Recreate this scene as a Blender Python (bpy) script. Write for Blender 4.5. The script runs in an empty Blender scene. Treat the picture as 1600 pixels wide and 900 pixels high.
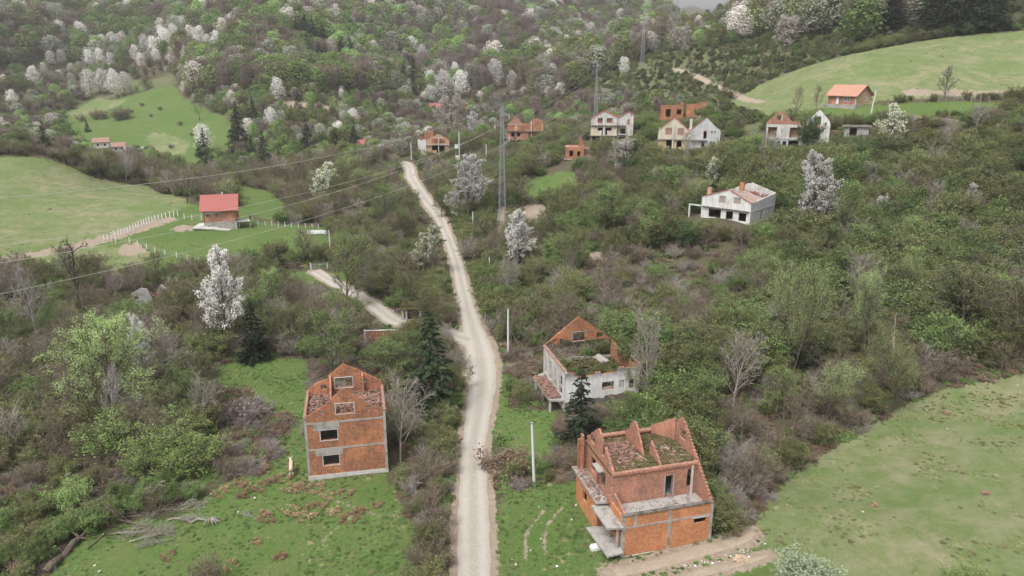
import bpy, bmesh, math, random
import numpy as np
from mathutils import Vector, Matrix, noise as mnoise
from mathutils.geometry import tessellate_polygon
R = math.radians
random.seed(7)
C = bpy.context.scene.collection
# ------------------------------------------------------------------ camera, world, sun, exposure
HAZE = 0.0002
CAMZ, PITCH, FPX = 45.0, R(16.5), 1155.0
cd = bpy.data.cameras.new('camera'); cam = bpy.data.objects.new('camera', cd); C.objects.link(cam)
cam.location = (0, 0, CAMZ); cam.rotation_euler = (R(90) - PITCH, 0, 0)
cd.sensor_width = 36; cd.lens = 36 * FPX / 1600; cd.clip_start = 1; cd.clip_end = 6000
bpy.context.scene.camera = cam
w = bpy.data.worlds.new('World'); bpy.context.scene.world = w; w.use_nodes = True
nt = w.node_tree; bgn = nt.nodes['Background']
sky = nt.nodes.new('ShaderNodeTexSky'); sky.sky_type = 'NISHITA'; sky.sun_disc = False
SUN_EL, SUN_AZ = 58, 215
sky.sun_elevation = R(SUN_EL); sky.sun_rotation = R(SUN_AZ); sky.dust_density = 6; sky.air_density = 1.2; sky.ozone_density = 1
hs = nt.nodes.new('ShaderNodeHueSaturation'); hs.inputs['Saturation'].default_value = 0.0   # overcast: the cloud layer is grey white
nt.links.new(sky.outputs[0], hs.inputs['Color']); nt.links.new(hs.outputs[0], bgn.inputs[0])
bgn.inputs[1].default_value = 0.14
sd = bpy.data.lights.new('sun', 'SUN'); so = bpy.data.objects.new('sun', sd); C.objects.link(so)
sd.energy = 1.15; sd.angle = R(16); sd.color = (1, .975, .955)
az = R(SUN_AZ)
sdir = Vector((math.sin(az) * math.cos(R(SUN_EL)), math.cos(az) * math.cos(R(SUN_EL)), math.sin(R(SUN_EL))))
so.rotation_euler = sdir.to_track_quat('Z', 'Y').to_euler()
sc = bpy.context.scene
sc.view_settings.view_transform = 'Standard'; sc.view_settings.look = 'None'; sc.view_settings.gamma = 1
sc.view_settings.use_curve_mapping = False; sc.view_settings.exposure = 0.55
sc.cycles.max_bounces = 5; sc.cycles.diffuse_bounces = 2; sc.cycles.glossy_bounces = 1; sc.cycles.transmission_bounces = 2
sc.cycles.transparent_max_bounces = 4; sc.cycles.volume_bounces = 0
sc.cycles.use_denoising = True; sc.cycles.use_adaptive_sampling = False
# ------------------------------------------------------------------ pixel -> ray (photo pixels, 1600 x 900)
SP, CP = math.sin(PITCH), math.cos(PITCH)
def ray(px, py):
    xc, yc = (px - 800) / FPX, -(py - 450) / FPX
    return np.array([xc, CP + yc * SP, -SP + yc * CP])
def at_Y(px, py, Y):
    d = ray(px, py); return np.array([0, 0, CAMZ]) + d * (Y / d[1])
def at_z(px, py, z):
    d = ray(px, py); return np.array([0, 0, CAMZ]) + d * ((z - CAMZ) / d[2])
# ------------------------------------------------------------------ terrain height
ctrl = []
def cY(px, py, Y, dz=0): p = at_Y(px, py, Y); ctrl.append((p[0], p[1], p[2] + dz))
def cz(px, py, z): p = at_z(px, py, z); ctrl.append((p[0], p[1], z))
for x, y, z in ((0,0,0),(-60,0,-1),(60,0,2),(0,-80,0),(-120,-60,-1),(140,-60,8),(-160,60,2),(-120,20,-1),(160,60,14),(110,30,6)): ctrl.append((x,y,z))
for a in ((741,899,0),(735,750,0),(745,600,0),(790,560,0),(600,700,0),(545,745,0),(460,760,0),(350,800,-.2),(200,860,-.7),(60,890,-1.2),(400,600,-.2),
          (100,770,-1.6),(150,735,-1.9),(80,650,-1.5),(250,650,-1.2),(960,880,0),(1120,840,.3),(1180,890,.5),(850,720,.1),(900,640,2.2),(1000,650,3.0),(1590,890,3),(1350,800,2.4),(1590,700,3.8),
          (840,560,2.0),(560,530,.4),(1200,790,1)): cz(*a)
for a in ((740,520,118),(705,400,165),(675,330,205),(641,272,250),(500,430,155),(610,500,128),(340,362,185),(420,370,183),
          (0,430,150),(0,330,195),(0,250,240),(150,275,238),(300,318,210),(150,370,178),(300,410,165),(200,440,152),(0,520,128),(450,330,212),(400,280,255),
          (1590,580,95),(1400,630,92),(1250,760,74),(1590,530,101),(1400,400,130),(1590,400,125),(1590,300,145),(1590,215,168),(1300,450,122),(1100,450,128),(1120,348,143),(1160,352,142),(1212,340,152),(1000,500,112),
          (1300,240,178),(1235,238,186),(1325,164,212),(1500,160,205),(1500,60,262),(1590,48,262),(1590,120,225),(1330,90,250),(1200,300,160),(1080,234,199),(960,222,225),(1060,190,250),(1092,190,251),(1112,184,262),(820,226,262),(888,250,214),
          (785,350,183),(900,300,190),(950,400,150),(850,330,185),(700,245,260),(680,242,262),(1150,150,285),(1000,105,420),(930,197,352),(1056,48,520),(1050,80,410),(1200,100,320),(1150,60,420),(1300,40,350),(1400,62,285),(1600,-40,340),
          (1300,-30,520),(1190,-25,540)): cY(*a)
# beyond the ridge of the left meadow the ground falls to the stream, then rises as the far wooded hills
for a in ((310,262,300),(150,220,345),(100,180,395),(250,145,430),(370,200,350),(0,190,380),(0,150,440),(460,200,370),(500,175,385),(520,230,320),(600,190,390),(650,190,430),(730,180,440),(300,120,455),
          (200,100,500),(0,100,540),(450,110,460),(400,30,600),(200,30,650),(600,110,520),(700,110,560),(700,30,690),(850,100,560),(900,50,680),(980,40,760),(550,40,620),(790,130,500),(880,140,460)): cY(*a, -5)
for a in ((-30,15,880),(250,-60,850),(450,-70,850),(700,-70,900),(900,-60,950),(1020,-25,1000),(1078,62,1020),(1105,66,1020),(1092,55,800),(1112,58,600),(1085,58,640),(12,32,860),(1400,-60,800),(1700,-60,700)): cY(*a, -12)
for x, y, z in ((-150,240,24),(-230,230,40),(-330,330,60),(-420,450,75),(-600,700,110),(-900,1000,120),(600,900,130),(400,500,130),(300,250,85),(240,140,42),(0,1500,150),(-500,1500,140),(600,1500,150),(-300,60,20),(-230,130,18)): ctrl.append((x,y,z))
P = np.array(ctrl); SC = 100.0
def tps_k(r2):
    r2 = np.maximum(r2, 1e-12); return 0.5 * r2 * np.log(r2)
PX = P[:, :2] / SC; n = len(P)
K = tps_k(((PX[:, None] - PX[None]) ** 2).sum(-1)) + np.eye(n) * 0.004
Q = np.hstack([np.ones((n, 1)), PX]); A = np.zeros((n + 3, n + 3)); A[:n, :n] = K; A[:n, n:] = Q; A[n:, :n] = Q.T
NC = n
COEF = np.linalg.solve(A, np.concatenate([P[:, 2], np.zeros(3)]))
def H(x, y):
    x = np.atleast_1d(np.asarray(x, float)); y = np.atleast_1d(np.asarray(y, float)); out = np.empty(x.shape)
    xf, yf, of = x.ravel(), y.ravel(), out.ravel()
    for i in range(0, len(xf), 40000):
        a, b = xf[i:i+40000] / SC, yf[i:i+40000] / SC
        k = tps_k((a[:, None] - PX[None, :, 0]) ** 2 + (b[:, None] - PX[None, :, 1]) ** 2)
        of[i:i+40000] = k @ COEF[:NC] + COEF[NC] + COEF[NC+1] * a + COEF[NC+2] * b
    r = np.hypot(xf, yf); amp = np.clip((r - 50) / 260, 0, 1)
    of += amp * (0.9 * np.sin(xf / 17.3 + 1.1 * np.sin(yf / 23.)) * np.cos(yf / 19.1) + 1.3 * np.sin(xf / 41. + yf / 37.) * amp)
    am2 = np.clip((r - 450) / 160, 0, 1); of += am2 * (10.5 * np.sin(xf / 36. + yf / 85.) + 5 * np.sin(xf / 19. - yf / 61.))
    of += 0.06 * np.sin(xf / 2.3 + np.sin(yf / 3.1)) * np.cos(yf / 2.7)
    return of.reshape(x.shape)
def h1(x, y): return float(H(x, y)[0])
TS = 25 * (1400 / 25) ** (np.arange(700) / 699)
_hit = {}
def hits(pix):
    pix = [tuple(p) for p in pix]; todo = [p for p in pix if p not in _hit]
    for i in range(0, len(todo), 60):
        ch = todo[i:i+60]; D = np.array([ray(*p) for p in ch]); D /= np.linalg.norm(D, axis=1)[:, None]
        X = D[:, 0:1] * TS; Y = D[:, 1:2] * TS; Z = CAMZ + D[:, 2:3] * TS
        below = Z - H(X, Y)
        for j, p in enumerate(ch):
            k = np.argmax(below[j] < 0)
            if below[j, k] >= 0: k = len(TS) - 1
            k = max(k, 1); a, b = below[j, k-1], below[j, k]; f = a / (a - b) if a > b else 0
            t = TS[k-1] + (TS[k] - TS[k-1]) * min(max(f, 0), 1)
            _hit[p] = (D[j, 0] * t, D[j, 1] * t, CAMZ + D[j, 2] * t)
    return [_hit[p] for p in pix]
def hit(px, py): return Vector(hits([(px, py)])[0])
def proj(x, y, z):
    dz = np.asarray(z) - CAMZ; f = CP * y - SP * dz; u = SP * y + CP * dz
    return 800 + FPX * x / f, 450 - FPX * u / f, f
def inpoly(x, y, poly):
    r = np.zeros(np.shape(x), bool); m = len(poly)
    for i in range(m):
        (x1, y1), (x2, y2) = poly[i][:2], poly[(i+1) % m][:2]
        c = (y1 > y) != (y2 > y)
        with np.errstate(divide='ignore', invalid='ignore'): xi = (x2 - x1) * (y - y1) / (y2 - y1 + 1e-12) + x1
        r ^= c & (x < xi)
    return r
# ------------------------------------------------------------------ node helpers and materials
class N:
    def __init__(s, name, rough=.9, spec=.2):
        s.m = bpy.data.materials.new(name); s.m.use_nodes = True; s.t = s.m.node_tree; s.b = s.t.nodes['Principled BSDF']
        s.b.inputs['Roughness'].default_value = rough; s.b.inputs['Specular IOR Level'].default_value = spec; s.out = s.t.nodes['Material Output']
    def n(s, ty, **k):
        o = s.t.nodes.new(ty)
        for a, b in k.items(): setattr(o, a, b)
        return o
    def l(s, a, b): s.t.links.new(a, b)
    def val(s, sock, v):
        if hasattr(v, 'is_linked') or isinstance(v, bpy.types.NodeSocket): s.l(v, sock)
        else: sock.default_value = v if not isinstance(v, tuple) or len(v) != 3 or sock.type != 'RGBA' else (*v, 1)
    def mix(s, f, a, b, mode='MIX'):
        o = s.n('ShaderNodeMix', data_type='RGBA', blend_type=mode); s.val(o.inputs[0], f); s.val(o.inputs[6], a); s.val(o.inputs[7], b); return o.outputs[2]
    def math(s, op, a, b=0.0, clamp=False):
        o = s.n('ShaderNodeMath', operation=op, use_clamp=clamp); s.val(o.inputs[0], a); s.val(o.inputs[1], b); return o.outputs[0]
    def noise(s, scale, detail=4, rough=.6, vec=None, dist=0.0):
        o = s.n('ShaderNodeTexNoise'); o.inputs['Scale'].default_value = scale; o.inputs['Detail'].default_value = detail; o.inputs['Roughness'].default_value = rough
        o.inputs['Distortion'].default_value = dist
        if vec is not None: s.l(vec, o.inputs['Vector'])
        return o.outputs['Fac']
    def ramp(s, f, lo, hi, a=0.0, b=1.0):
        o = s.n('ShaderNodeMapRange'); s.val(o.inputs[0], f)
        for i, v in ((1, lo), (2, hi), (3, a), (4, b)): o.inputs[i].default_value = v
        return o.outputs[0]
    def attr(s, name): return s.n('ShaderNodeAttribute', attribute_name=name)
    def pos(s): return s.n('ShaderNodeNewGeometry').outputs['Position']
    def obj(s): return s.n('ShaderNodeTexCoord').outputs['Object']
    def uv(s): return s.n('ShaderNodeTexCoord').outputs['UV']
    def scale(s, vec, v):
        o = s.n('ShaderNodeMapping'); s.l(vec, o.inputs[0]); o.inputs['Scale'].default_value = v; return o.outputs[0]
    def col(s, c): s.val(s.b.inputs['Base Color'], c)
    def bump(s, h, strength=.5, dist=.05):
        o = s.n('ShaderNodeBump'); o.inputs['Strength'].default_value = strength; o.inputs['Distance'].default_value = dist; s.l(h, o.inputs['Height']); s.l(o.outputs[0], s.b.inputs['Normal'])
M = {}
def mat_ground():
    k = N('ground', .95, .1); p = k.pos()
    g, d, b, j = (k.attr(a).outputs['Fac'] for a in ('lush', 'dry', 'bare', 'pale'))
    n1, n2, n3, n4 = k.noise(.30, 6, .72, p, .6), k.noise(1.6, 6, .8, p, .4), k.noise(.07, 5, .65, p, .8), k.noise(6, 4, .8, p)
    floor = k.mix(k.ramp(n1, .35, .65), (.07, .056, .038), (.088, .10, .04)); floor = k.mix(k.ramp(n2, .4, .75), floor, (.15, .122, .088))
    floor = k.mix(k.math('MULTIPLY', k.ramp(n3, .5, .62), .55), floor, (.115, .085, .062))
    lush = k.mix(k.ramp(n2, .3, .72), (.075, .135, .034), (.145, .20, .062)); lush = k.mix(k.math('MULTIPLY', k.ramp(n1, .42, .7), .75), lush, (.155, .168, .072))
    lush = k.mix(k.math('MULTIPLY', k.ramp(n4, .55, .8), .35), lush, (.06, .09, .028)); lush = k.mix(k.math('MULTIPLY', k.ramp(n3, .45, .62), .55), lush, (.085, .15, .035))
    dry = k.mix(k.ramp(n2, .32, .7), (.125, .168, .056), (.215, .232, .108)); dry = k.mix(k.math('MULTIPLY', k.ramp(n1, .40, .62), .85), dry, (.29, .265, .17))
    dry = k.mix(k.math('MULTIPLY', k.ramp(n4, .58, .85), .35), dry, (.10, .13, .045)); dry = k.mix(k.math('MULTIPLY', k.ramp(n3, .40, .62), .6), dry, (.11, .18, .052))
    bare = k.mix(k.ramp(n2, .3, .7), (.27, .205, .15), (.40, .33, .265)); bare = k.mix(k.math('MULTIPLY', k.ramp(n4, .5, .8), .5), bare, (.20, .14, .10))
    pale = k.mix(k.ramp(n1, .35, .65), (.105, .125, .052), (.175, .17, .10)); pale = k.mix(k.ramp(n2, .5, .75), pale, (.085, .080, .045))
    def w(a, s): return k.ramp(k.math('ADD', a, k.math('MULTIPLY', k.math('SUBTRACT', n2, .5), s)), .42, .62)
    c = k.mix(w(j, .7), floor, pale); c = k.mix(w(g, .9), c, lush); c = k.mix(w(d, .9), c, dry); c = k.mix(w(b, 1.0), c, bare)
    k.col(c); k.bump(k.math('ADD', n2, k.math('MULTIPLY', n4, .6)), .9, .16); M['ground'] = k.m
def mat_gravel(name, c1, c2, c3, tr=1.0):
    k = N(name, .95, .15); p = k.pos(); x = k.attr('across').outputs['Fac']
    n1, n2, n3 = k.noise(.5, 5, .6, p), k.noise(3.5, 6, .8, p), k.noise(14, 3, .8, p)
    t = k.n('ShaderNodeMath', operation='PINGPONG'); k.l(k.math('ABSOLUTE', x), t.inputs[0]); t.inputs[1].default_value = .5
    track = k.ramp(k.math('ADD', t.outputs[0], k.math('MULTIPLY', k.math('SUBTRACT', n1, .5), .35)), .12, .42)
    c = k.mix(k.math('MAXIMUM', track, 1 - tr), c2, c1); c = k.mix(k.ramp(n2, .45, .75), c, c3); c = k.mix(k.math('MULTIPLY', k.ramp(n1, .5, .75), .5), c, c2)
    c = k.mix(k.math('MULTIPLY', k.ramp(n3, .62, .8), .22), c, (.22, .18, .15))
    k.col(c); k.bump(k.math('ADD', n2, n3), .5, .05); M[name] = k.m
def mat_brick(name, a, b, mortar, stain=(.16, .10, .075), stain_amt=.6, sc=1.0):
    k = N(name, .85, .2); u = k.uv(); p = k.pos(); br = k.n('ShaderNodeTexBrick'); k.l(u, br.inputs['Vector'])
    br.inputs['Scale'].default_value = 1; br.inputs['Brick Width'].default_value = .27 * sc; br.inputs['Row Height'].default_value = .21 * sc; br.inputs['Mortar Size'].default_value = .022; br.inputs['Bias'].default_value = -.1
    br.inputs['Color1'].default_value = (*a, 1); br.inputs['Color2'].default_value = (*b, 1); br.inputs['Mortar'].default_value = (*mortar, 1)
    n1, n2, n3 = k.noise(.9, 5, .65, p), k.noise(6, 5, .7, p), k.noise(.4, 3, .5, p)
    c = k.mix(k.math('MULTIPLY', k.ramp(n1, .42, .72), stain_amt), br.outputs[0], stain)
    c = k.mix(k.math('MULTIPLY', k.ramp(n2, .48, .75), .5), c, tuple(x * .62 for x in a)); c = k.mix(k.math('MULTIPLY', k.ramp(n3, .5, .7), .45), c, tuple(min(1, x * 1.15 + .03) for x in b))
    n4 = k.noise(2.4, 6, .75, p); c = k.mix(k.math('MULTIPLY', k.ramp(n4, .60, .72), .55), c, (.56, .44, .37)); st = k.noise(1, 4, .6, k.scale(u, (3.0, .3, 1))); c = k.mix(k.math('MULTIPLY', k.ramp(st, .5, .72), .45), c, tuple(x * .8 for x in stain))
    k.col(c); k.bump(k.math('SUBTRACT', n2, br.outputs['Fac']), .6, .02); M[name] = k.m
def mat_plaster(name, c0, dirt, peel, amt=.6, peel_lo=.62, top=None):
    k = N(name, .9, .2); u = k.uv(); p = k.pos()
    streak = k.noise(1, 5, .65, k.scale(u, (2.2, .35, 1))); n1, n2, n3 = k.noise(.8, 6, .7, p), k.noise(7, 5, .75, p), k.noise(1.7, 6, .75, p)
    c = k.mix(k.math('MULTIPLY', k.ramp(streak, .42, .7), amt), c0, dirt); c = k.mix(k.math('MULTIPLY', k.ramp(n1, .5, .75), amt), c, dirt)
    c = k.mix(k.math('MULTIPLY', k.ramp(n2, .5, .8), .35), c, tuple(x * .6 for x in dirt)); c = k.mix(k.ramp(n3, peel_lo, peel_lo + .04), c, peel)
    if top:
        sp_ = k.n('ShaderNodeSeparateXYZ'); k.l(u, sp_.inputs[0]); c = k.mix(k.math('MULTIPLY', k.ramp(k.math('ADD', sp_.outputs[1], k.math('MULTIPLY', k.math('SUBTRACT', n3, .5), 2.2)), top[0], top[1]), .8), c, (.11, .105, .11))
    k.col(c); k.bump(n2, .4, .02); M[name] = k.m
def mat_noise(name, a, b, sc=4, c=None, rough=.9, spec=.2, metal=0):
    k = N(name, rough, spec); p = k.obj() if metal else k.pos(); n1, n2 = k.noise(sc, 5, .7, p), k.noise(sc * .23, 4, .6, p)
    q = k.mix(k.ramp(n1, .35, .68), a, b)
    if c: q = k.mix(k.ramp(n2, .48, .68), q, c)
    k.col(q); k.bump(n1, .4, .03); k.b.inputs['Metallic'].default_value = metal; M[name] = k.m
def mat_tile(name, a, b, moss, sc=3.2):
    k = N(name, .75, .3); u = k.uv(); p = k.pos(); wv = k.n('ShaderNodeTexWave', wave_type='BANDS', bands_direction='X'); k.l(u, wv.inputs['Vector']); wv.inputs['Scale'].default_value = sc
    wy = k.n('ShaderNodeTexWave', wave_type='BANDS', bands_direction='Y', wave_profile='SAW'); k.l(u, wy.inputs['Vector']); wy.inputs['Scale'].default_value = .9
    n1, n2 = k.noise(.9, 5, .6, p), k.noise(5, 4, .7, p); c = k.mix(k.ramp(n2, .35, .7), a, b); c = k.mix(k.math('MULTIPLY', k.ramp(n1, .5, .75), .4), c, moss)
    c = k.mix(k.math('MULTIPLY', k.ramp(wy.outputs[1], .0, .16, 1, 0), .4), c, tuple(x * .5 for x in a))
    k.col(c); k.bump(k.math('ADD', wv.outputs[1], wy.outputs[1]), .6, .05); M[name] = k.m
def mat_leaf(name, cols, transl=.35, gain=1.72):
    cols = tuple(tuple(min(.86, c * gain) for c in q) for q in cols) if not name.startswith('blossom') else cols
    k = N(name, .8, .15); r = k.attr('rnd').outputs['Fac']; oi = k.n('ShaderNodeObjectInfo').outputs['Random']; cr = k.n('ShaderNodeValToRGB'); e = cr.color_ramp.elements
    e[0].color = (*cols[0], 1); e[1].color = (*cols[-1], 1)
    for i, c in enumerate(cols[1:-1]): x = e.new((i + 1) / (len(cols) - 1)); x.color = (*c, 1)
    k.l(k.math('ADD', k.math('MULTIPLY', r, .6), k.math('MULTIPLY', oi, .4)), cr.inputs[0])
    v = k.n('ShaderNodeHueSaturation'); v.inputs['Saturation'].default_value = .90; k.l(cr.outputs[0], v.inputs['Color']); k.l(k.math('ADD', .80, k.math('MULTIPLY', oi, .42)), v.inputs['Value']); k.l(k.math('ADD', .485, k.math('MULTIPLY', oi, .03)), v.inputs['Hue'])
    k.l(v.outputs[0], k.b.inputs['Base Color'])
    t = k.n('ShaderNodeBsdfTranslucent'); k.l(v.outputs[0], t.inputs[0]); ms = k.n('ShaderNodeMixShader'); ms.inputs[0].default_value = transl
    k.l(k.b.outputs[0], ms.inputs[1]); k.l(t.outputs[0], ms.inputs[2]); k.l(ms.outputs[0], k.out.inputs[0]); M[name] = k.m
mat_ground()
mat_gravel('gravel', (.44, .40, .355), (.345, .305, .26), (.49, .45, .405)); mat_gravel('dirt', (.34, .275, .205), (.22, .17, .115), (.44, .38, .31), 0.0)
mat_brick('brick', (.34, .10, .042), (.60, .235, .10), (.30, .22, .17), stain_amt=.75); mat_brick('brick_bright', (.47, .155, .062), (.66, .28, .12), (.42, .27, .17), stain=(.36, .16, .09), stain_amt=.4)
mat_brick('brick_pink', (.33, .11, .06), (.55, .235, .145), (.42, .32, .26), stain=(.17, .12, .10), stain_amt=.55)
mat_brick('brick_tan', (.52, .30, .19), (.58, .37, .25), (.5, .4, .3), stain=(.32, .2, .14)); mat_brick('block', (.36, .34, .33), (.42, .40, .38), (.30, .28, .27), stain=(.22, .2, .18), sc=1.5)
mat_plaster('white_plaster', (.62, .60, .56), (.22, .205, .19), (.34, .20, .145), .75, .64); mat_plaster('white_plaster_clean', (.70, .69, .66), (.36, .34, .31), (.36, .3, .26), .6, .69)
mat_plaster('stained_plaster', (.74, .73, .71), (.42, .40, .385), (.36, .3, .26), .5, .69, (6.1, 7.2)); mat_plaster('grey_plaster', (.52, .52, .53), (.28, .27, .26), (.36, .30, .26), .6, .70); mat_plaster('yellow_plaster', (.60, .46, .25), (.50, .44, .34), (.36, .28, .2), .6, .68)
mat_plaster('cream_plaster', (.62, .55, .42), (.33, .29, .24), (.38, .24, .17), .6, .66); mat_plaster('block_wall', (.40, .38, .37), (.28, .26, .25), (.5, .46, .42), .5, .7)
mat_noise('concrete', (.33, .31, .285), (.43, .405, .375), 5, (.21, .195, .175)); mat_noise('concrete_dark', (.12, .105, .09), (.24, .22, .19), 5, (.07, .06, .05)); mat_noise('concrete_pale', (.50, .48, .45), (.60, .58, .55), 5, (.40, .38, .35))
mat_noise('rubble', (.20, .10, .075), (.40, .25, .20), 9, (.12, .095, .07)); mat_noise('moss', (.06, .062, .022), (.12, .105, .042), 5, (.15, .095, .065)); mat_noise('weeds', (.06, .085, .025), (.14, .14, .06), 4, (.13, .11, .06))
mat_noise('debris', (.33, .20, .155), (.45, .38, .34), 2.5, (.24, .18, .15)); mat_noise('painted_shade', (.03, .027, .024), (.05, .045, .04), 3); mat_noise('white_paint', (.75, .75, .74), (.82, .82, .80), 5); mat_noise('pole_concrete', (.56, .56, .55), (.66, .66, .65), 5); mat_noise('wood', (.12, .085, .06), (.22, .165, .12), 6)  # the near-black one stands in for shade behind openings and under floors
mat_noise('grey_wood', (.26, .22, .19), (.40, .35, .31), 6); mat_noise('steel', (.26, .28, .31), (.34, .36, .39), 5, rough=.6); mat_noise('wire', (.50, .49, .46), (.55, .54, .5), 2, rough=.5); mat_noise('scar_wood', (.5, .36, .26), (.6, .45, .33), 5)
mat_noise('red_soil', (.25, .135, .10), (.38, .23, .18), 1.5, (.20, .11, .085)); mat_noise('stone', (.42, .41, .39), (.62, .60, .58), 5); mat_noise('glass_dark', (.10, .12, .14), (.16, .18, .2), 1, rough=.15, spec=.5)
mat_tile('tile_red', (.40, .125, .11), (.47, .17, .15), (.36, .16, .13)); mat_tile('tile_orange', (.50, .255, .18), (.57, .31, .225), (.42, .25, .19)); mat_tile('tile_old', (.33, .17, .13), (.46, .29, .24), (.24, .2, .17))
mat_noise('bark', (.10, .080, .062), (.19, .155, .125), 5); mat_noise('bark_pale', (.30, .275, .25), (.44, .41, .385), 5); mat_noise('bark_dark', (.05, .038, .03), (.10, .078, .06), 5)
mat_noise('twig_brown', (.17, .13, .10), (.27, .215, .175), 2, (.13, .11, .075)); mat_noise('twig_grey', (.27, .235, .205), (.40, .36, .32), 2); mat_noise('twig_purple', (.17, .118, .10), (.27, .20, .17), 2, (.24, .19, .145))
mat_noise('twig_olive', (.12, .112, .062), (.205, .185, .115), 2)
mat_leaf('leaf_olive', ((.070, .082, .026), (.120, .135, .045), (.165, .170, .070))); mat_leaf('leaf_green', ((.055, .095, .024), (.100, .150, .040), (.155, .200, .062)))
mat_leaf('leaf_bright', ((.10, .165, .038), (.16, .235, .06), (.225, .29, .09))); mat_leaf('leaf_lime', ((.15, .21, .065), (.23, .295, .10), (.31, .365, .15))); mat_leaf('leaf_bud', ((.12, .105, .06), (.18, .155, .09), (.22, .18, .12)))
mat_leaf('leaf_dark', ((.028, .050, .020), (.050, .078, .026), (.085, .115, .040))); mat_leaf('leaf_grey', ((.13, .14, .10), (.20, .21, .155), (.27, .275, .21))); mat_leaf('leaf_russet', ((.12, .075, .050), (.17, .11, .075), (.22, .155, .11)))
mat_leaf('leaf_mauve', ((.115, .092, .088), (.165, .13, .125), (.21, .175, .165))); mat_leaf('leaf_silver', ((.15, .20, .11), (.22, .28, .17), (.30, .36, .24)))
mat_leaf('needle', ((.016, .030, .014), (.028, .044, .020), (.045, .065, .028)), .15, 1.0); mat_leaf('juniper', ((.045, .056, .022), (.075, .086, .034), (.115, .12, .052)), .2)
mat_leaf('blossom', ((.66, .635, .59), (.80, .775, .735), (.86, .845, .81)), .4); mat_leaf('blossom_pink', ((.56, .48, .43), (.72, .65, .60), (.82, .76, .71)), .35); mat_leaf('blossom_green', ((.34, .38, .20), (.60, .62, .46), (.80, .79, .68)), .35)
mat_leaf('straw', ((.20, .125, .065), (.28, .18, .10), (.36, .25, .15)), .2, 1.2)
mat_leaf('grass_blade', ((.06, .11, .025), (.10, .165, .04), (.17, .22, .07)), .45, 1.75); mat_leaf('grass_dry', ((.13, .16, .05), (.22, .22, .10), (.33, .29, .16)), .45, 1.6)
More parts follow.
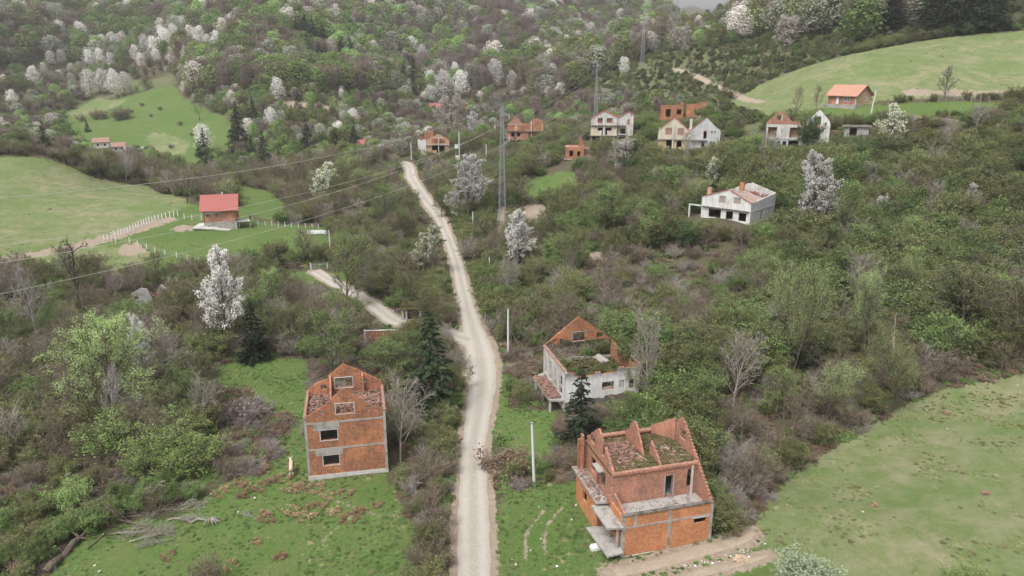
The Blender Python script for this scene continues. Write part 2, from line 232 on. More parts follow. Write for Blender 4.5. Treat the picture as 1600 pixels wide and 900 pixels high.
# ------------------------------------------------------------------ mesh builder
class MB:
    def __init__(s): s.v = []; s.f = []; s.uv = []
    def face(s, pts, uvs=None):
        b = len(s.v); s.v += [tuple(p) for p in pts]; s.f.append(tuple(range(b, b + len(pts))))
        if uvs is None:
            p0, p1, p2 = Vector(pts[0]), Vector(pts[1]), Vector(pts[2]); nn = (p1 - p0).cross(p2 - p0)
            if abs(nn.z) > .7 * nn.length: uvs = [(p[0], p[1]) for p in pts]
            elif abs(nn.x) > abs(nn.y): uvs = [(p[1], p[2]) for p in pts]
            else: uvs = [(p[0], p[2]) for p in pts]
        s.uv += uvs; return s
    def box(s, x0, x1, y0, y1, z0, z1, T=None):
        c = [Vector((x, y, z)) for z in (z0, z1) for y in (y0, y1) for x in (x0, x1)]
        if T: c = [T @ q for q in c]
        for q in ((0,2,3,1),(4,5,7,6),(0,1,5,4),(2,6,7,3),(0,4,6,2),(1,3,7,5)): s.face([c[i] for i in q])
        return s
    def prism(s, poly, z0, z1):          # poly (x, y), z may be a function of the corner index
        a = [(p[0], p[1], z0) for p in poly]; b = [(p[0], p[1], z1) for p in poly]; s.face(a[::-1]); s.face(b); m = len(poly)
        for i in range(m): j = (i + 1) % m; s.face([a[i], a[j], b[j], b[i]])
        return s
    def slab(s, top, t):                  # top: four or more 3-D corners, thickness t downwards
        a = [(p[0], p[1], p[2] - t) for p in top]; s.face(a[::-1]); s.face(top); m = len(top)
        for i in range(m): j = (i + 1) % m; s.face([a[i], a[j], top[j], top[i]])
        return s
    def bar(s, p, q, r, k=4, r2=None):
        p, q = Vector(p), Vector(q); d = (q - p)
        if d.length < 1e-6: return s
        d.normalize(); u = d.orthogonal().normalized() if abs(d.z) < .99 else Vector((1, 0, 0)); v = d.cross(u); r2 = r if r2 is None else r2; o = math.pi / k
        A = [p + (u * math.cos(o + i * 2 * math.pi / k) + v * math.sin(o + i * 2 * math.pi / k)) * r for i in range(k)]; B = [q + (u * math.cos(o + i * 2 * math.pi / k) + v * math.sin(o + i * 2 * math.pi / k)) * r2 for i in range(k)]
        for i in range(k): j = (i + 1) % k; s.face([A[i], A[j], B[j], B[i]])
        s.face(A[::-1]); s.face(B); return s
    def poly_line(s, pts, r, k=4, r2=None):
        m = len(pts) - 1; r2 = r if r2 is None else r2
        for i in range(m): s.bar(pts[i], pts[i+1], r + (r2 - r) * i / m, k, r + (r2 - r) * (i + 1) / m)
        return s
    def wall(s, p0, p1, outline, holes=(), t=.25):
        p0, p1 = Vector((p0[0], p0[1], 0)), Vector((p1[0], p1[1], 0)); d = (p1 - p0).normalized(); nn = Vector((-d.y, d.x, 0)); loops = [list(outline)]
        for h in holes:
            loops.append([(h[0], h[2]), (h[1], h[2]), (h[1], h[3]), (h[0], h[3])] if len(h) == 4 and not isinstance(h[0], tuple) else list(h))
        flat = [q for L in loops for q in L]; tri = tessellate_polygon([[Vector((u, z, 0)) for u, z in L] for L in loops])
        def pt(q, off): return p0 + d * q[0] + nn * off + Vector((0, 0, q[1]))
        for t3 in tri:
            q = [flat[i] for i in t3]; ar = (q[1][0]-q[0][0])*(q[2][1]-q[0][1]) - (q[2][0]-q[0][0])*(q[1][1]-q[0][1])
            if ar < 0: q = q[::-1]
            s.face([pt(x, 0) for x in q], [tuple(x) for x in q]); s.face([pt(x, t) for x in q[::-1]], [tuple(x) for x in q[::-1]])
        for L in loops:
            m = len(L)
            for i in range(m):
                a, b = L[i], L[(i+1) % m]; s.face([pt(b, 0), pt(a, 0), pt(a, t), pt(b, t)], [(b[0], b[1]), (a[0], a[1]), (a[0] + .1, a[1] + t), (b[0] + .1, b[1] + t)])
        return s
    def build(s, name, mat, parent=None, smooth=False):
        me = bpy.data.meshes.new(name); me.from_pydata(s.v, [], s.f); me.uv_layers.new(name='UVMap'); me.uv_layers[0].data.foreach_set('uv', [c for q in s.uv for c in q])
        for m in (mat if isinstance(mat, (list, tuple)) else [mat]): me.materials.append(M[m])
        if smooth: me.polygons.foreach_set('use_smooth', [True] * len(me.polygons))
        me.update(); o = bpy.data.objects.new(name, me); C.objects.link(o); o.parent = parent; return o
def stair(a, b, step=.24, jag=.06):
    m = max(2, int(abs(b[1] - a[1]) / step)); out = []
    for i in range(m):
        u0, z0 = a[0] + (b[0] - a[0]) * i / m, a[1] + (b[1] - a[1]) * i / m; u1, z1 = a[0] + (b[0] - a[0]) * (i + 1) / m, a[1] + (b[1] - a[1]) * (i + 1) / m; e = random.uniform(-jag, jag)
        out += [(u0 + (u1 - u0) * .02, z1 + e), (u1 - (u1 - u0) * .02, z1 + e)] if b[1] > a[1] else [(u0 + (u1 - u0) * .02, z0 + e), (u1 - (u1 - u0) * .02, z0 + e)]
    return out
def ragged(a, b, step=.5, jag=.12):
    m = max(2, int(abs(b[0] - a[0]) / step)); out = []
    for i in range(m):
        e = random.uniform(-jag, jag)
        for f in (.04, .96): out.append((a[0] + (b[0] - a[0]) * (i + f) / m, a[1] + (b[1] - a[1]) * (i + f) / m + e))
    return out
def tag(o, label, cat, group=None, kind=None):
    if label: o['label'] = label
    if cat: o['category'] = cat
    if group: o['group'] = group
    if kind: o['kind'] = kind
    return o
def empty(name, loc, rz=0, label=None, cat=None, group=None):
    o = bpy.data.objects.new(name, None); C.objects.link(o); o.location = loc; o.rotation_euler = (0, 0, rz); o.empty_display_size = .3; return tag(o, label, cat, group)
# ------------------------------------------------------------------ ground regions (edges read off the land, as world outlines)
PIXR = []
def region(pix):
    PIXR.append(pix); return [(p[0], p[1]) for p in hits(pix)]
LUSH = [region(r) for r in (
 [(232,205),(300,220),(290,242),(235,242)],[(95,178),(150,152),(205,152),(140,182)],[(-400,246),(0,246),(110,262),(230,290),(290,311),(300,320),(380,324),(400,345),(520,355),(522,400),(430,402),(400,398),(300,418),(200,432),(100,425),(0,418),(-400,418)],
 [(90,185),(130,158),(200,150),(270,133),(290,155),(360,188),(372,222),(345,262),(300,268),(260,250),(200,228),(130,225)],
 [(0,150),(90,142),(95,150),(0,158)],
 [(60,960),(70,905),(95,850),(170,822),(290,790),(345,757),(430,735),(482,752),(606,740),(625,790),(655,840),(655,960)],
 [(330,575),(400,558),(480,560),(490,640),(440,650),(380,610),(335,605)],[(420,735),(440,700),(480,640),(486,752)],[(340,720),(360,735),(300,770),(285,740)],
 [(768,960),(770,860),(778,790),(800,765),(905,748),(965,872),(1000,890),(900,960)],
 [(768,560),(788,560),(800,600),(792,650),(772,720),(770,640)],[(722,470),(732,520),(720,520),(712,500)],
 [(365,290),(425,300),(455,330),(420,345),(370,320)],[(800,300),(830,280),(890,265),(915,290),(835,312)],[(960,870),(1100,840),(1178,828),(1240,870),(1260,960),(900,960)],
 [(1375,210),(1600,212),(1600,220),(1375,217)],[(1200,175),(1290,165),(1380,165),(1480,158),(1600,160),(1600,172),(1400,186),(1230,190)],[(790,640),(870,640),(860,720),(790,700)],
 [(400,425),(560,425),(560,440),(480,450),(400,440)],[(1370,232),(1440,236),(1430,246),(1370,244)],[(620,275),(640,262),(655,262),(632,300)],[(1150,215),(1200,205),(1200,225),(1150,232)])]
DRY = [region(r) for r in (
 [(1178,828),(1190,800),(1215,765),(1260,725),(1320,690),(1430,625),(1480,606),(1600,584),(1900,540),(1900,980),(1190,980),(1215,890)],
 [(1130,168),(1190,132),(1330,85),(1500,56),(1605,48),(1750,30),(1750,150),(1600,152),(1480,152),(1370,160),(1340,165),(1200,182)],
 [(232,205),(300,220),(290,242),(235,242)],[(95,178),(150,152),(205,152),(140,182)],[(-400,246),(0,246),(110,262),(230,290),(290,311),(292,322),(268,334),(215,348),(160,370),(0,402),(-400,410)],[(0,404),(150,382),(240,396),(200,430),(100,424),(0,418),(-300,418)],
 [(1010,760),(1010,761),(1011,761)])]
BARE = [region(r) for r in (
 [(0,402),(60,392),(150,372),(215,350),(262,338),(282,342),(230,360),(160,380),(70,400),(0,412)],[(815,320),(850,318),(862,335),(835,360),(812,350)],[(270,352),(300,352),(300,362),(272,362)],
 [(430,158),(500,163),(560,175),(620,186),(600,190),(540,180),(480,171),(430,165)],[(455,196),(480,194),(474,208),(458,208)],[(770,330),(785,320),(800,350),(790,385),(770,360)],[(835,380),(870,380),(860,400),(838,395)],
 [(270,280),(370,272),(380,280),(280,288)],[(900,390),(960,395),(950,410),(905,405)],
 [(1410,140),(1600,143),(1600,150),(1410,150)],[(1395,172),(1420,180),(1600,195),(1600,203),(1400,190)],[(180,385),(215,378),(235,395),(190,400)],[(1172,832),(1186,838),(1180,856),(1160,852)])]
PALE = [region(r) for r in (
 [(760,225),(840,180),(930,120),(985,105),(1030,75),(1100,80),(1190,60),(1330,60),(1340,90),(1200,132),(1140,170),(1200,185),(1180,215),(1130,200),(1110,170),(1000,165),(900,160),(850,190),(800,225)],
 [(150,120),(280,112),(272,134),(190,150),(110,152)],[(100,28),(130,22),(160,30),(130,40),(100,38)])]
NOPEN = len(PIXR)
HOUSE_SPOTS = []   # (x, y, r) kept free of plants; filled below too
def near(poly, x, y): return inpoly(x, y, poly)
def anyin(polys, x, y):
    r = np.zeros(np.shape(x), bool)
    for p in polys: r |= inpoly(x, y, p)
    return r
# ------------------------------------------------------------------ roads as ribbons that follow the ground
def catmull(pts, m=12):
    P4 = [pts[0]] + list(pts) + [pts[-1]]; out = []
    for i in range(1, len(P4) - 2):
        p0, p1, p2, p3 = (np.array(P4[i+k]) for k in (-1, 0, 1, 2))
        for t in np.arange(m) / m: out.append(.5 * ((2*p1) + (-p0+p2)*t + (2*p0-5*p1+4*p2-p3)*t*t + (-p0+3*p1-3*p2+p3)*t**3))
    out.append(np.array(P4[-2])); return np.array(out)
def road_line(edges, m=12):            # edges: (left px, right px, py)
    L, Rr = hits([(e[0], e[2]) for e in edges]), hits([(e[1], e[2]) for e in edges])
    c = [((a[0]+b[0])/2, (a[1]+b[1])/2, math.hypot(a[0]-b[0], a[1]-b[1])/2) for a, b in zip(L, Rr)]; return catmull(c, m)
ROAD = road_line([(706,774,960),(707,775,899),(708,772,820),(711,768,760),(715,764,700),(722,772,650),(727,780,600),(722,780,560),(718,768,530),(718,752,500),(712,738,460),(703,724,410),(690,709,370),(678,695,340),(660,676,315),(645,659,292),(634,650,275)], 14)
ROAD = np.vstack([ROAD, catmull([tuple(ROAD[-1]), (-36, 258, 1.7), (-42, 266, 1.6), (-52, 274, 1.6)], 8)])
ROAD[:, 2] = np.clip(ROAD[:, 2], 1.6, 3.4)
TRACK = catmull([(a[0], a[1], r) for (a, r) in zip(hits([(492,424),(520,440),(548,455),(575,470),(600,490),(622,503),(660,513),(700,522),(735,532)]), (1.5,1.6,1.7,1.7,1.7,1.8,1.9,2.0,2.2))], 8)
DIRT = catmull([(a[0], a[1], r) for (a, r) in zip(hits([(960,895),(1010,885),(1070,868),(1120,855),(1160,843),(1176,832)]), (.7,.8,.85,.85,.7,.3))], 8)
DIRT2 = catmull([(a[0], a[1], r) for (a, r) in zip(hits([(1010,930),(1080,900),(1130,886),(1170,876),(1200,868)]), (.6,.6,.5,.4,.2))], 8)
HPATH = catmull([(a[0], a[1], r) for (a, r) in zip(hits([(1050,108),(1085,118),(1120,135),(1155,150),(1190,160)]), (.8,.9,.9,.9,.8))], 8)
LINES = [ROAD, TRACK, DIRT, DIRT2, HPATH]
def line_dist(x, y, L):
    x = np.asarray(x, float); d = np.full(x.shape, 1e9)
    for i in range(len(L) - 1):
        a, b = L[i], L[i+1]; ux, uy = b[0]-a[0], b[1]-a[1]; q = ux*ux + uy*uy + 1e-9; t = np.clip(((x-a[0])*ux + (y-a[1])*uy) / q, 0, 1)
        d = np.minimum(d, np.hypot(x-a[0]-t*ux, y-a[1]-t*uy) - (a[2] + (b[2]-a[2])*t))
    return d
def ribbon(name, L, mat, lift=.05):
    m = 7; ys = np.linspace(-1, 1, m); vs = []; ac = []; T = np.gradient(L[:, :2], axis=0); T /= np.linalg.norm(T, axis=1)[:, None] + 1e-9
    for i, (p, t) in enumerate(zip(L, T)):
        for s in ys:
            wv = p[2] * (.86 if name == 'road' else .96) * (1 + (.05 * math.sin(i * .7 + s) + random.uniform(-.04, .04) if abs(s) > .99 else 0)); vs.append((p[0] - t[1] * s * wv * -1, p[1] + t[0] * s * wv * -1)); ac.append(s)
    vs = np.array(vs); z = H(vs[:, 0], vs[:, 1]) + np.where(np.abs(np.array(ac)) > .99, -.03, lift + .03 * (1 - np.abs(np.array(ac))))
    me = bpy.data.meshes.new(name); F = [(i*m+j, i*m+j+1, (i+1)*m+j+1, (i+1)*m+j) for i in range(len(L)-1) for j in range(m-1)]
    me.from_pydata([(a[0], a[1], b) for a, b in zip(vs, z)], [], F); me.polygons.foreach_set('use_smooth', [True]*len(F)); at = me.attributes.new('across', 'FLOAT', 'POINT'); at.data.foreach_set('value', ac)
    me.materials.append(M[mat]); o = bpy.data.objects.new(name, me); C.objects.link(o); return tag(o, None, None, kind='structure')
# ------------------------------------------------------------------ the ground: one sheet, finer where the camera looks
def build_ground():
    az = np.concatenate([np.arange(-180, -50, 5), np.arange(-50, 50, .16), np.arange(50, 180, 5)]); rr = np.concatenate([[2, 8, 16, 25, 33], 40 * (1500 / 40) ** (np.linspace(0, 1, 640)), [1900, 2600]])
    A_, R_ = np.meshgrid(np.radians(az), rr); X = (R_ * np.sin(A_)).ravel(); Y = (R_ * np.cos(A_)).ravel(); Z = H(X, Y); nr, na = len(rr), len(az)
    V = np.stack([X, Y, Z], 1); i, j = np.meshgrid(np.arange(nr-1), np.arange(na), indexing='ij'); i, j = i.ravel(), j.ravel(); j2 = (j+1) % na
    F = np.stack([i*na+j, i*na+j2, (i+1)*na+j2, (i+1)*na+j], 1)[:, ::-1]
    me = bpy.data.meshes.new('ground'); me.vertices.add(len(V)); me.vertices.foreach_set('co', V.ravel()); me.loops.add(F.size); me.loops.foreach_set('vertex_index', F.ravel().astype(np.int32))
    me.polygons.add(len(F)); me.polygons.foreach_set('loop_start', np.arange(0, F.size, 4, dtype=np.int32)); me.polygons.foreach_set('loop_total', np.full(len(F), 4, np.int32)); me.polygons.foreach_set('use_smooth', np.ones(len(F), bool)); me.update(calc_edges=True); me.validate()
    q = np.random.RandomState(3); rr_ = np.hypot(X, Y); fine = (np.abs(X) < 420) & (Y > 40) & (rr_ < 700); xf, yf, sg = X[fine], Y[fine], .35 + rr_[fine] * .0035
    def soft(polys, m_=6):
        out = np.zeros(len(X)); acc = np.zeros(len(xf))
        for i in range(m_): acc += anyin(polys, xf + q.normal(0, 1, len(xf)) * sg, yf + q.normal(0, 1, len(xf)) * sg)
        out[fine] = acc / m_; return out
    bare = soft(BARE)
    for L, wd in ((ROAD, .35), (TRACK, .35), (DIRT, 1.0), (DIRT2, .8), (HPATH, .5)):
        d = np.full(len(X), 9.); d[fine] = line_dist(xf + q.normal(0, .12, len(xf)), yf + q.normal(0, .12, len(xf)), L); bare = np.maximum(bare, np.clip(.95 - d / wd * .5, 0, 1))
    for pix_, wt in (([(822,872),(823,835),(838,812),(857,790)], .50), ([(852,866),(851,835),(864,810),(884,788)], .49), ([(650,806),(600,806),(545,790),(500,772),(468,752)], .47), ([(560,800),(520,830),(480,880)], .44)):
        L = catmull([(a[0], a[1], .16) for a in hits(pix_)], 8); d = np.full(len(X), 9.); d[fine] = line_dist(xf + q.normal(0, .08, len(xf)), yf + q.normal(0, .08, len(xf)), L); bare = np.maximum(bare, np.clip(wt - d * 1.1, 0, 1))
    for nme, val in (('lush', soft(LUSH)), ('dry', soft(DRY)), ('bare', bare), ('pale', soft(PALE))):
        at = me.attributes.new(nme, 'FLOAT', 'POINT'); at.data.foreach_set('value', np.asarray(val, np.float32))
    me.materials.append(M['ground']); o = bpy.data.objects.new('ground', me); C.objects.link(o); tag(o, None, None, kind='structure')
build_ground()
ribbon('road', ROAD, 'gravel'); ribbon('side_road', TRACK, 'gravel', .045); ribbon('dirt_track', DIRT, 'dirt', .03); ribbon('dirt_path', DIRT2, 'dirt', .03); ribbon('hill_path', HPATH, 'dirt', .06)
# ------------------------------------------------------------------ houses
def rubble_mb(mb, x0, x1, y0, y1, z, n, s=.22, pile=.25, zf=None):
    for _ in range(n):
        x, y = random.uniform(x0, x1), random.uniform(y0, y1); zz = (zf(x, y) if zf else z) + abs(random.gauss(0, pile)) * .5
        T = Matrix.Translation((x, y, zz)) @ Matrix.Rotation(random.uniform(0, 6.3), 4, 'Z') @ Matrix.Rotation(random.uniform(-.6, .6), 4, 'X')
        a, b, c = s * random.uniform(.5, 1.3), s * random.uniform(.3, .8), s * random.uniform(.1, .35); mb.box(-a/2, a/2, -b/2, b/2, -c/2, c/2, T)
    return mb
class House:
    def __init__(s, name, loc, rz, label, cat='house', group=None, r=None):
        s.o = empty(name, loc, R(rz), label, cat, group); s.rz = R(rz); s.loc = loc; s.W = s.D = 0
    def add(s, name, mat, mb, parent=None): return mb.build(name, mat, parent or s.o)
    def wall(s, name, mat, p0, p1, outline, holes=(), t=.25): return MB().wall(p0, p1, outline, holes, t).build(name, mat, s.o)
    def box(s, name, mat, *b): return MB().box(*b).build(name, mat, s.o)
    def boxes(s, name, mat, L): 
        for b in L: s.box(name, mat, *b)
    def keep(s, W, D, m=1.0, front=0):
        for u in np.arange(-m, W + m + .1, 1.5):
            for v in np.arange(-m - front, D + m + .1, 1.5): HOUSE_SPOTS.append((s.loc[0] + u*math.cos(s.rz) - v*math.sin(s.rz), s.loc[1] + u*math.sin(s.rz) + v*math.cos(s.rz), 1.3))
def rect(W, z0, z1): return [(0, z0), (W, z0), (W, z1), (0, z1)]
def frame4(mb, u0, u1, z0, z1, y=-.03, w=.09, d=.12):
    mb.box(u0-w, u1+w, y, y+d, z0-w, z0-.002); mb.box(u0-w, u1+w, y, y+d, z1+.002, z1+w); mb.box(u0-w, u0-.002, y, y+d, z0, z1); mb.box(u1+.002, u1+w, y, y+d, z0, z1); return mb
# ---- A: tall orange brick shell at the left of the road
def house_a():
    W, D = 8.9, 7.6; h = House('brick_house', (-23.1, 74.5, 0), 12, 'tall roofless orange brick shell with two dark square windows, left of the gravel road')
    pf = [(0, -.6), (W, -.6), (W, 7.9)] + ragged((W, 7.95), (6.6, 9.15), .45, .05)[:] + [(6.4, 9.3)] + ragged((6.3, 9.6), (4.5, 10.9), .3, .05) + [(4.4, 11.0)] + ragged((4.3, 10.9), (2.6, 9.5), .3, .05) + [(2.4, 9.2)] + ragged((2.3, 9.1), (0.1, 7.9), .4, .05)
    h.wall('gable_wall', 'brick', (0, 0), (W, 0), pf, [(1.65, 3.5, 4.9, 6.15), (1.75, 3.5, 1.75, 3.0), (3.5, 5.5, 8.0, 9.25), (1.75, 2.35, 7.95, 8.55), (6.75, 7.4, 8.1, 8.6)])
    pb = [(0, -.6), (W, -.6), (W, 8.0)] + [(W - u, z) for u, z in []] + ragged((W, 7.8), (W-.8, 8.5), .3, .05) + ragged((W-1, 8.6), (6.5, 9.2), .4, .04) + ragged((6.2, 9.6), (4.6, 11.0), .35, .04) + [(4.5, 11.1)] + ragged((4.4, 11.0), (2.6, 9.9), .35, .04) + ragged((2.5, 9.9), (0, 8.4), .4, .04)
    pbm = [(0, -.6), (W, -.6), (W, 7.8)] + ragged((W, 7.9), (W-.9, 8.6), .3, .04) + ragged((W-1, 8.7), (6.4, 9.2), .4, .03) + [(6.35, 9.5)] + ragged((6.3, 9.6), (4.6, 10.95), .35, .04) + [(4.5, 11.05)] + ragged((4.4, 10.95), (2.6, 10.0), .35, .04) + ragged((2.5, 9.9), (0.05, 8.4), .4, .04)
    h.wall('gable_wall', 'brick', (W, D), (0, D), pbm, [(3.5, 5.6, 7.95, 9.25), (6.6, 7.3, 7.9, 8.55), (1.7, 2.35, 8.3, 8.85), (2, 3.4, 1.5, 2.8), (5.2, 6.8, 4.8, 6.1)])
    for x, pa, pb_ in ((W, (W, .25), (W, D-.25)), (0, (0, D-.25), (0, .25))):
        L = D - .5; top = ragged((L, 7.75), (0, 7.75), .35, .1); h.wall('side_wall', 'brick', pa, pb_, [(0, -.6), (L, -.6)] + top, [(2.2, 3.4, 4.9, 6.1), (2.2, 3.4, 1.7, 3.0)])
    for z in (3.72, 6.98): h.box('floor_slab', 'concrete', -.03, W+.03, -.03, D+.03, z, z+.22)
    for x in (-.035, W-.25):
        for y in (-.035, D-.25): h.box('pillar', 'concrete', x, x+.285, y, y+.285, -.6, 7.85 if y < 1 else 7.7)
    h.box('foundation', 'concrete_pale', -.05, W+.05, -.055, D+.055, -.9, .62)
    for (a, b, c, d) in ((.9, 3.75, 6.16, 6.97), (.95, 3.95, 3.01, 3.71)): h.box('lintel', 'concrete', a, b, -.028, .1, c, d)
    for q in ((1.65, 3.5, 4.9, 6.15), (1.75, 3.5, 1.75, 3.0), (3.5, 5.5, 8.0, 9.25)): h.add('window_frame', 'concrete_pale', frame4(MB(), *q))
    h.add('window_frame', 'concrete_pale', frame4(MB(), W-5.6, W-3.5, 7.95, 9.25, D-.3, .09, .33))
    h.wall('partition_wall', 'brick_pink', (2.7, D-.25), (2.7, D-3.0), [(0, 7.2), (2.75, 7.2), (2.75, 7.5)] + ragged((2.7, 7.6), (.05, 9.7), .35, .05) + [(0, 9.7)], t=.2)
    h.wall('partition_wall', 'brick_pink', (6.5, D-.25), (6.5, D-.8), [(0, 7.2), (.5, 7.2), (.5, 9.5), (0, 9.7)], t=.2)
    f = lambda x, y: 7.22 + .28 * math.exp(-((x-7)**2 + (y-4)**2) / 3) + .25 * math.exp(-((x-1.4)**2 + (y-5)**2) / 2)
    mb = MB(); rubble_mb(mb, .3, W-.3, .3, D-.3, 0, 1500, .3, .3, f); h.add('rubble', 'rubble', mb)
    mb = MB(); rubble_mb(mb, 5.6, 8.5, 2.8, 5.2, 7.4, 260, .34, .35); rubble_mb(mb, 3.3, 5.7, .3, 1.6, 7.7, 160, .34, .7); h.add('roof_tiles', 'tile_old', mb)
    for x in (-.08, W-.2):
        mb = MB()
        for i in range(20): mb.box(x, x+.3, .3+i*.36, .3+i*.36+.37, 7.78, 7.86+random.uniform(0, .08))
        h.add('coping', 'tile_old', mb)
    h.keep(W, D, .6, 2.5)
house_a()
# ---- B: large orange brick ruin at the lower right, roof gone, cross walls standing
def house_b():
    W, D = 9.5, 10.4; h = House('brick_house', (10.5, 60.8, 0), 15, 'large roofless orange brick ruin with cross walls and concrete terrace beside the dirt track')
    h.wall('front_wall', 'brick_bright', (0, 0), (W, 0), rect(W, -.9, 4.42), [(7.55, 8.85, 2.35, 2.95)])
    h.box('front_band', 'concrete', .3, W-.3, -.03, .1, 3.08, 3.26); h.box('lintel', 'concrete_pale', 7.3, 9.1, -.035, .1, 2.952, 3.077)
    for x, a, b in ((-.04, -.9, 4.4), (4.75, -.9, 4.4), (W-.26, -.9, 4.4), (1.15, 3.26, 4.4)): h.box('pillar', 'concrete', x, x+.3, -.035, .27, a, b)
    h.box('coping', 'concrete_dark', -.06, W+.06, -.09, .34, 4.42, 4.54)
    h.box('foundation', 'concrete_pale', -.08, 3.4, -.07, .3, -1.0, .05)
    # side walls of the lower storeys and the sloping right gable
    up = stair((W-9.2, 4.5), (W-9.2+6.6, 10.1), .24, .04)
    out = [(0, -.9), (D, -.9), (D, 7.3)] + stair((D-.05, 7.35), (7.5, 9.3), .24, .04)[::-1][::-1]
    prof = [(0, -.9), (D, -.9)] + ragged((D, 7.3), (9.2, 7.9), .3, .05) + ragged((9.1, 8.1), (7.5, 9.8), .24, .13) + [(7.2, 10.1), (6.7, 10.15)] + [(6.62, 10.0)] + stair((.2, 4.6), (6.5, 9.95), .24, .03)[::-1]
    h.wall('gable_wall', 'brick_pink', (W, 0), (W, D), prof, [(5.9, 7.0, 8.0, 9.1), (4.0, 5.2, 4.9, 6.3)], .27)
    h.wall('side_wall', 'brick_bright', (0, 3.2), (0, 0), rect(3.2, -.9, 4.2), [(.9, 1.9, 1.6, 2.8)], .25)
    h.wall('side_wall', 'brick_bright', (-.9, D), (-.9, 3.9), rect(D-3.9, -.9, 3.75), [(2, 3.2, 1.4, 2.6)], .25)
    h.wall('cross_wall', 'brick', (-.9, 3.9), (0, 3.9), rect(.9, -.9, 3.7)); h.wall('back_wall', 'brick', (W, D), (-.9, D), [(0, -.9), (W+.9, -.9)] + ragged((W+.9, 7.3), (0, 7.35), .5, .2))
    # upper storey: wall behind the terrace
    h.wall('front_wall', 'brick_pink', (.3, 3.1), (W-.25, 3.1), rect(W-.55, 3.7, 6.95), [(5.5, 6.35, 3.72, 6.1), (7.9, 8.45, 4.5, 6.5)], .25)
    h.box('door_frame', 'concrete', 6.66, 6.78, 3.0, 3.45, 3.72, 6.2); h.box('door_frame', 'concrete', 5.68, 5.79, 3.0, 3.45, 3.72, 6.2)
    h.box('pillar', 'concrete_pale', W-.9, W-.72, 2.9, 3.09, 3.72, 6.95); h.box('roof_beam', 'brick_pink', .2, W-.28, 2.95, 3.4, 6.96, 7.22); h.box('roof_beam', 'brick_pink', .2, W-.28, D-.45, D+.1, 7.4, 7.6)
    h.box('terrace_slab', 'concrete', .26, W-.28, .26, 3.09, 3.5, 3.7); h.box('floor_slab', 'concrete', .05, W-.28, 3.36, D-.26, 3.5, 3.7); h.box('attic_floor', 'moss', .05, W-.28, 3.36, D-.26, 6.8, 7.0)
    # left side of the upper storey, broken
    h.wall('side_wall', 'brick_pink', (.1, D-.25), (.1, 3.36), [(0, 3.7), (7.0, 3.7), (7.0, 7.1)] + stair((4.75, 8.9), (6.95, 7.2), .24, .04)[::-1][::-1] [:0] + ragged((6.95, 7.2), (4.9, 8.95), .28, .14) + [(4.8, 8.95), (4.75, 7.7), (3.9, 7.6), (3.85, 8.9)] + ragged((3.7, 9.8), (2.9, 10.1), .3, .05) + ragged((2.7, 9.9), (0, 7.6), .28, .05), [(4.1, 5.3, 4.4, 6.2), (1.2, 2.6, 4.6, 6.2), (1.0, 2.2, 7.7, 8.6), (3.1, 3.8, 3.8, 6.1)], .25)
    h.wall('side_wall', 'brick_pink', (-.55, D), (-.55, D-.6), rect(.6, 3.9, 8.0), t=.2)
    h.wall('cross_wall', 'brick_pink', (4.4, D-.25), (4.4, 5.6), [(0, 7.0), (4.55, 7.0), (4.5, 7.3)] + stair((2.7, 9.7), (4.45, 7.4), .22, .03)[::-1][:0] + ragged((4.45, 7.4), (2.8, 9.6), .22, .12) + [(2.5, 9.9), (2.0, 9.9)] + ragged((1.9, 9.7), (0, 7.7), .28, .13), t=.22)
    h.wall('cross_wall', 'brick_pink', (5.3, 5.9), (5.3, 3.42), [(0, 7.0), (2.45, 7.0)] + ragged((2.4, 7.25), (.3, 8.75), .24, .12) + [(.2, 8.8), (0, 8.3)], t=.2)
    h.wall('cross_wall', 'brick_pink', (2.9, 7.4), (2.9, 6.9), rect(.5, 7.0, 7.6), t=.2); h.wall('cross_wall', 'brick_pink', (7.4, D-.3), (W-.3, D-2.6), [(0, 7.0), (2.8, 7.0), (2.8, 9.6)] + ragged((2.7, 9.7), (0, 8.0), .3, .05), t=.2)
    # balconies on the left
    h.add('balcony_slab', 'concrete', MB().slab([(-1.6, .1, 3.45), (0, -.25, 3.4), (.02, 3.9, 3.45), (-1.7, 4.0, 3.5)], .18)); h.add('balcony_slab', 'concrete', MB().slab([(-1.75, -.7, .92), (0, -.5, .9), (-.02, 3.9, .95), (-2.1, 4.1, 1.0)], .2))
    h.add('balcony_slab', 'concrete', MB().slab([(-1.35, 3.6, 4.0), (.02, 3.4, 3.95), (.05, D+.2, 3.95), (-1.3, D+.4, 4.0)], .2)); h.box('balcony_slab', 'concrete', -.55, .08, 5.2, 7.0, 6.2, 6.35)
    h.wall('parapet', 'brick_pink', (-.35, 3.3), (0.55, 3.0), rect(.95, 4.0, 4.85), t=.15); h.wall('parapet', 'brick_pink', (.28, 3.05), (.28, .3), [(0, 3.5), (2.75, 3.5), (2.75, 4.5)] + ragged((2.7, 4.5), (0, 5.1), .3, .06), t=.2)
    for y in (.2, 2.0): h.box('porch_post', 'concrete', -.5, -.3, y, y+.2, .9, 3.3)
    mb = MB(); rubble_mb(mb, .4, 4.2, 3.6, D-.4, 0, 1100, .30, .22, lambda x, y: 7.02 + .5*math.exp(-((x-2.4)**2+(y-7.2)**2)/2.2)); rubble_mb(mb, 5.6, 9.1, 3.6, 6.5, 7.02, 550, .3, .2); h.add('rubble', 'rubble', mb)
    mb = MB(); rubble_mb(mb, .4, W-.4, 3.6, D-.4, 7.0, 2600, .5, .2); h.add('moss', 'moss', mb)
    mb = MB(); rubble_mb(mb, .5, W-.4, .4, 3, 3.71, 70, .16, .05); rubble_mb(mb, -1.2, -.1, 3.8, D, 3.97, 150, .26, .1); h.add('rubble', 'rubble', mb)
    mb = MB()
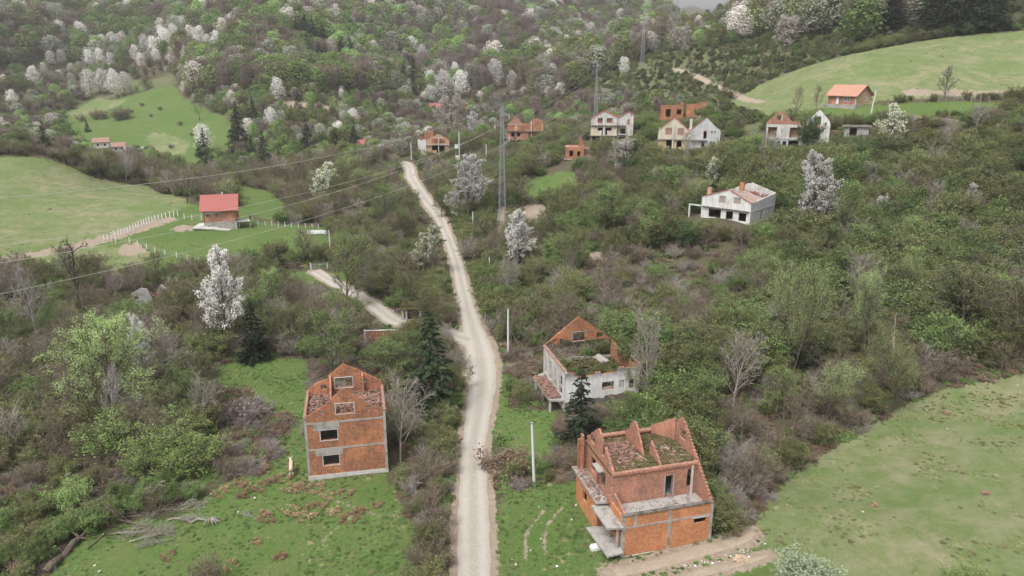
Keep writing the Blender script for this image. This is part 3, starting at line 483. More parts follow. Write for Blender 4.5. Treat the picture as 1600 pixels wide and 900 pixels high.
    for i in range(5): a = random.uniform(0, 3); mb.bar((5.8+random.uniform(0, 2), 5+random.uniform(0, 3), 7.15), (7.3+random.uniform(0, 1.6), 4.2+random.uniform(0, 2.5), 7.25), .05)
    mb.bar((4.6, 4.6, 7.1), (3.9, 6.2, 7.3), .07); h.add('fallen_beam', 'grey_wood', mb); h.keep(W, D, 1.2, 2.5)
house_b()
# ---- C: white walled ruin with a red brick back gable and weeds inside
def house_c():
    W, D = 10.3, 10.2; h = House('plastered_house', (6.9, 88, 0), 14, 'roofless white plastered ruin with red brick back gable and weeds growing inside')
    h.wall('front_wall', 'brick', (0, .05), (W, .05), [(0, 2), (W, 2), (W, 7.45)] + ragged((W, 7.4), (8.2, 7.4), .5, .08) + [(8.1, 7.55), (7.3, 7.6), (7.2, 7.0)] + ragged((7.1, 6.95), (5.0, 6.9), .5, .08) + [(4.8, 7.2), (4.1, 7.2), (4.0, 6.8)] + ragged((3.9, 6.8), (1.2, 6.85), .5, .08) + [(1.0, 7.4), (0, 7.45)], [(5.05, 6.7, 4.55, 5.7), (7.45, 8.1, 4.7, 5.75), (8.85, 9.5, 4.5, 5.7)], .22)
    h.wall('plaster_coat', 'stained_plaster', (-.02, -.012), (W+.02, -.012), [(0, 3.4)] + ragged((0, 3.4), (W, 3.9), .6, .25) + [(W+.02, 7.4)] + ragged((W, 7.36), (8.2, 7.36), .5, .06) + [(8.1, 7.5), (7.3, 7.56), (7.25, 6.96)] + ragged((7.15, 6.9), (5.0, 6.86), .5, .06) + [(4.8, 7.16), (4.1, 7.16), (4.0, 6.76)] + ragged((3.9, 6.76), (1.2, 6.8), .5, .06) + [(1.0, 7.36), (0, 7.4)], [(5.07, 6.72, 4.55, 5.7), (7.47, 8.12, 4.7, 5.75), (8.87, 9.52, 4.5, 5.7)], .055)
    h.wall('plinth', 'concrete_dark', (0, .0), (W, .0), [(0, -.5), (W, -.5), (W, 3.85)] + ragged((W, 3.85), (0, 3.3), .6, .2), t=.04)
    h.box('window_frame', 'white_plaster', 7.5, 8.06, .09, .16, 4.72, 5.74)
    L = D; so = [(0, 2), (L, 2)] + ragged((L, 7.45), (0, 7.5), .4, .05); ho = [(.9, 1.7, 4.0, 6.4), (3.0, 3.9, 3.7, 6.5), (5.2, 6.1, 3.7, 6.5), (7.6, 8.8, 3.7, 6.4)]
    h.wall('side_wall', 'white_plaster', (0, D), (0, .3), so, ho, .25); h.wall('side_wall', 'brick', (W, .3), (W, D-.3), [(0, 2), (L-.6, 2)] + ragged((L-.6, 7.6), (6.5, 7.2), .4, .15) + ragged((6.4, 6.6), (3.2, 6.3), .5, .2) + ragged((3, 7.2), (0, 7.4), .4, .12), [(3, 4.4, 4.6, 5.8)], .25)
    mb = MB()
    for i in range(30): mb.box(-.12, .34, .35+i*.325, .35+i*.325+random.uniform(.32, .34), 7.5, 7.56+random.uniform(0, .1))
    h.add('coping', 'tile_old', mb); mb = MB()
    for i in list(range(9)): mb.box(W-.1, W+.35, .35+i*.325, .35+i*.325+random.uniform(.32, .34), 7.5+i*.015, 7.6+i*.015+random.uniform(0, .1))
    h.add('coping', 'tile_old', mb)
    g = [(0, 2), (W, 2), (W, 7.5)] + ragged((W, 7.55), (5.25, 11.45), .3, .04) + [(5.15, 11.5)] + ragged((5.05, 11.45), (0, 7.6), .3, .04); hb = [(4.2, 6.1, 7.85, 9.2), (8.0, 9.1, 7.7, 8.5), (1.5, 2.4, 8.1, 8.9)]
    h.wall('gable_wall', 'brick', (W, D), (0, D), g, hb, .25); h.add('window_frame', 'concrete', frame4(MB(), 4.2, 6.1, 7.85, 9.2, D-.32, .08, .1)); h.box('pillar', 'wood', 5.75, 5.87, D-1.3, D-1.18, 5.0, 8.9)
    h.box('floor_slab', 'concrete', .1, W-.3, .28, D-.26, 4.55, 4.8); f = lambda x, y: 4.85 + .5*math.exp(-((x-5)**2+(y-7)**2)/12)
    mb = MB(); rubble_mb(mb, .4, W-.3, .5, D-.4, 0, 1500, .4, .4, f); h.add('rubble', 'moss', mb); h.add('roof_sheet', 'concrete', MB().slab([(6.8, 8.6, 5.7), (7.8, 6.8, 5.4), (9.0, 7.6, 5.4), (8.0, 9.3, 5.9)], .05))
    h.wall('partition_wall', 'concrete', (W-.3, 9.4), (.4, 9.4), [(0, 4.8), (9.5, 4.8), (9.5, 5.7)] + ragged((9.4, 5.7), (0, 5.5), .7, .12), t=.12)
    h.wall('partition_wall', 'brick_pink', (.3, 2.2), (1.4, .4), [(0, 4.8), (2.1, 4.8), (2.1, 7.2)] + ragged((2, 7.2), (0, 6.3), .3, .08), t=.15)
    h.add('balcony_slab', 'concrete', MB().slab([(-1.9, 1.0, 3.5), (0, .4, 3.5), (0, D-.3, 3.55), (-1.9, D-1.5, 3.55)], .22)); mb = MB(); rubble_mb(mb, -1.9, -.1, 1.2, D-1.6, 3.6, 420, .3, .15); h.add('rubble', 'rubble', mb)
    for y in (1.2, 4.6, 8.0): h.box('porch_post', 'concrete_pale', -1.75, -1.5, y, y+.25, -.3, 3.3)
    h.wall('side_wall', 'painted_shade', (0, D), (0, .3), rect(L, -.5, 1.99), t=.25); h.keep(W, D, .2, 0)  # lower side wall takes the near-black shade colour below the balcony slab
    mb = MB()
house_c()
# ---- D: white house on the right slope, dark slab line above the windows
def house_d():
    W, D = 10.6, 11.6; h = House('plastered_house', (38.8, 150.0, 15.3), -42, 'white ruin with three black windows and dark band beside the large blossoming tree')
    g = [(0, -1), (W, -1), (W, 4.7)] + ragged((W, 4.75), (6.3, 7.0), .4, .03) + [(5.6, 7.1)] + ragged((5.3, 7.0), (2.6, 6.1), .5, .03) + ragged((2.4, 6.0), (0, 5.0), .5, .03)
    ho = [[(1.7, .85), (3.5, .85), (3.5, .05), (4.4, .05), (4.4, 2.65), (1.7, 2.65)], (5.5, 7.0, .85, 2.6), (8.2, 9.8, .85, 2.6), (3.8, 5.2, 4.2, 5.7), (6.9, 8.4, 4.4, 5.7)]
    h.wall('gable_wall', 'white_plaster_clean', (0, 0), (W, 0), g, ho, .28); h.box('balcony_slab', 'concrete_dark', .3, W-.3, -.42, .0-.003, 2.95, 3.12); h.box('floor_slab', 'concrete', -.02, W+.02, -.02, D, 2.8, 2.94)
    h.box('floor_slab', 'concrete_pale', -.2, W+.1, -.9, -.003, -.35, -.1); h.box('roof_edge', 'tile_old', W-.2, W+.15, 0, .5, 4.76, 4.85)
    for q in ((3.8, 5.2, 4.2, 5.7), (6.9, 8.4, 4.4, 5.7)): h.box('window_board', 'grey_wood', q[0], q[1], .12, .16, q[2], q[3])
    for q in ho[1:3]: h.box('room_wall_or_shade', 'painted_shade', q[0]-.5, q[1]+.5, 3, 3.1, 0, 2.8)  # black sheets behind two windows, the room's shade given as colour
    mb = MB(); mb.bar((W+.1, -.1, 4.85), (6.0, -.1, 7.2), .1); mb.bar((5.7, -.1, 7.2), (0, -.1, 5.1), .08); h.add('verge', 'tile_red', mb)
    h.wall('side_wall', 'grey_plaster', (W, .28), (W, D), [(0, -1), (D-.28, -1)] + ragged((D-.3, 5.6), (0, 4.7), .5, .05), [(4.6, 5.5, .2, 2.6), (8.4, 9.2, 1.2, 2.6)], .28); h.box('string_course', 'grey_plaster', W+.002, W+.05, .3, D, 2.9, 3.08)
    h.wall('side_wall', 'white_plaster', (0, D), (0, .28), rect(D-.28, -1, 5.0)); h.wall('back_wall', 'white_plaster', (W, D), (0, D), [(0, -1), (W, -1), (W, 5)] + ragged((W, 5), (5.5, 7.3), .5, .12) + ragged((5.3, 7.3), (0, 5.6), .5, .04), [(2, 3.2, 3.6, 4.8)])
    h.add('roof', 'debris', MB().slab([(W-.1, .4, 4.85), (W-.1, 5.2, 4.9), (6.6, 5.6, 6.4), (6.2, .4, 6.95)], .15)); h.add('roof', 'tile_old', MB().slab([(.1, .5, 5.1), (5.6, .5, 6.9), (5.4, 3.4, 6.7), (.1, 3.0, 5.0)], .12))
    h.wall('cross_wall', 'grey_plaster', (W-.3, 6.2), (1.2, 6.2), [(0, 2.9), (9.1, 2.9), (9.1, 5.0)] + ragged((9, 5.0), (4.6, 6.5), .4, .1) + ragged((4.4, 6.5), (0, 5.0), .4, .1), t=.2); h.box('attic_floor', 'debris', .2, W-.2, .3, D-.3, 3.2, 3.4)
    mb = MB(); rubble_mb(mb, .5, W-.4, 3.5, D-.4, 3.5, 500, .45, .9); rubble_mb(mb, 6.3, W-.4, 5.6, D-.6, 4.6, 260, .5, .5); h.add('roof_tiles', 'rubble', mb); mb = MB(); rubble_mb(mb, 4.5, 8.2, 6.4, 8.6, 5.4, 130, .5, .6); h.add('roof_tiles', 'tile_red', mb)
    h.box('chimney', 'brick_bright', 5.6, 6.4, 5.0, 5.6, 4, 8.1); h.box('chimney', 'brick_tan', .3, 1.0, 1.6, 2.2, 4, 6.9)
    mb = MB(); mb.box(-3.4, -.02, 1.0, 1.25, 2.7, 2.95); mb.box(-3.4, -3.1, 1.0, 1.25, -1.2, 2.69); h.add('pergola', 'white_plaster_clean', mb); h.wall('foundation', 'concrete_dark', (.6, -.1), (W, -.1), rect(W-.6, -2.5, -.4), t=.6)
    h.wall('foundation', 'grey_plaster', (W+.03, .2), (W+.03, D-3), rect(D-3.2, -2.5, -1.0), t=.3); h.keep(W, D, .4, 3.5); h.o.scale = (1, 1, .94)
    for u in (-1, -2.2, -3.4, -4.6):
        for v in (-5, -3.5, -2, -.5, 1): HOUSE_SPOTS.append((h.loc[0] + u*math.cos(h.rz) - v*math.sin(h.rz), h.loc[1] + u*math.sin(h.rz) + v*math.cos(h.rz), 1.3))
house_d()
# ---- E: yellow and grey twin gabled house
def house_e():
    D = 9; h = House('twin_house', (39.2, 201.5, 24.0), -13, 'twin gabled ruin, left half yellow and right half grey, below the orange brick blocks', r=1)
    g = [(0, -1), (8, -1), (8, 5.3), (4.3, 8.5), (3.9, 8.5), (0, 5.3)]
    h.wall('gable_wall', 'cream_plaster', (0, 0), (8, 0), [(0, 3.15)] + [(8, 3.15), (8, 5.3), (4.2, 8.6), (3.9, 8.6), (0, 5.3)], [(1.8, 3.5, 4.2, 6.0), (5.0, 6.6, 4.1, 5.9), (3.0+.55, 3.9, 3.2, 5.6)][:2], .25)
    h.wall('front_wall', 'yellow_plaster', (0, 0), (8, 0), rect(8, -1, 2.9), [[(2.2, 1.15), (3.1, 1.15), (3.1, .1), (3.65, .1), (3.65, 2.8), (2.2, 2.8)], [(4.9, 0.1), (5.3, .1), (5.3, 1.0), (6.25, 1.0), (6.25, 2.6), (4.9, 2.6)]], .25)
    h.box('balcony_slab', 'concrete', -.2, 8.1, -.5, 1, 2.905, 3.145); h.box('parapet', 'cream_plaster', -.1, 3.4, -.48, -.38, 3.15, 4.1); h.box('parapet', 'cream_plaster', 4.5, 7.9, -.48, -.38, 3.15, 4.1); h.box('pillar', 'white_plaster_clean', 3.75, 4.05, -.45, -.15, -1, 7.2)
    for q in ((1.8, 3.5, 4.2, 6.0), (5.0, 6.6, 4.1, 5.9)): h.box('window_board', 'tile_old', q[0], q[1], .1, .16, q[2], q[3])
    h.wall('gable_wall', 'grey_plaster', (8.02, -.1), (16, -.1), [(0, -1), (8, -1), (8, 5.2)] + [(4.4, 8.6), (4.0, 8.6), (0, 5.3)], [(3.7, 4.5, 3.3, 5.6), (3.3, 4.1, 0, 2.4), (5.6, 6.0, 4.8, 5.5), (6.4, 6.75, 4.8, 5.5), (5.4, 5.9, 1.9, 2.6), (6.4, 6.8, 1.8, 2.6)], .25)
    h.box('balcony_slab', 'concrete', 8.4, 12.8, -.9, -.105, 2.9, 3.08)
    mb = MB(); mb.bar((0, -.05, 5.35), (4.05, -.05, 8.7), .1); mb.bar((4.05, -.05, 8.7), (8, -.05, 5.35), .1); mb.bar((8.1, -.15, 5.35), (12.1, -.15, 8.7), .1); h.add('verge', 'tile_red', mb)
    for x in (0, 7.9): h.wall('side_wall', 'yellow_plaster', (x, D), (x, .25), rect(D-.25, -1, 5.3), t=.25)
    h.wall('side_wall', 'grey_plaster', (16, 0), (16, D), rect(D, -1, 5.2)); h.wall('back_wall', 'brick', (16, D), (0, D), rect(16, -1, 5.2), [(2, 3, 3.5, 5), (10, 11, 3.5, 5)]); h.box('attic_floor', 'rubble', .25, 15.7, .3, D-.3, 3.15, 3.35)
    h.box('chimney', 'white_plaster', 8.0, 8.7, 2.2, 2.9, 3.3, 8.2); h.box('roof', 'rubble', .3, 15.7, 1, D-.5, 5.0, 5.1); h.box('ledge', 'concrete_dark', .2, 8, -.5, -.05, -.6, -.1); h.keep(16, D, .3, 3)
house_e()
# ---- F: white ruin with red brick gable, tall broken gable beside it
def house_f():
    h = House('ruined_house', (64.2, 190.5, 25.6), -21, 'white ruin with small red brick gable and tall broken white gable, below the bungalow'); D = 8
    h.wall('front_wall', 'white_plaster', (0, 0), (9.2, 0), rect(9.2, 2.6, 6.1), [(.5, 2.6, 2.9, 5.4), (5.7, 8.3, 2.9, 5.4)]); h.wall('front_wall', 'grey_plaster', (0, 0), (9.2, 0), rect(9.2, -1.5, 2.35), [(.6, 2.3, .4, 2.1), (2.9, 3.7, -.6, 2.0), (4.2, 5.1, -.4, 2.0), (5.6, 8.0, .2, 2.2)])
    h.box('floor_slab', 'concrete', -.1, 9.3, -.1, D, 2.355, 2.595); h.wall('gable_wall', 'brick_pink', (0, .02), (9.2, .02), [(0, 6.105), (9.2, 6.105), (9.2, 6.9)] + ragged((9.1, 6.9), (5.9, 6.9), .5, .08) + ragged((5.7, 7.2), (3.6, 9.2), .3, .04) + [(3.4, 9.3), (3.0, 9.3)] + ragged((2.8, 9.2), (.05, 6.7), .3, .04), [(2.4, 3.6, 7.2, 8.4)], .22)
    h.box('window_frame', 'white_plaster', 3.4, 3.6, -.02, .2, 7.2, 8.4); 
    for q in ((.5, 2.6, 2.9, 5.4), (5.7, 8.3, 2.9, 5.4)): h.box('room_wall_or_shade', 'brick_tan', q[0]-.3, q[1]+.3, 1.6, 1.75, 2.6, 6)
    h.wall('gable_wall', 'white_plaster_clean', (9.25, 0), (14.9, 0), [(0, -.5), (5.65, -.5), (5.65, 6.2)] + [(5.3, 7.2), (3.1, 9.7), (2.7, 9.7), (0, 6.9)], [(1.0, 1.5, 2.0, 5.8), (2.3, 3.4, 2.6, 8.2), (4.4, 4.8, 6.2, 6.8)], .25); h.box('window_frame', 'white_plaster', 11.55, 12.65, -.03, .2, 8.21, 8.5)
    for x in (0, 8.95, 14.65): h.wall('side_wall', 'grey_plaster', (x, D), (x, .3), rect(D-.3, -1.5, 5.5), t=.25)
    h.wall('back_wall', 'brick_pink', (14.9, D), (0, D), rect(14.9, -1.5, 5.8)); h.box('attic_floor', 'rubble', .3, 14.6, .3, D-.3, 5.2, 5.4); h.box('room_shade_sheet', 'painted_shade', .4, 8.8, 2.5, 2.6, -1, 2.3); h.keep(15, D, .3, 2.5)  # black sheet paints the shade behind the lower windows
house_f()
# ---- G: new bungalow with orange tile roof
def house_g():
    W, D, e = 9.2, 8.2, .75; h = House('bungalow', (88.4, 213.2, 35.7), -55, 'new brick bungalow with orange tiled roof and white door below the upper right meadow')
    h.wall('front_wall', 'brick_pink', (0, 0), (W, 0), rect(W, -.3, 3.0), [(2.7, 3.6, .1, 2.3), (5.4, 7.1, .9, 2.35)]); h.box('door', 'white_paint', 2.72, 3.58, .05, .12, .1, 2.28)
    fr = MB(); frame4(fr, 5.5, 7.0, 1.0, 2.25, .02, .1, .1); fr.box(6.2, 6.3, .03, .11, 1.0, 2.25); w_ = h.add('window', 'white_paint', fr); h.add('pane', 'glass_dark', MB().box(5.5, 7.0, .13, .15, 1.0, 2.25), w_)
    g = [(0, -.3), (D, -.3), (D, 3.0), (D/2, 5.7), (0, 3.0)]; h.wall('gable_wall', 'brick_tan', (W, 0), (W, D), g, [(4.8, 5.7, 1.1, 2.3)]); h.wall('gable_wall', 'brick_tan', (0, D), (0, 0), g); h.wall('back_wall', 'brick_tan', (W, D), (0, D), rect(W, -.3, 3.0))
    fr = MB().box(W+.0, W+.06, 4.8, 4.9, 1.1, 2.3).box(W, W+.06, 5.6, 5.7, 1.1, 2.3).box(W, W+.06, 4.9, 5.6, 2.2, 2.3).box(W, W+.06, 4.9, 5.6, 1.1, 1.2); w_ = h.add('window', 'white_paint', fr); h.add('pane', 'glass_dark', MB().box(W-.05, W-.02, 4.9, 5.6, 1.2, 2.2), w_)
    s = 2.7 / (D/2); h.add('roof', 'tile_orange', MB().slab([(-e, -e, 3.05-e*s), (W+e, -e, 3.05-e*s), (W+e, D/2, 5.85), (-e, D/2, 5.85)], .12)); h.add('roof', 'tile_orange', MB().slab([(-e, D/2+.003, 5.85), (W+e, D/2+.003, 5.85), (W+e, D+e, 3.05-e*s), (-e, D+e, 3.05-e*s)], .12))
    h.add('barge_board', 'bark_dark', MB().slab([(W+e+.01, -e, 3.0-e*s), (W+e+.05, -e, 3.0-e*s), (W+e+.05, D/2, 5.8), (W+e+.01, D/2, 5.8)], .22).slab([(W+e+.01, D/2, 5.8), (W+e+.05, D/2, 5.8), (W+e+.05, D+e, 3.0-e*s), (W+e+.01, D+e, 3.0-e*s)], .22))
    h.box('pillar', 'grey_plaster', W-.3, W+.02, -.02, .3, -.3, 3.0); h.box('terrace', 'concrete', -1.2, W+.3, -1.0, D, -1.4, -.05); h.keep(W, D, 1, 2); h.o.scale = (.9, .9, .88)
house_g()
# ---- H: three storey pale ruin
def house_h():
    h = House('three_storey_house', (23.6, 226, 22.7), -8, 'three storey pale ruin standing below the second pylon'); D = 8; W = 7.8
    h.wall('front_wall', 'white_plaster', (3.3, 1.0), (W, 1.0), rect(4.5, -1, 3.0), [(1.7, 3.2, -.5, 2.4)]); h.box('porch_post', 'concrete', .2, .45, .2, .45, -2, 3); h.box('room_wall_or_shade', 'painted_shade', .3, 3.4, 3, 3.2, -1.5, 3)  # black sheet stands for the shade in the open ground storey
    h.box('floor_slab', 'concrete_dark', -.3, W+2.2, -.7, D, 3.0, 3.2); h.wall('front_wall', 'cream_plaster', (0, 0), (W, 0), rect(W, 3.2, 6.0), [[(2.1, 4.6), (3.3, 4.6), (3.3, 3.3), (3.6, 3.3), (3.6, 5.5), (2.1, 5.5)], [(4.4, 3.3), (4.9, 3.3), (4.9, 4.6), (6.2, 4.6), (6.2, 5.5), (4.4, 5.5)]])
    h.box('floor_slab', 'concrete_dark', -.2, W+2.6, -.5, D, 6.0, 6.2); h.wall('gable_wall', 'white_plaster', (0, 0), (W, 0), [(0, 6.2), (W, 6.2), (W, 7.9)] + ragged((W, 8.4), (4.2, 10.3), .4, .04) + ragged((3.6, 10.3), (0.05, 7.9), .4, .04), [(2.0, 3.5, 6.9, 8.3), (4.7, 6.3, 6.9, 8.3)])
    for q in ((2.0, 3.5), (4.7, 6.3)): h.box('room_wall_or_shade', 'brick_pink', q[0]-.2, q[1]+.2, .8, .95, 6.2, 8.4)
    mb = MB(); mb.bar((0, -.05, 8.0), (3.9, -.05, 10.4), .12); mb.bar((3.9, -.05, 10.4), (W+.2, -.05, 8.4), .12); mb.bar((W+.2, 1.2, 8.4), (W+3.4, 1.2, 10.2), .14); mb.bar((W+3.4, 1.2, 10.2), (W+4.6, 1.2, 9.2), .14); h.add('verge', 'tile_red', mb)
    h.box('pillar', 'white_plaster_clean', 3.8, 4.15, -.3, -.01, -1, 9.4)
    h.wall('wing_wall', 'white_plaster', (W+.1, 1.3), (W+4.8, 1.3), [(0, -1), (4.7, -1), (4.7, 9.0), (3.4, 10.1), (3.1, 10.1), (0, 8.3)], [(2.9, 3.6, 6.3, 8.0), (1, 2.4, 3.4, 5.2)]); h.box('balcony_slab', 'concrete_pale', W+.2, W+2.6, .0, 1.2, 3.5, 3.65)
    for x, z in ((0, 7.9), (W-.2, 8.2), (W+4.6, 8)): h.wall('side_wall', 'grey_plaster', (x, D), (x, 1.6), rect(D-1.6, -1, z), t=.2)
    h.wall('back_wall', 'brick_pink', (W+4.8, D), (0, D), [(0, -1), (W+4.8, -1), (W+4.8, 8), (W+.9, 10.2), (4, 8), (0, 9.5)]); h.keep(13, D, .3, 3)
house_h()
# ---- I: orange three storey shell by the first pylon
def house_i():
    h = House('brick_house', (-1.6, 262, 18.6), -2, 'three storey orange brick shell with dark slabs, just right of the nearest pylon'); W = 5.4; D = 8
    for x in (.2, 1.5, 3.0): h.box('porch_post', 'concrete', x, x+.3, .2, .5, -2.5, 2.6)
    h.box('room_wall_or_shade', 'painted_shade', .2, 4.6, 2.5, 2.7, -2, 2.6); h.wall('front_wall', 'brick', (4.6, .2), (6.4, .2), rect(1.8, -1.5, 2.55)); h.box('floor_slab', 'concrete_dark', -.1, 7.6, -.5, D, 2.6, 2.8)  # sheet behind the porch posts carries painted shade, as on the upper floors
    h.wall('front_wall', 'brick_pink', (0, 0), (7.4, 0), rect(7.4, 2.8, 5.6), [(1.3, 2.5, 3.8, 5.2), (3.3, 4.5, 3.8, 5.2), (2.4, 2.9, 2.85, 3.7)]); h.box('room_wall_or_shade', 'painted_shade', .3, 7, 2.5, 2.7, 2.8, 5.6); h.box('floor_slab', 'concrete_dark', -.1, 12.6, -.5, D, 5.6, 5.8)
    h.wall('front_wall', 'brick', (0, 0), (5.3, 0), rect(5.3, 5.8, 7.9)); h.box('pillar', 'brick_tan', 2.6, 3.4, -.12, -.01, 5.8, 7.9); h.wall('gable_wall', 'brick_pink', (0, 2), (5.3, 2), [(0, 5.8), (5.3, 5.8), (5.3, 8), (3.1, 10.4), (2.6, 10.4), (.2, 8)]); h.box('ring_beam', 'concrete', .6, 5, .1, .4, 7.91, 8.2)
    h.wall('wing_wall', 'brick', (5.35, 1), (12.4, 1), [(0, 5.8), (7.05, 5.8), (7.05, 8.0)] + ragged((7, 8.6), (4.8, 9.0), .5, .2) + ragged((4.6, 8.0), (0, 8.0), .6, .1), []); h.wall('wing_wall', 'brick_pink', (7.45, 1.0), (10.5, 1.0), rect(3.05, 2.0, 5.55)); h.box('porch_post', 'brick_tan', 12.0, 12.4, .6, 1.0, 2, 8)
    h.wall('gable_wall', 'brick_pink', (7.5, 4), (12.4, 4), [(0, 5.8), (4.9, 5.8), (4.9, 8.8), (2.6, 10), (0, 8.8)]); h.box('room_wall_or_shade', 'painted_shade', 8, 12.3, 3.5, 3.7, 1, 5.6)
    h.wall('back_wall', 'brick', (12.4, D), (0, D), rect(12.4, -1, 7.8)); h.wall('side_wall', 'brick', (0, D), (0, .3), rect(D-.3, 2.8, 7.8)); h.keep(13, D, .3, 4)
house_i()
# ---- J: tan house on dark posts with a small white annex
def house_j():
    h = House('unfinished_house', (-29.9, 262, 15.5), 6, 'tan brick shell on dark posts with small white annex where the gravel road tops out'); W = 8; D = 8
    h.wall('annex_wall', 'white_plaster_clean', (-3, 1), (-.15, 1), rect(2.85, -.5, 5.6), [(.6, 1.0, 1.2, 2.3), (1.9, 2.3, 1.2, 2.3)]); h.wall('annex_wall', 'white_plaster_clean', (-3, 4), (-3, 1.25), rect(2.75, -.5, 5.6)); h.wall('annex_wall', 'white_plaster_clean', (-.15, 4), (-3, 4), rect(2.85, -.5, 5.6)); h.box('annex_roof', 'concrete_pale', -3, -.15, 1.3, 4, 5.3, 5.4); h.box('annex_gable', 'brick', -2.4, -1.3, 1.3, 2.2, 5.41, 6.5)
    h.wall('front_wall', 'brick_tan', (0, 0), (W, 0), rect(W, 1.2, 3.95), [[(1.9, 2.2), (3.5, 2.2), (3.5, 1.25), (6.3, 1.25), (6.3, 3.8), (1.9, 3.8)]]); h.box('room_wall_or_shade', 'painted_shade', .2, W-.2, 2, 2.2, -1.6, 3.9); h.box('floor_slab', 'concrete', -.2, W+.2, -.5, D, 3.96, 4.16)  # black backing paints the shade in the openings and between the posts
    h.box('pillar', 'concrete_pale', 4.05, 4.35, -.4, -.1, -2.0, 6.3); h.box('floor_slab', 'concrete_dark', 2.6, W, -.1, D, .95, 1.19)
    for x in (2.7, 5.6, 7.6): h.box('porch_post', 'concrete_dark', x, x+.3, .1, .4, -2, .95)
    h.wall('gable_wall', 'brick_tan', (0, 0), (W, 0), [(0, 4.16), (W, 4.16), (W, 5.0)] + ragged((W, 5.4), (4.4, 7.7), .4, .1) + ragged((3.8, 7.7), (0, 5.4), .4, .1), [(1.8, 4.0, 4.5, 6.2), (4.6, 6.6, 4.5, 6.0)]); h.wall('partition_wall', 'brick', (.6, 1.6), (W-.5, 1.6), rect(W-1.1, 4.16, 6.4))
    h.wall('back_wall', 'brick', (2.5, 4), (-.8, 4), [(0, 4), (3.3, 4), (3.3, 7.5), (1, 9), (0, 8.6)]); h.wall('side_wall', 'brick_tan', (W, 0.3), (W, D), rect(D-.3, 1.2, 5)); h.wall('side_wall', 'brick_tan', (0, D), (0, .3), rect(D-.3, 1.2, 5)); h.keep(9, D, .5, 4)
house_j()
# ---- K: small house with red roof in the left meadow
def house_k():
    W, D, e = 7.9, 6.4, .75; h = House('red_roofed_house', (-79.0, 186.6, 5.6), 14, 'small brick house with bright red roof and concrete terrace, alone in the left meadow')
    h.wall('front_wall', 'brick_pink', (0, 0), (W, 0), rect(W, 1.6, 5.25), [(.7, 1.5, 3.0, 3.75), (2.9, 3.6, 3.0, 3.75)]); h.box('lintel', 'concrete', .05, 4.2, -.03, .1, 3.76, 4.05); h.box('foundation', 'concrete', -.06, W+.06, -.06, D+.05, -1.2, 1.6)
    h.box('window_pane', 'glass_dark', .7, 1.5, .15, .18, 3.0, 3.75); h.box('window_pane', 'glass_dark', 2.9, 3.6, .15, .18, 3.0, 3.75)
    g = [(0, 1.6), (D, 1.6), (D, 5.2), (D/2, 8.1), (0, 5.2)]; h.wall('gable_wall', 'brick_pink', (W, 0), (W, D), g, [(2.6, 3.5, 1.62, 3.6)]); h.wall('gable_wall', 'brick_pink', (0, D), (0, 0), g); h.wall('back_wall', 'brick_pink', (W, D), (0, D), rect(W, 1.6, 5.2)); h.box('door', 'wood', W-.12, W-.06, 2.62, 3.48, 1.62, 3.58)
    s = 2.9/(D/2); h.add('roof', 'tile_red', MB().slab([(-e, -e, 5.3-e*s), (W+e, -e, 5.3-e*s), (W+e, D/2, 8.25), (-e, D/2, 8.25)], .1)); h.add('roof', 'tile_red', MB().slab([(-e, D/2+.003, 8.25), (W+e, D/2+.003, 8.25), (W+e, D+e, 5.3-e*s), (-e, D+e, 5.3-e*s)], .1))
    h.add('eave', 'wood', MB().slab([(W+.1, -e+.1, 5.1-e*s), (W+e-.05, -e+.1, 5.1-e*s), (W+e-.05, D/2, 8.05), (W+.1, D/2, 8.05)], .06)); h.box('chimney', 'concrete_pale', 4.4, 4.8, D/2+.4, D/2+.8, 7, 8.7)
    h.add('terrace', 'concrete_pale', MB().slab([(-3.0, -.4, .5), (-1.6, 3.6, .9), (-.06, 3.6, .9), (-.06, -.06, .75), (W+.06, -.06, -.62), (W+.06, 2.6, -.62), (W+4.2, 2.6, -.6), (W+4.0, -.9, -.7), (W-.2, -1.2, -.7), (2, -.9, .1)], .25))
    h.add('deck', 'concrete_pale', MB().slab([(W+.07, .2, 1.5), (W+3.3, .5, 1.5), (W+3.2, 3.6, 1.5), (W+.07, 3.6, 1.5)], .18)); h.add('deck_wall', 'bark_dark', MB().box(W+3.1, W+3.25, 1.0, 3.4, 1.51, 2.6))
    for p in ((W+3.0, .7), (W+.4, .5)): h.box('deck_post', 'concrete', p[0], p[0]+.2, p[1], p[1]+.2, -.8, 1.31)
    h.keep(W, D, 2, 3)
house_k()
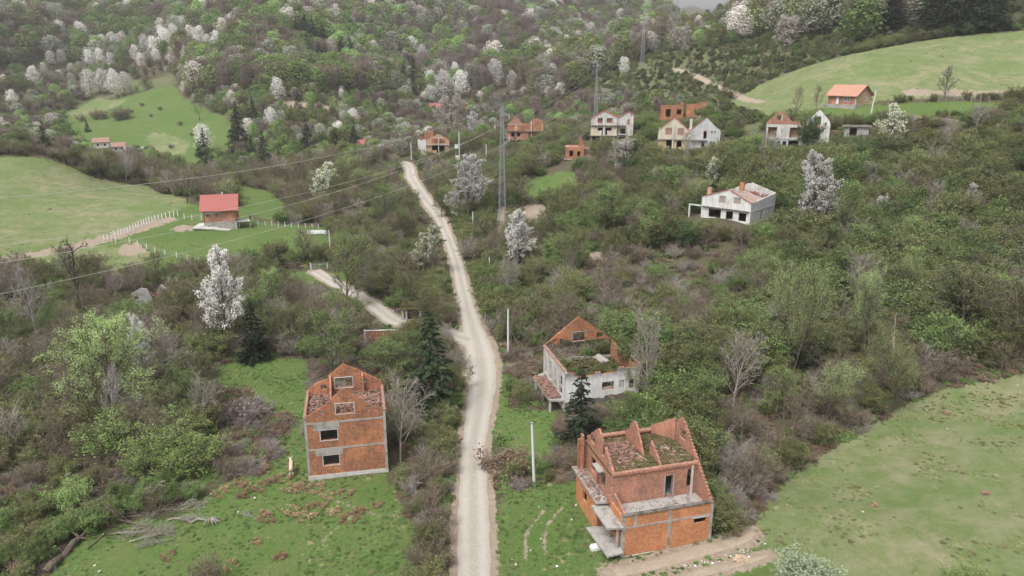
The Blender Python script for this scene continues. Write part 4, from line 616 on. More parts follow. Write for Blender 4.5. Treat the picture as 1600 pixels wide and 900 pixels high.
# ---- L, M: small brick blocks
def house_l():
    h = House('brick_hut', (15.4, 214.5, 19.4), -3, 'small orange brick hut with tall chimney stub, alone among shrubs below the three storey ruin'); W = 5.4
    h.wall('front_wall', 'brick', (0, 0), (W, 0), rect(W, .8, 3.6), [(1.1, 2.1, 1.6, 3.2), (3.3, 4.2, 1.6, 3.0)]); h.box('pillar', 'brick_pink', 2.35, 2.65, -.05, -.005, .8, 3.6); h.wall('side_wall', 'brick', (W, 0), (W, 6), rect(6, .8, 3.6)); h.wall('side_wall', 'brick', (0, 6), (0, .3), rect(5.7, .8, 3.6)); h.wall('back_wall', 'brick', (W, 6), (0, 6), rect(W, .8, 3.6)); h.box('floor_slab', 'concrete', -.4, W+.3, -.6, 6, .6, .8)
    h.box('roof_slab', 'brick_pink', -.05, W+.05, -.05, 5.9, 3.61, 4.2); h.box('chimney', 'brick', 3.7, 4.9, .5, 1.3, 4.21, 6.4); h.box('room_wall_or_shade', 'painted_shade', .4, W-.4, 1.8, 1.9, .8, 3.6); h.box('beam', 'brick_tan', W+.1, W+3, .6, .9, 3.7, 4.1)  # shade behind the hut windows is a black sheet
    for x in (.2, 4.8): h.box('post', 'concrete', x, x+.25, .1, .35, -2.5, .6)
    h.box('room_wall_or_shade', 'painted_shade', 0, W, 1.2, 1.3, -2, .6); h.keep(W, 6, .5, 4)  # dark sheet under the raised floor, shade put into its colour
house_l()
for (nm, loc, W, lab, ho, tops) in (('brick_block', (49.3, 252, 29.0), 7.4, 'left one of the two roofless orange brick blocks behind the twin gabled house', [(1.8, 3.3, .8, 3.3), (5.3, 6.8, 1.6, 3.3)], [(7.4, 5.6), (6.2, 5.6), (6.1, 4.6), (0, 4.4)]),
                                    ('brick_block', (57.4, 250, 29.3), 6.5, 'right one of the two roofless orange brick blocks behind the twin gabled house', [(2.9, 3.4, 1.8, 3.2)], [(6.5, 5.2), (5.4, 5.4), (3, 4.7), (0, 4.6)])):
    h = House(nm, loc, -14, lab, 'brick ruin', 'orange brick blocks'); h.wall('front_wall', 'brick', (0, 0), (W, 0), [(0, -1), (W, -1)] + tops, ho); h.wall('side_wall', 'brick', (0, 6), (0, .3), rect(5.7, -1, 4.3)); h.wall('side_wall', 'brick', (W, 0.3), (W, 6), rect(5.7, -1, 4.3)); h.wall('back_wall', 'brick_pink', (W, 6), (0, 6), rect(W, -1, 4.2)); h.box('floor_slab', 'concrete_dark', .3, W-.3, .3, 5.7, 3.4, 3.55); h.box('pillar', 'brick_pink', 4.0, 4.3, -.05, -.005, -1, 4.4); h.keep(W, 6, .4, 3)
# ---- small far and hidden buildings
def simple_house(name, px, py, W, D, hw, hr, rz, wall, roof, label, cat='house', holes=None, gable_front=False, up=0):
    p = hit(px, py); h = House(name, (p.x, p.y, p.z + up), rz, label, cat)
    if gable_front: prof = [(0, -1.5), (W, -1.5), (W, hw), (W/2, hw+hr), (0, hw)]
    else: prof = rect(W, -1.5, hw)
    h.wall('front_wall', wall, (0, 0), (W, 0), prof, holes or [(W*.2, W*.2+.9, 1, 2.1), (W*.65, W*.65+.9, 1, 2.1)]); g = [(0, -1.5), (D, -1.5), (D, hw), (D/2, hw+hr), (0, hw)] if not gable_front else rect(D, -1.5, hw)
    h.wall('side_wall', wall, (W, 0.25), (W, D), [(min(a, D-.25), b) for a, b in g]); h.wall('side_wall', wall, (0, D), (0, .25), [(min(a, D-.25), b) for a, b in g]); h.wall('back_wall', wall, (W, D), (0, D), prof); h.box('room_wall_or_shade', 'painted_shade', .3, W-.3, 1.2, 1.3, -1, hw-.1)  # interior shade painted on a sheet behind the front windows
    if roof:
        e = .5
        if gable_front: s = hr/(W/2); h.add('roof', roof, MB().slab([(-e, -e, hw+.05-e*s), (W/2, -e, hw+hr+.08), (W/2, D+e, hw+hr+.08), (-e, D+e, hw+.05-e*s)], .1).slab([(W/2+.003, -e, hw+hr+.08), (W+e, -e, hw+.05-e*s), (W+e, D+e, hw+.05-e*s), (W/2+.003, D+e, hw+hr+.08)], .1))
        else: s = hr/(D/2); h.add('roof', roof, MB().slab([(-e, -e, hw+.05-e*s), (W+e, -e, hw+.05-e*s), (W+e, D/2, hw+hr+.08), (-e, D/2, hw+hr+.08)], .1).slab([(-e, D/2+.003, hw+hr+.08), (W+e, D/2+.003, hw+hr+.08), (W+e, D+e, hw+.05-e*s), (-e, D+e, hw+.05-e*s)], .1))
    h.keep(W, D, .5, 3); return h
simple_house('village_house', 147, 232, 6.5, 6, 3, 1.6, 25, 'white_plaster_clean', 'tile_old', 'pink roofed white house half hidden by trees below the far green field')
simple_house('village_house', 176, 238, 5.5, 5, 2.8, 1.5, 25, 'grey_plaster', 'tile_old', 'small grey house with one dark window beside the pink roofed house below the far field')
simple_house('village_house', 556, 240, 5.5, 5, 2.8, 1.8, 10, 'white_plaster_clean', 'tile_red', 'small white house with dull red roof among dark spruces left of the road head', up=1)
simple_house('village_house', 672, 172, 7.5, 6, 1.6, 2.2, 5, 'brick', 'tile_red', 'low red roofed house deep in the wooded gully, left of the large pale blossom tree', up=.2)
simple_house('village_house', 722, 176, 5, 6, 3.4, 1.6, -5, 'brick_pink', 'tile_red', 'small pink house peeping out right of the large pale blossom tree', gable_front=True, up=.2)
h = simple_house('shed', 1318, 214, 5.6, 4, 2.6, .2, -20, 'block_wall', 'concrete_dark', 'small grey concrete block shed right of the tall broken white gable', 'shed', [(1.2, 2.9, .3, 2.2)])
p = hit(203, 478); h = House('stone_ruin', (p.x, p.y, p.z), 12, 'pale crumbling stone ruin with one window hole, hidden among bare trees below the left meadow', 'ruin')
h.wall('wall', 'block_wall', (0, 0), (4.2, 0), [(0, -1), (4.2, -1), (4.2, 1.2), (3.6, 3.2), (2.4, 3.5), (.6, 2.4), (0, 1.6)], [(1.1, 1.8, 1.2, 2.0)], .4); h.wall('wall', 'block_wall', (0, 5), (0, .45), [(0, -1), (4.5, -1), (4.5, 1.7), (2, 2), (0, 1)], t=.4); h.wall('wall', 'block_wall', (4.4, 3), (6.6, 2.2), [(0, -1), (2.3, -1), (2.3, 2.6), (1.2, 3.3), (0, 1.5)], t=.3)
mb = MB(); rubble_mb(mb, 0, 6, .6, 4, 1.2, 200, .5, .5); h.add('rubble', 'rubble', mb); h.keep(6, 3, .3, 3)
p = hit(572, 535); h = House('garden_wall', (p.x, p.y, p.z), 6, 'short red brick garden wall with a white end post below the side road', 'wall'); h.wall('wall', 'brick', (0, 0), (5.2, 0), rect(5.2, -.8, 2.0), t=.25); h.box('post', 'white_plaster_clean', -.3, -.02, -.1, .3, -.8, 2.2); h.box('coping', 'concrete_pale', -.02, 5.6, -.08, .33, 2.0, 2.1); h.keep(5, 1, .2, 2.5)
p = hit(628, 501); h = House('collapsed_porch', (p.x, p.y, p.z), 4, 'ruined concrete porch with mossy slab and dark opening beside the side road', 'ruin'); h.box('post', 'concrete', 0, .35, 0, .35, -.5, 2.2); h.box('post', 'concrete', .7, 1.0, 0, .3, -.5, 1.9); h.box('post', 'concrete', 3.2, 3.5, 0, .35, -.5, 1.9); h.add('slab', 'moss', MB().slab([(-.3, -.3, 2.45), (3.9, -.3, 2.3), (3.7, 3, 2.9), (0, 3, 3.0)], .25)); h.box('wall', 'painted_shade', .9, 3.3, .5, .7, -.5, 2.1); mb = MB(); rubble_mb(mb, -.3, 3.8, 0, 2.9, 2.6, 160, .4, .2); h.add('rubble', 'moss', mb); h.keep(4, 2, .3, 3)  # the dark opening is a near-black sheet with its shade painted in
# ------------------------------------------------------------------ plants: a few grown shapes per kind, then copies that share the meshes
class Plant:
    def __init__(s, seed): s.rg = np.random.RandomState(seed); s.V = []; s.F = []; s.nv = 0; s.tips = []; s.LV = []; s.LR = []
    def tube(s, pts, r0, r1, k=3):
        pts = np.array(pts); m = len(pts); d = np.gradient(pts, axis=0); d /= np.linalg.norm(d, axis=1)[:, None] + 1e-9
        ref = np.array([0, 0, 1.]) if abs(d[0, 2]) < .9 else np.array([1., 0, 0]); u = np.cross(d, ref); u /= np.linalg.norm(u, axis=1)[:, None] + 1e-9; v = np.cross(d, u)
        a = np.arange(k) * 2 * np.pi / k; r = np.linspace(r0, r1, m)[:, None, None]
        ring = pts[:, None] + r * (u[:, None] * np.cos(a)[None, :, None] + v[:, None] * np.sin(a)[None, :, None]); b = s.nv; s.V.append(ring.reshape(-1, 3)); s.nv += m * k
        for i in range(m - 1):
            for j in range(k): j2 = (j+1) % k; s.F.append((b+i*k+j, b+i*k+j2, b+(i+1)*k+j2, b+(i+1)*k+j))
    def grow(s, p, d, L, r, lv, sp):
        rg = s.rg; n = sp['seg'][lv]; pts = [np.array(p, float)]; d = np.array(d, float)
        for i in range(n):
            d = d + rg.normal(0, sp['wob'][lv], 3) + np.array([0, 0, sp['up'][lv]]); d /= np.linalg.norm(d); pts.append(pts[-1] + d * L / n)
        s.tube(pts, r, max(r * sp['tap'][lv], sp.get('rmin', .012)), 5 if lv == 0 and r > .08 else 3)
        if lv + 1 < len(sp['kids']) + 1 and lv < len(sp['kids']):
            k = sp['kids'][lv]; f0 = sp['from'][lv]; az = rg.uniform(0, 6.28)
            for c in range(k):
                f = f0 + (1 - f0) * (c + rg.uniform(0, 1)) / k; f = min(f, .99); q = f * n; i = int(q); pt = pts[i] + (pts[min(i+1, n)] - pts[i]) * (q - i)
                dd = pts[min(i+1, n)] - pts[i]; dd /= np.linalg.norm(dd) + 1e-9; az += 2.4 + rg.normal(0, .4); a = R(sp['ang'][lv]) * rg.uniform(.7, 1.25)
                ref = np.array([0, 0, 1.]) if abs(dd[2]) < .9 else np.array([1., 0, 0]); u = np.cross(dd, ref); u /= np.linalg.norm(u); v = np.cross(dd, u)
                nd = dd * math.cos(a) + (u * math.cos(az) + v * math.sin(az)) * math.sin(a)
                shape = sp['prof'](f) if lv == 0 else (1 - .45 * f)
                s.grow(pt, nd, L * sp['len'][lv] * shape * rg.uniform(.75, 1.2), r * sp['rad'][lv], lv + 1, sp)
        if lv >= len(sp['kids']): s.tips.append((pts, L))
        elif lv == len(sp['kids']) - 1: s.tips.append((pts[-2:], L * .3))
    def leaves(s, per, size, spread, keep=1.0, zmin=0, long=1.0, droop=0.0, cover=None, flat=.35):
        rg = s.rg; C_ = []; K_ = []
        top = max(t[0][-1][2] for t in s.tips)
        for pts, L in s.tips:
            if rg.rand() > keep: continue
            if cover is not None and not cover(pts[-1], rg): continue
            n = max(1, int(per * rg.uniform(.5, 1.5))); a, b = np.array(pts[0]), np.array(pts[-1]); f = rg.uniform(.15, 1.08, (n, 1)); c = a + (b - a) * f + rg.normal(0, spread, (n, 3)); c[:, 2] -= droop * rg.rand(n)
            C_.append(c); K_.append(np.clip(np.full(n, rg.uniform(0, 1)) * .6 + rg.uniform(0, .4, n) + .12 * (c[:, 2] / top - .5), 0, 1))
        if not C_: return
        c = np.vstack(C_); kk = np.concatenate(K_); m = c[:, 2] > zmin; c, kk = c[m], kk[m]; s.quads(c, kk, size, long, flat)
    def quads(s, c, kk, size, long=1.0, flat=.35, nrm=None):
        rg = s.rg; n = len(c); nn = rg.normal(0, 1, (n, 3)); nn[:, 2] = np.abs(nn[:, 2]) + flat
        if nrm is not None: nn = nrm + rg.normal(0, .38, (n, 3))
        nn /= np.linalg.norm(nn, axis=1)[:, None]; t = rg.normal(0, 1, (n, 3)); u = np.cross(nn, t); u /= np.linalg.norm(u, axis=1)[:, None] + 1e-9; v = np.cross(nn, u)
        sz = size * rg.uniform(.6, 1.35, (n, 1)) * .5; s.LV.append(np.stack([c - u*sz*long - v*sz*.3, c + v*sz, c + u*sz*long - v*sz*.2, c - v*sz*1.0], 1)); s.LR.append(kk)
    def mesh(s, name, bark, leaf=None):
        out = []
        if s.V and bark: me = bpy.data.meshes.new(name + '_wood'); V = np.vstack(s.V); me.from_pydata(V.tolist(), [], s.F); me.polygons.foreach_set('use_smooth', [True]*len(s.F)); me.materials.append(M[bark]); out.append(me)
        else: out.append(None)
        if s.LV and leaf:
            Q = np.vstack(s.LV); kk = np.concatenate(s.LR); m = len(Q); me = bpy.data.meshes.new(name + '_leaf'); me.vertices.add(m*4); me.vertices.foreach_set('co', Q.ravel()); me.loops.add(m*4); me.loops.foreach_set('vertex_index', np.arange(m*4, dtype=np.int32))
            me.polygons.add(m); me.polygons.foreach_set('loop_start', np.arange(0, m*4, 4, dtype=np.int32)); me.polygons.foreach_set('loop_total', np.full(m, 4, np.int32)); me.update(calc_edges=True)
            at = me.attributes.new('rnd', 'FLOAT', 'POINT'); at.data.foreach_set('value', np.repeat(kk, 4).astype(np.float32)); me.materials.append(M[leaf]); out.append(me)
        else: out.append(None)
        return out
def joined(name, parts):
    ms = [m for m in parts if m]; V = []; F = []; mi = []; mats = []; rn = []; b = 0
    for m in ms:
        n = len(m.vertices); co = np.empty(n*3); m.vertices.foreach_get('co', co); V.append(co.reshape(-1, 3)); k = len(mats); mats.append(m.materials[0]); F += [tuple(b + i for i in p.vertices) for p in m.polygons]; mi += [k]*len(m.polygons)
        r = np.zeros(n, np.float32)
        if 'rnd' in m.attributes: m.attributes['rnd'].data.foreach_get('value', r)
        rn.append(r); b += n
    me = bpy.data.meshes.new(name); me.from_pydata(np.vstack(V).tolist(), [], F); me.polygons.foreach_set('material_index', mi)
    for m in mats: me.materials.append(m)
    at = me.attributes.new('rnd', 'FLOAT', 'POINT'); at.data.foreach_set('value', np.concatenate(rn)); return me
PROTO = {}        # kind -> list of (wood mesh, leaf mesh, joined mesh, height)
def add_proto(kind, pl, bark, leaf, height, join=True):
    w_, l_ = pl.mesh(kind, bark, leaf)
    if kind.endswith('tree') or kind == 'willow':
        zs = np.concatenate([v[:, 2] for v in pl.V] + [v[..., 2].ravel() for v in pl.LV]); height = float(np.percentile(zs, 99.3))
    PROTO.setdefault(kind, []).append((w_, l_, joined(kind, (w_, l_)) if join else None, height))
flatp = lambda f: 1.0 - .35 * f
def bushsp(ln=.55, ang=38): return dict(seg=(4, 3, 2), wob=(.10, .16, .2), up=(.03, .05, .05), tap=(.35, .4, .5), kids=(9, 5), **{'from': (.18, .2)}, ang=(ang, 40), len=(ln, .5), rad=(.5, .6), prof=flatp, rmin=.010)
def make_bush(kind, seeds, bark, leaf, H_=3.0, stems=13, lean=.55, per=5, size=.13, spread=.12, keep=.8, width=1.0, ln=.5, r=.035, kids=(9, 5), zmin=.2, flat=.35):
    for sd_ in seeds:
        p = Plant(sd_); rg = p.rg; sp = bushsp(ln); sp['kids'] = kids
        for i in range(stems):
            a = i * 2.4 + rg.uniform(-.4, .4); q = lean * math.sqrt((i + .5) / stems) * rg.uniform(.8, 1.2) * width; b = rg.uniform(0, .28) * width
            p.grow((math.cos(a)*b, math.sin(a)*b, -.25), (math.cos(a)*q, math.sin(a)*q, 1), H_ * rg.uniform(.7, 1.08) / math.sqrt(1 + q*q*.6), r, 0, sp)
        if leaf: p.leaves(per, size, spread, keep, zmin, flat=flat)
        add_proto(kind, p, bark, leaf, H_)
make_bush('shrub_olive', (11, 12, 13, 14), 'twig_olive', 'leaf_olive', 3.6, 15, .62, 9, .115, .12, .85)
make_bush('shrub_brown', (21, 22, 23), 'twig_brown', 'leaf_bud', 2.8, 16, .75, 2, .07, .08, .6, kids=(10, 6))
make_bush('shrub_grey', (31, 32), 'twig_grey', 'leaf_bud', 3.0, 15, .7, 1, .07, .08, .4, kids=(10, 6))
make_bush('shrub_green', (41, 42, 43), 'twig_olive', 'leaf_green', 3.4, 15, .65, 10, .12, .13, .9)
make_bush('shrub_bright', (51, 52), 'twig_brown', 'leaf_bright', 3.6, 16, .75, 9, .11, .13, .75)
make_bush('shrub_dark', (61, 62), 'twig_olive', 'leaf_dark', 3.2, 15, .65, 11, .12, .13, .95)
make_bush('shrub_silver', (65,), 'twig_grey', 'leaf_silver', 3.0, 22, .8, 8, .12, .12, .95)
make_bush('bramble', (71, 72, 73), 'twig_purple', 'leaf_russet', 1.2, 20, 1.9, 3, .09, .12, .8, width=1.6, ln=.7, r=.022, kids=(8, 5), zmin=.05)
make_bush('bramble_grey', (75, 76), 'twig_grey', 'leaf_mauve', 1.3, 20, 1.8, 3, .08, .12, .8, width=1.5, ln=.7, r=.022, kids=(8, 5), zmin=.05)
make_bush('tussock', (81, 82), None, 'straw', .55, 10, 1.1, 5, .07, .05, 1, ln=.4, r=.01, kids=(5, 3), zmin=0)
make_bush('weed', (85, 86), None, 'leaf_green', .5, 12, 1.3, 5, .10, .08, 1, ln=.5, r=.01, kids=(5, 3), zmin=0)
for kind, seeds, leaf in (('sward', (95, 96, 97), 'grass_blade'), ('sward_dry', (98, 99), 'grass_dry')):
    for sd_ in seeds:
        p = Plant(sd_); rg = p.rg; n = 260; a = rg.uniform(0, 6.28, n); r_ = np.sqrt(rg.rand(n)) * (.75 + .25*np.sin(a*3 + sd_)); c = np.stack([r_*.5*np.cos(a), r_*.5*np.sin(a), rg.uniform(.1, 1, n)], 1)
        sz = .5; u = rg.normal(0, .10, (n, 3)); v = np.stack([rg.normal(0, .16, n), rg.normal(0, .16, n), np.full(n, .45)], 1); u[:, 2] *= .3; p.LV.append(np.stack([c - v - u*.4, c - v + u*.4, c + v + u*.1, c + v - u*.1], 1)); p.LR.append(np.clip(rg.uniform(0, 1, n), 0, 1)); add_proto(kind, p, None, leaf, 1.0)
def make_juniper(seeds):
    for sd_ in seeds:
        p = Plant(sd_); rg = p.rg; n = 1700; h_ = 2.0; z = rg.uniform(0, 1, n) ** .9; a = rg.uniform(0, 6.28, n); lob = 1 + .3*np.sin(a*3 + sd_) + .2*np.sin(a*5 + z*6); rad = 1.25 * (1 - z**1.6) ** .6 * lob * (.55 + .45*rg.uniform(0, 1, n)) + .05
        c = np.stack([rad*np.cos(a), rad*np.sin(a), z*h_], 1); p.quads(c, np.clip(rg.normal(.5, .2, n) + .25*np.sin(a*4 + z*9), 0, 1), .20, 1.3, .6); p.grow((0, 0, -.2), (0, 0, 1), .8, .05, 0, dict(bushsp(), kids=())); p.tips = []; add_proto('juniper', p, 'bark_dark', 'juniper', h_)
make_juniper((91, 92, 93))
def treesp(ang=(52, 42, 40), ln=(.42, .5, .45), kids=(16, 7, 5), up=(.01, .06, .03, .0), frm=.25, prof=None, wob=(.05, .10, .15, .2)):
    return dict(seg=(7, 5, 3, 2), wob=wob, up=up, tap=(.3, .3, .4, .5), kids=kids, **{'from': (frm, .25, .2)}, ang=ang, len=ln, rad=(.38, .5, .6), prof=prof or (lambda f: math.sin(math.pi * (.18 + .75 * f)) ** .7 + .05), rmin=.014)
def make_tree(kind, seeds, bark, leaf, H_, r, sp, per, size, spread, keep=1, zmin=1.5, cover=None, lean=.06, flat=.3, forks=1):
    for sd_ in seeds:
        p = Plant(sd_); rg = p.rg
        for k in range(forks):
            a = k * 6.28 / forks + rg.uniform(0, 1); q = lean if forks == 1 else .28; p.grow((math.cos(a)*.1*(forks > 1), math.sin(a)*.1*(forks > 1), -.4), (math.cos(a)*q, math.sin(a)*q, 1), H_ * (1 if forks == 1 else rg.uniform(.8, 1)), r * (1 if forks == 1 else .7), 0, sp)
        if leaf: p.leaves(per, size, spread, keep, zmin, cover=cover, flat=flat)
        add_proto(kind, p, bark, leaf, H_)
conic = lambda f: (1.12 - f) ** .75 * (.55 + .45 * min(1, f * 4))
make_tree('blossom_tree', (101, 102, 103, 104), 'bark', 'blossom', 8, .16, treesp((46, 38, 36), (.44, .46, .42), (24, 9, 5), (.0, .10, .04, 0), .14, conic), 9, .12, .10, .97, .6)
make_tree('pink_tree', (111, 112), 'bark', 'blossom_pink', 8, .2, treesp((56, 42, 40), (.5, .48, .42), (18, 10, 6), (0, .06, .02, 0), .15), 6, .14, .12, .95, .8)
make_tree('budding_tree', (115, 116), 'bark', 'blossom_green', 8, .16, treesp((42, 38, 38), (.42, .46, .42), (20, 7, 4), (0, .10, .04, 0), .15, conic), 5, .17, .12, .9, .8)
make_tree('willow', (121, 122, 123), 'bark', 'leaf_lime', 14, .26, treesp((44, 42, 40), (.48, .48, .42), (17, 10, 6), (0, .08, .03, 0), .2), 16, .11, .30, .36, 2, forks=2)
make_tree('big_bright_tree', (125,), 'bark', 'leaf_lime', 13, .24, treesp((50, 42, 40), (.5, .46, .42), (26, 12, 7), (0, .07, .03, 0), .12), 12, .11, .20, .95, 1.0)
make_tree('green_tree', (131, 132, 133), 'bark', 'leaf_green', 8, .17, treesp((50, 42, 40), (.5, .5, .45), (18, 9, 6), (0, .07, .03, 0), .15), 7, .125, .15, .9, .8)
make_tree('bright_tree', (141, 142), 'bark', 'leaf_bright', 8, .17, treesp((46, 40, 40), (.46, .5, .45), (18, 9, 6), (0, .09, .03, 0), .15), 6, .12, .14, .8, .8)
make_tree('olive_tree', (145, 146), 'bark', 'leaf_olive', 8, .17, treesp((46, 42, 40), (.5, .5, .45), (17, 9, 6), (0, .08, .03, 0), .18), 6, .12, .14, .8, .8)
make_tree('bare_tree', (151, 152, 153), 'twig_grey', 'leaf_bud', 8, .15, treesp((42, 38, 36), (.48, .5, .5), (17, 9, 6), (0, .10, .04, 0), .2), 1, .06, .05, .4, 1)
make_tree('brown_tree', (161, 162), 'twig_brown', 'leaf_bud', 8, .16, treesp((46, 40, 38), (.5, .5, .5), (16, 9, 6), (0, .08, .04, 0), .18), 2, .08, .08, .7, 1)
make_tree('pale_trunk_tree', (165,), 'bark_pale', None, 9, .16, treesp((40, 38, 36), (.34, .5, .5), (18, 8, 5), (0, .10, .04, 0), .3), 1, .06, .05)
make_tree('dead_tree', (168,), 'bark_dark', None, 9, .24, treesp((55, 45, 40), (.5, .45, .4), (9, 6, 4), (0, .06, .03, 0), .35, wob=(.10, .2, .2, .2)), 1, .06, .05)
def make_spruce(kind, seeds, H_, Rb, whorls, nb, nq, size):
    for sd_ in seeds:
        p = Plant(sd_); rg = p.rg; p.tube([(0, 0, -.3), (0, 0, H_*.5), (0, 0, H_)], .022*H_, .02, 5); cs = []; ks = []; us = []
        for wv in range(whorls):
            f = (wv + .6) / whorls; z = H_ * (.04 + .96 * f); L = Rb * (1 - f) ** .85 * rg.uniform(.8, 1.12) + .12
            for b in range(max(4, int(nb * (1 - f * .4)))):
                a = rg.uniform(0, 6.28); l = L * rg.uniform(.7, 1.18); m = max(4, int(nq * (l / Rb) ** .8)); t = np.sqrt(rg.uniform(.03, 1, m)); side = rg.normal(0, .10, m) * l * (1.1 - t) + rg.normal(0, .05, m)
                dz = .10 * l - .55 * l * t ** 1.3 + .28 * l * t ** 3; c = np.stack([math.cos(a)*l*t - math.sin(a)*side, math.sin(a)*l*t + math.cos(a)*side, z + dz - np.abs(side)*.5 - rg.uniform(0, .12, m)], 1)
                cs.append(c); ks.append(np.clip(t * .55 + rg.uniform(0, .4, m), 0, 1)); us.append(np.tile([math.cos(a), math.sin(a), -.35], (m, 1)))
                p.tube([(0, 0, z), (math.cos(a)*l*.5, math.sin(a)*l*.5, z + .05*l - .2*l), (math.cos(a)*l*.95, math.sin(a)*l*.95, z - .18*l)], .02, .008, 3)
        c = np.vstack(cs); kk = np.concatenate(ks); u = np.vstack(us) + rg.normal(0, .35, (len(c), 3)); u /= np.linalg.norm(u, axis=1)[:, None]; v = np.cross(u, np.array([0, 0, 1.])) + rg.normal(0, .3, (len(c), 3)); v /= np.linalg.norm(v, axis=1)[:, None]
        sz = size * rg.uniform(.6, 1.3, (len(c), 1)) * .5; p.LV.append(np.stack([c - u*sz*1.3, c + v*sz*.55, c + u*sz*1.5, c - v*sz*.55], 1)); p.LR.append(kk); add_proto(kind, p, 'bark_dark', 'needle', H_)
make_spruce('spruce', (171, 172, 173), 10, 2.9, 26, 9, 26, .42)
make_spruce('small_spruce', (175,), 6, 1.7, 20, 8, 20, .30)
# far trees: whole crowns of larger leaf clumps
def make_far(kind, seeds, leaf, bark, H_=11, n=1500, size=.50, wide=.42, top=.5, lobes=12, dens=1.0):
    for sd_ in seeds:
        p = Plant(sd_); rg = p.rg; p.tube([(0, 0, -.5), (.1, 0, H_*.4), (0, .1, H_*.8)], .22, .05, 4); C_ = []; K_ = []; ND = []
        for i in range(lobes):
            f = (i + .5) / lobes; z = H_ * (.28 + .66 * f); rr = H_ * wide * math.sin(math.pi * (.15 + top + (1 - top - .12) * f)) ** .8 if f > 0 else 1; rr = H_ * wide * (1 - abs(f - .35) ** 1.6 * 1.25)
            a = i * 2.4 + rg.uniform(-.5, .5); o = rr * .5 * rg.uniform(.6, 1.1); cc = np.array([math.cos(a)*o, math.sin(a)*o, z]); R_ = rr * rg.uniform(.42, .68) + .5
            m = int(n / lobes); d = rg.normal(0, 1, (m, 3)); d /= np.linalg.norm(d, axis=1)[:, None]; ND.append(d + np.array([0, 0, .15])); C_.append(cc + d * R_ * rg.uniform(.75, 1.08, (m, 1)) * np.array([1, 1, .85])); K_.append(np.clip(rg.uniform(.25, .65) + rg.uniform(-.15, .15, m), 0, 1))
            p.tube([(0, 0, z*.55), tuple(cc*.8), tuple(cc + np.array([0, 0, R_*.7]))], .08, .02, 3)
        p.quads(np.vstack(C_), np.concatenate(K_), size, 1.1, .2, np.vstack(ND)); add_proto(kind, p, bark, leaf, H_)
def make_far_bare(kind, seeds, leaf, bark, H_=11, wide=.38, n=420):
    for sd_ in seeds:
        p = Plant(sd_); rg = p.rg; p.tube([(0, 0, -.5), (.1, 0, H_*.5), (0, .1, H_*.95)], .2, .04, 4)
        for i in range(n):
            z = H_ * rg.uniform(.2, .8); a = rg.uniform(0, 6.28); o = rg.uniform(0, .35)*H_*wide; q = rg.uniform(.15, .9); l = H_*rg.uniform(.10, .26); b = np.array([math.cos(a)*o, math.sin(a)*o, z]); p.tube([b, b + l*np.array([math.cos(a)*q, math.sin(a)*q, 1])], .045, .02, 3); p.tips.append(([b, b + l*np.array([math.cos(a)*q, math.sin(a)*q, 1])], l))
        p.leaves(3, .26, .25, 1, 1, flat=.1); add_proto(kind, p, bark, leaf, H_)
make_far('far_green', (201, 202, 203), 'leaf_green', 'bark_dark'); make_far('far_bright', (205, 206), 'leaf_bright', 'bark_dark', n=1400); make_far('far_olive', (208, 209, 210), 'leaf_olive', 'bark_dark'); make_far('far_grey', (212, 213), 'leaf_grey', 'bark', n=1400)
make_far_bare('far_mauve', (221, 222, 223), 'leaf_mauve', 'twig_purple'); make_far_bare('far_brown', (225, 226), 'leaf_bud', 'twig_brown'); make_far('far_blossom', (231, 232, 233), 'blossom', 'bark', n=1500, size=.38, wide=.34, lobes=11); make_far('far_pink', (235, 236), 'blossom_pink', 'bark', n=1500, size=.38, wide=.38, lobes=11)
# ------------------------------------------------------------------ placing
INFO = dict(blossom_tree=('white blossoming tree', 'blossom tree'), pink_tree=('pale pink blossoming tree', 'blossom tree'), budding_tree=('greenish white flowering tree', 'blossom tree'), willow=('sparse lime green tree', 'tree'), green_tree=('green leafed tree', 'tree'),
  bright_tree=('bright green young tree', 'tree'), big_bright_tree=('big bright green tree', 'tree'), olive_tree=('olive green tree', 'tree'), bare_tree=('leafless grey tree', 'tree'), brown_tree=('leafless brown tree', 'tree'), pale_trunk_tree=('leafless tree with pale trunk', 'tree'), dead_tree=('dark leafless tree with crooked limbs', 'tree'),
  spruce=('dark green spruce', 'spruce'), small_spruce=('small dark spruce', 'spruce'), juniper=('dark olive juniper', 'juniper'), shrub_olive=('olive green shrub', 'bush'), shrub_brown=('leafless brown shrub', 'bush'), shrub_grey=('leafless grey shrub', 'bush'), shrub_green=('green leafed shrub', 'bush'),
  shrub_bright=('bright green shrub', 'bush'), shrub_dark=('dark green shrub', 'bush'), shrub_silver=('pale blue green shrub', 'bush'), bramble=('low purple brown bramble mound', 'bush'), bramble_grey=('low greyish bramble mound', 'bush'), tussock=('straw brown rush tussock', 'tussock'), weed=('low green weed', 'weed'),
  far_green=('green leafed tree', 'tree'), far_bright=('bright green tree', 'tree'), far_olive=('olive green tree', 'tree'), far_grey=('grey green tree', 'tree'), far_mauve=('leafless mauve tree', 'tree'), far_brown=('leafless brown tree', 'tree'), far_blossom=('white blossoming tree', 'blossom tree'), far_pink=('pale pink blossoming tree', 'blossom tree'))
PART = {'bush': ('stems', 'foliage'), 'juniper': ('stems', 'foliage'), 'tussock': ('stems', 'foliage'), 'weed': ('stems', 'foliage')}
NAMES = {'tree': 'tree', 'bush': 'shrub', 'blossom tree': 'blossom_tree', 'spruce': 'spruce_tree', 'juniper': 'juniper', 'tussock': 'rush_tussock', 'weed': 'weed'}
SUN_HIDE = []
LAST = []
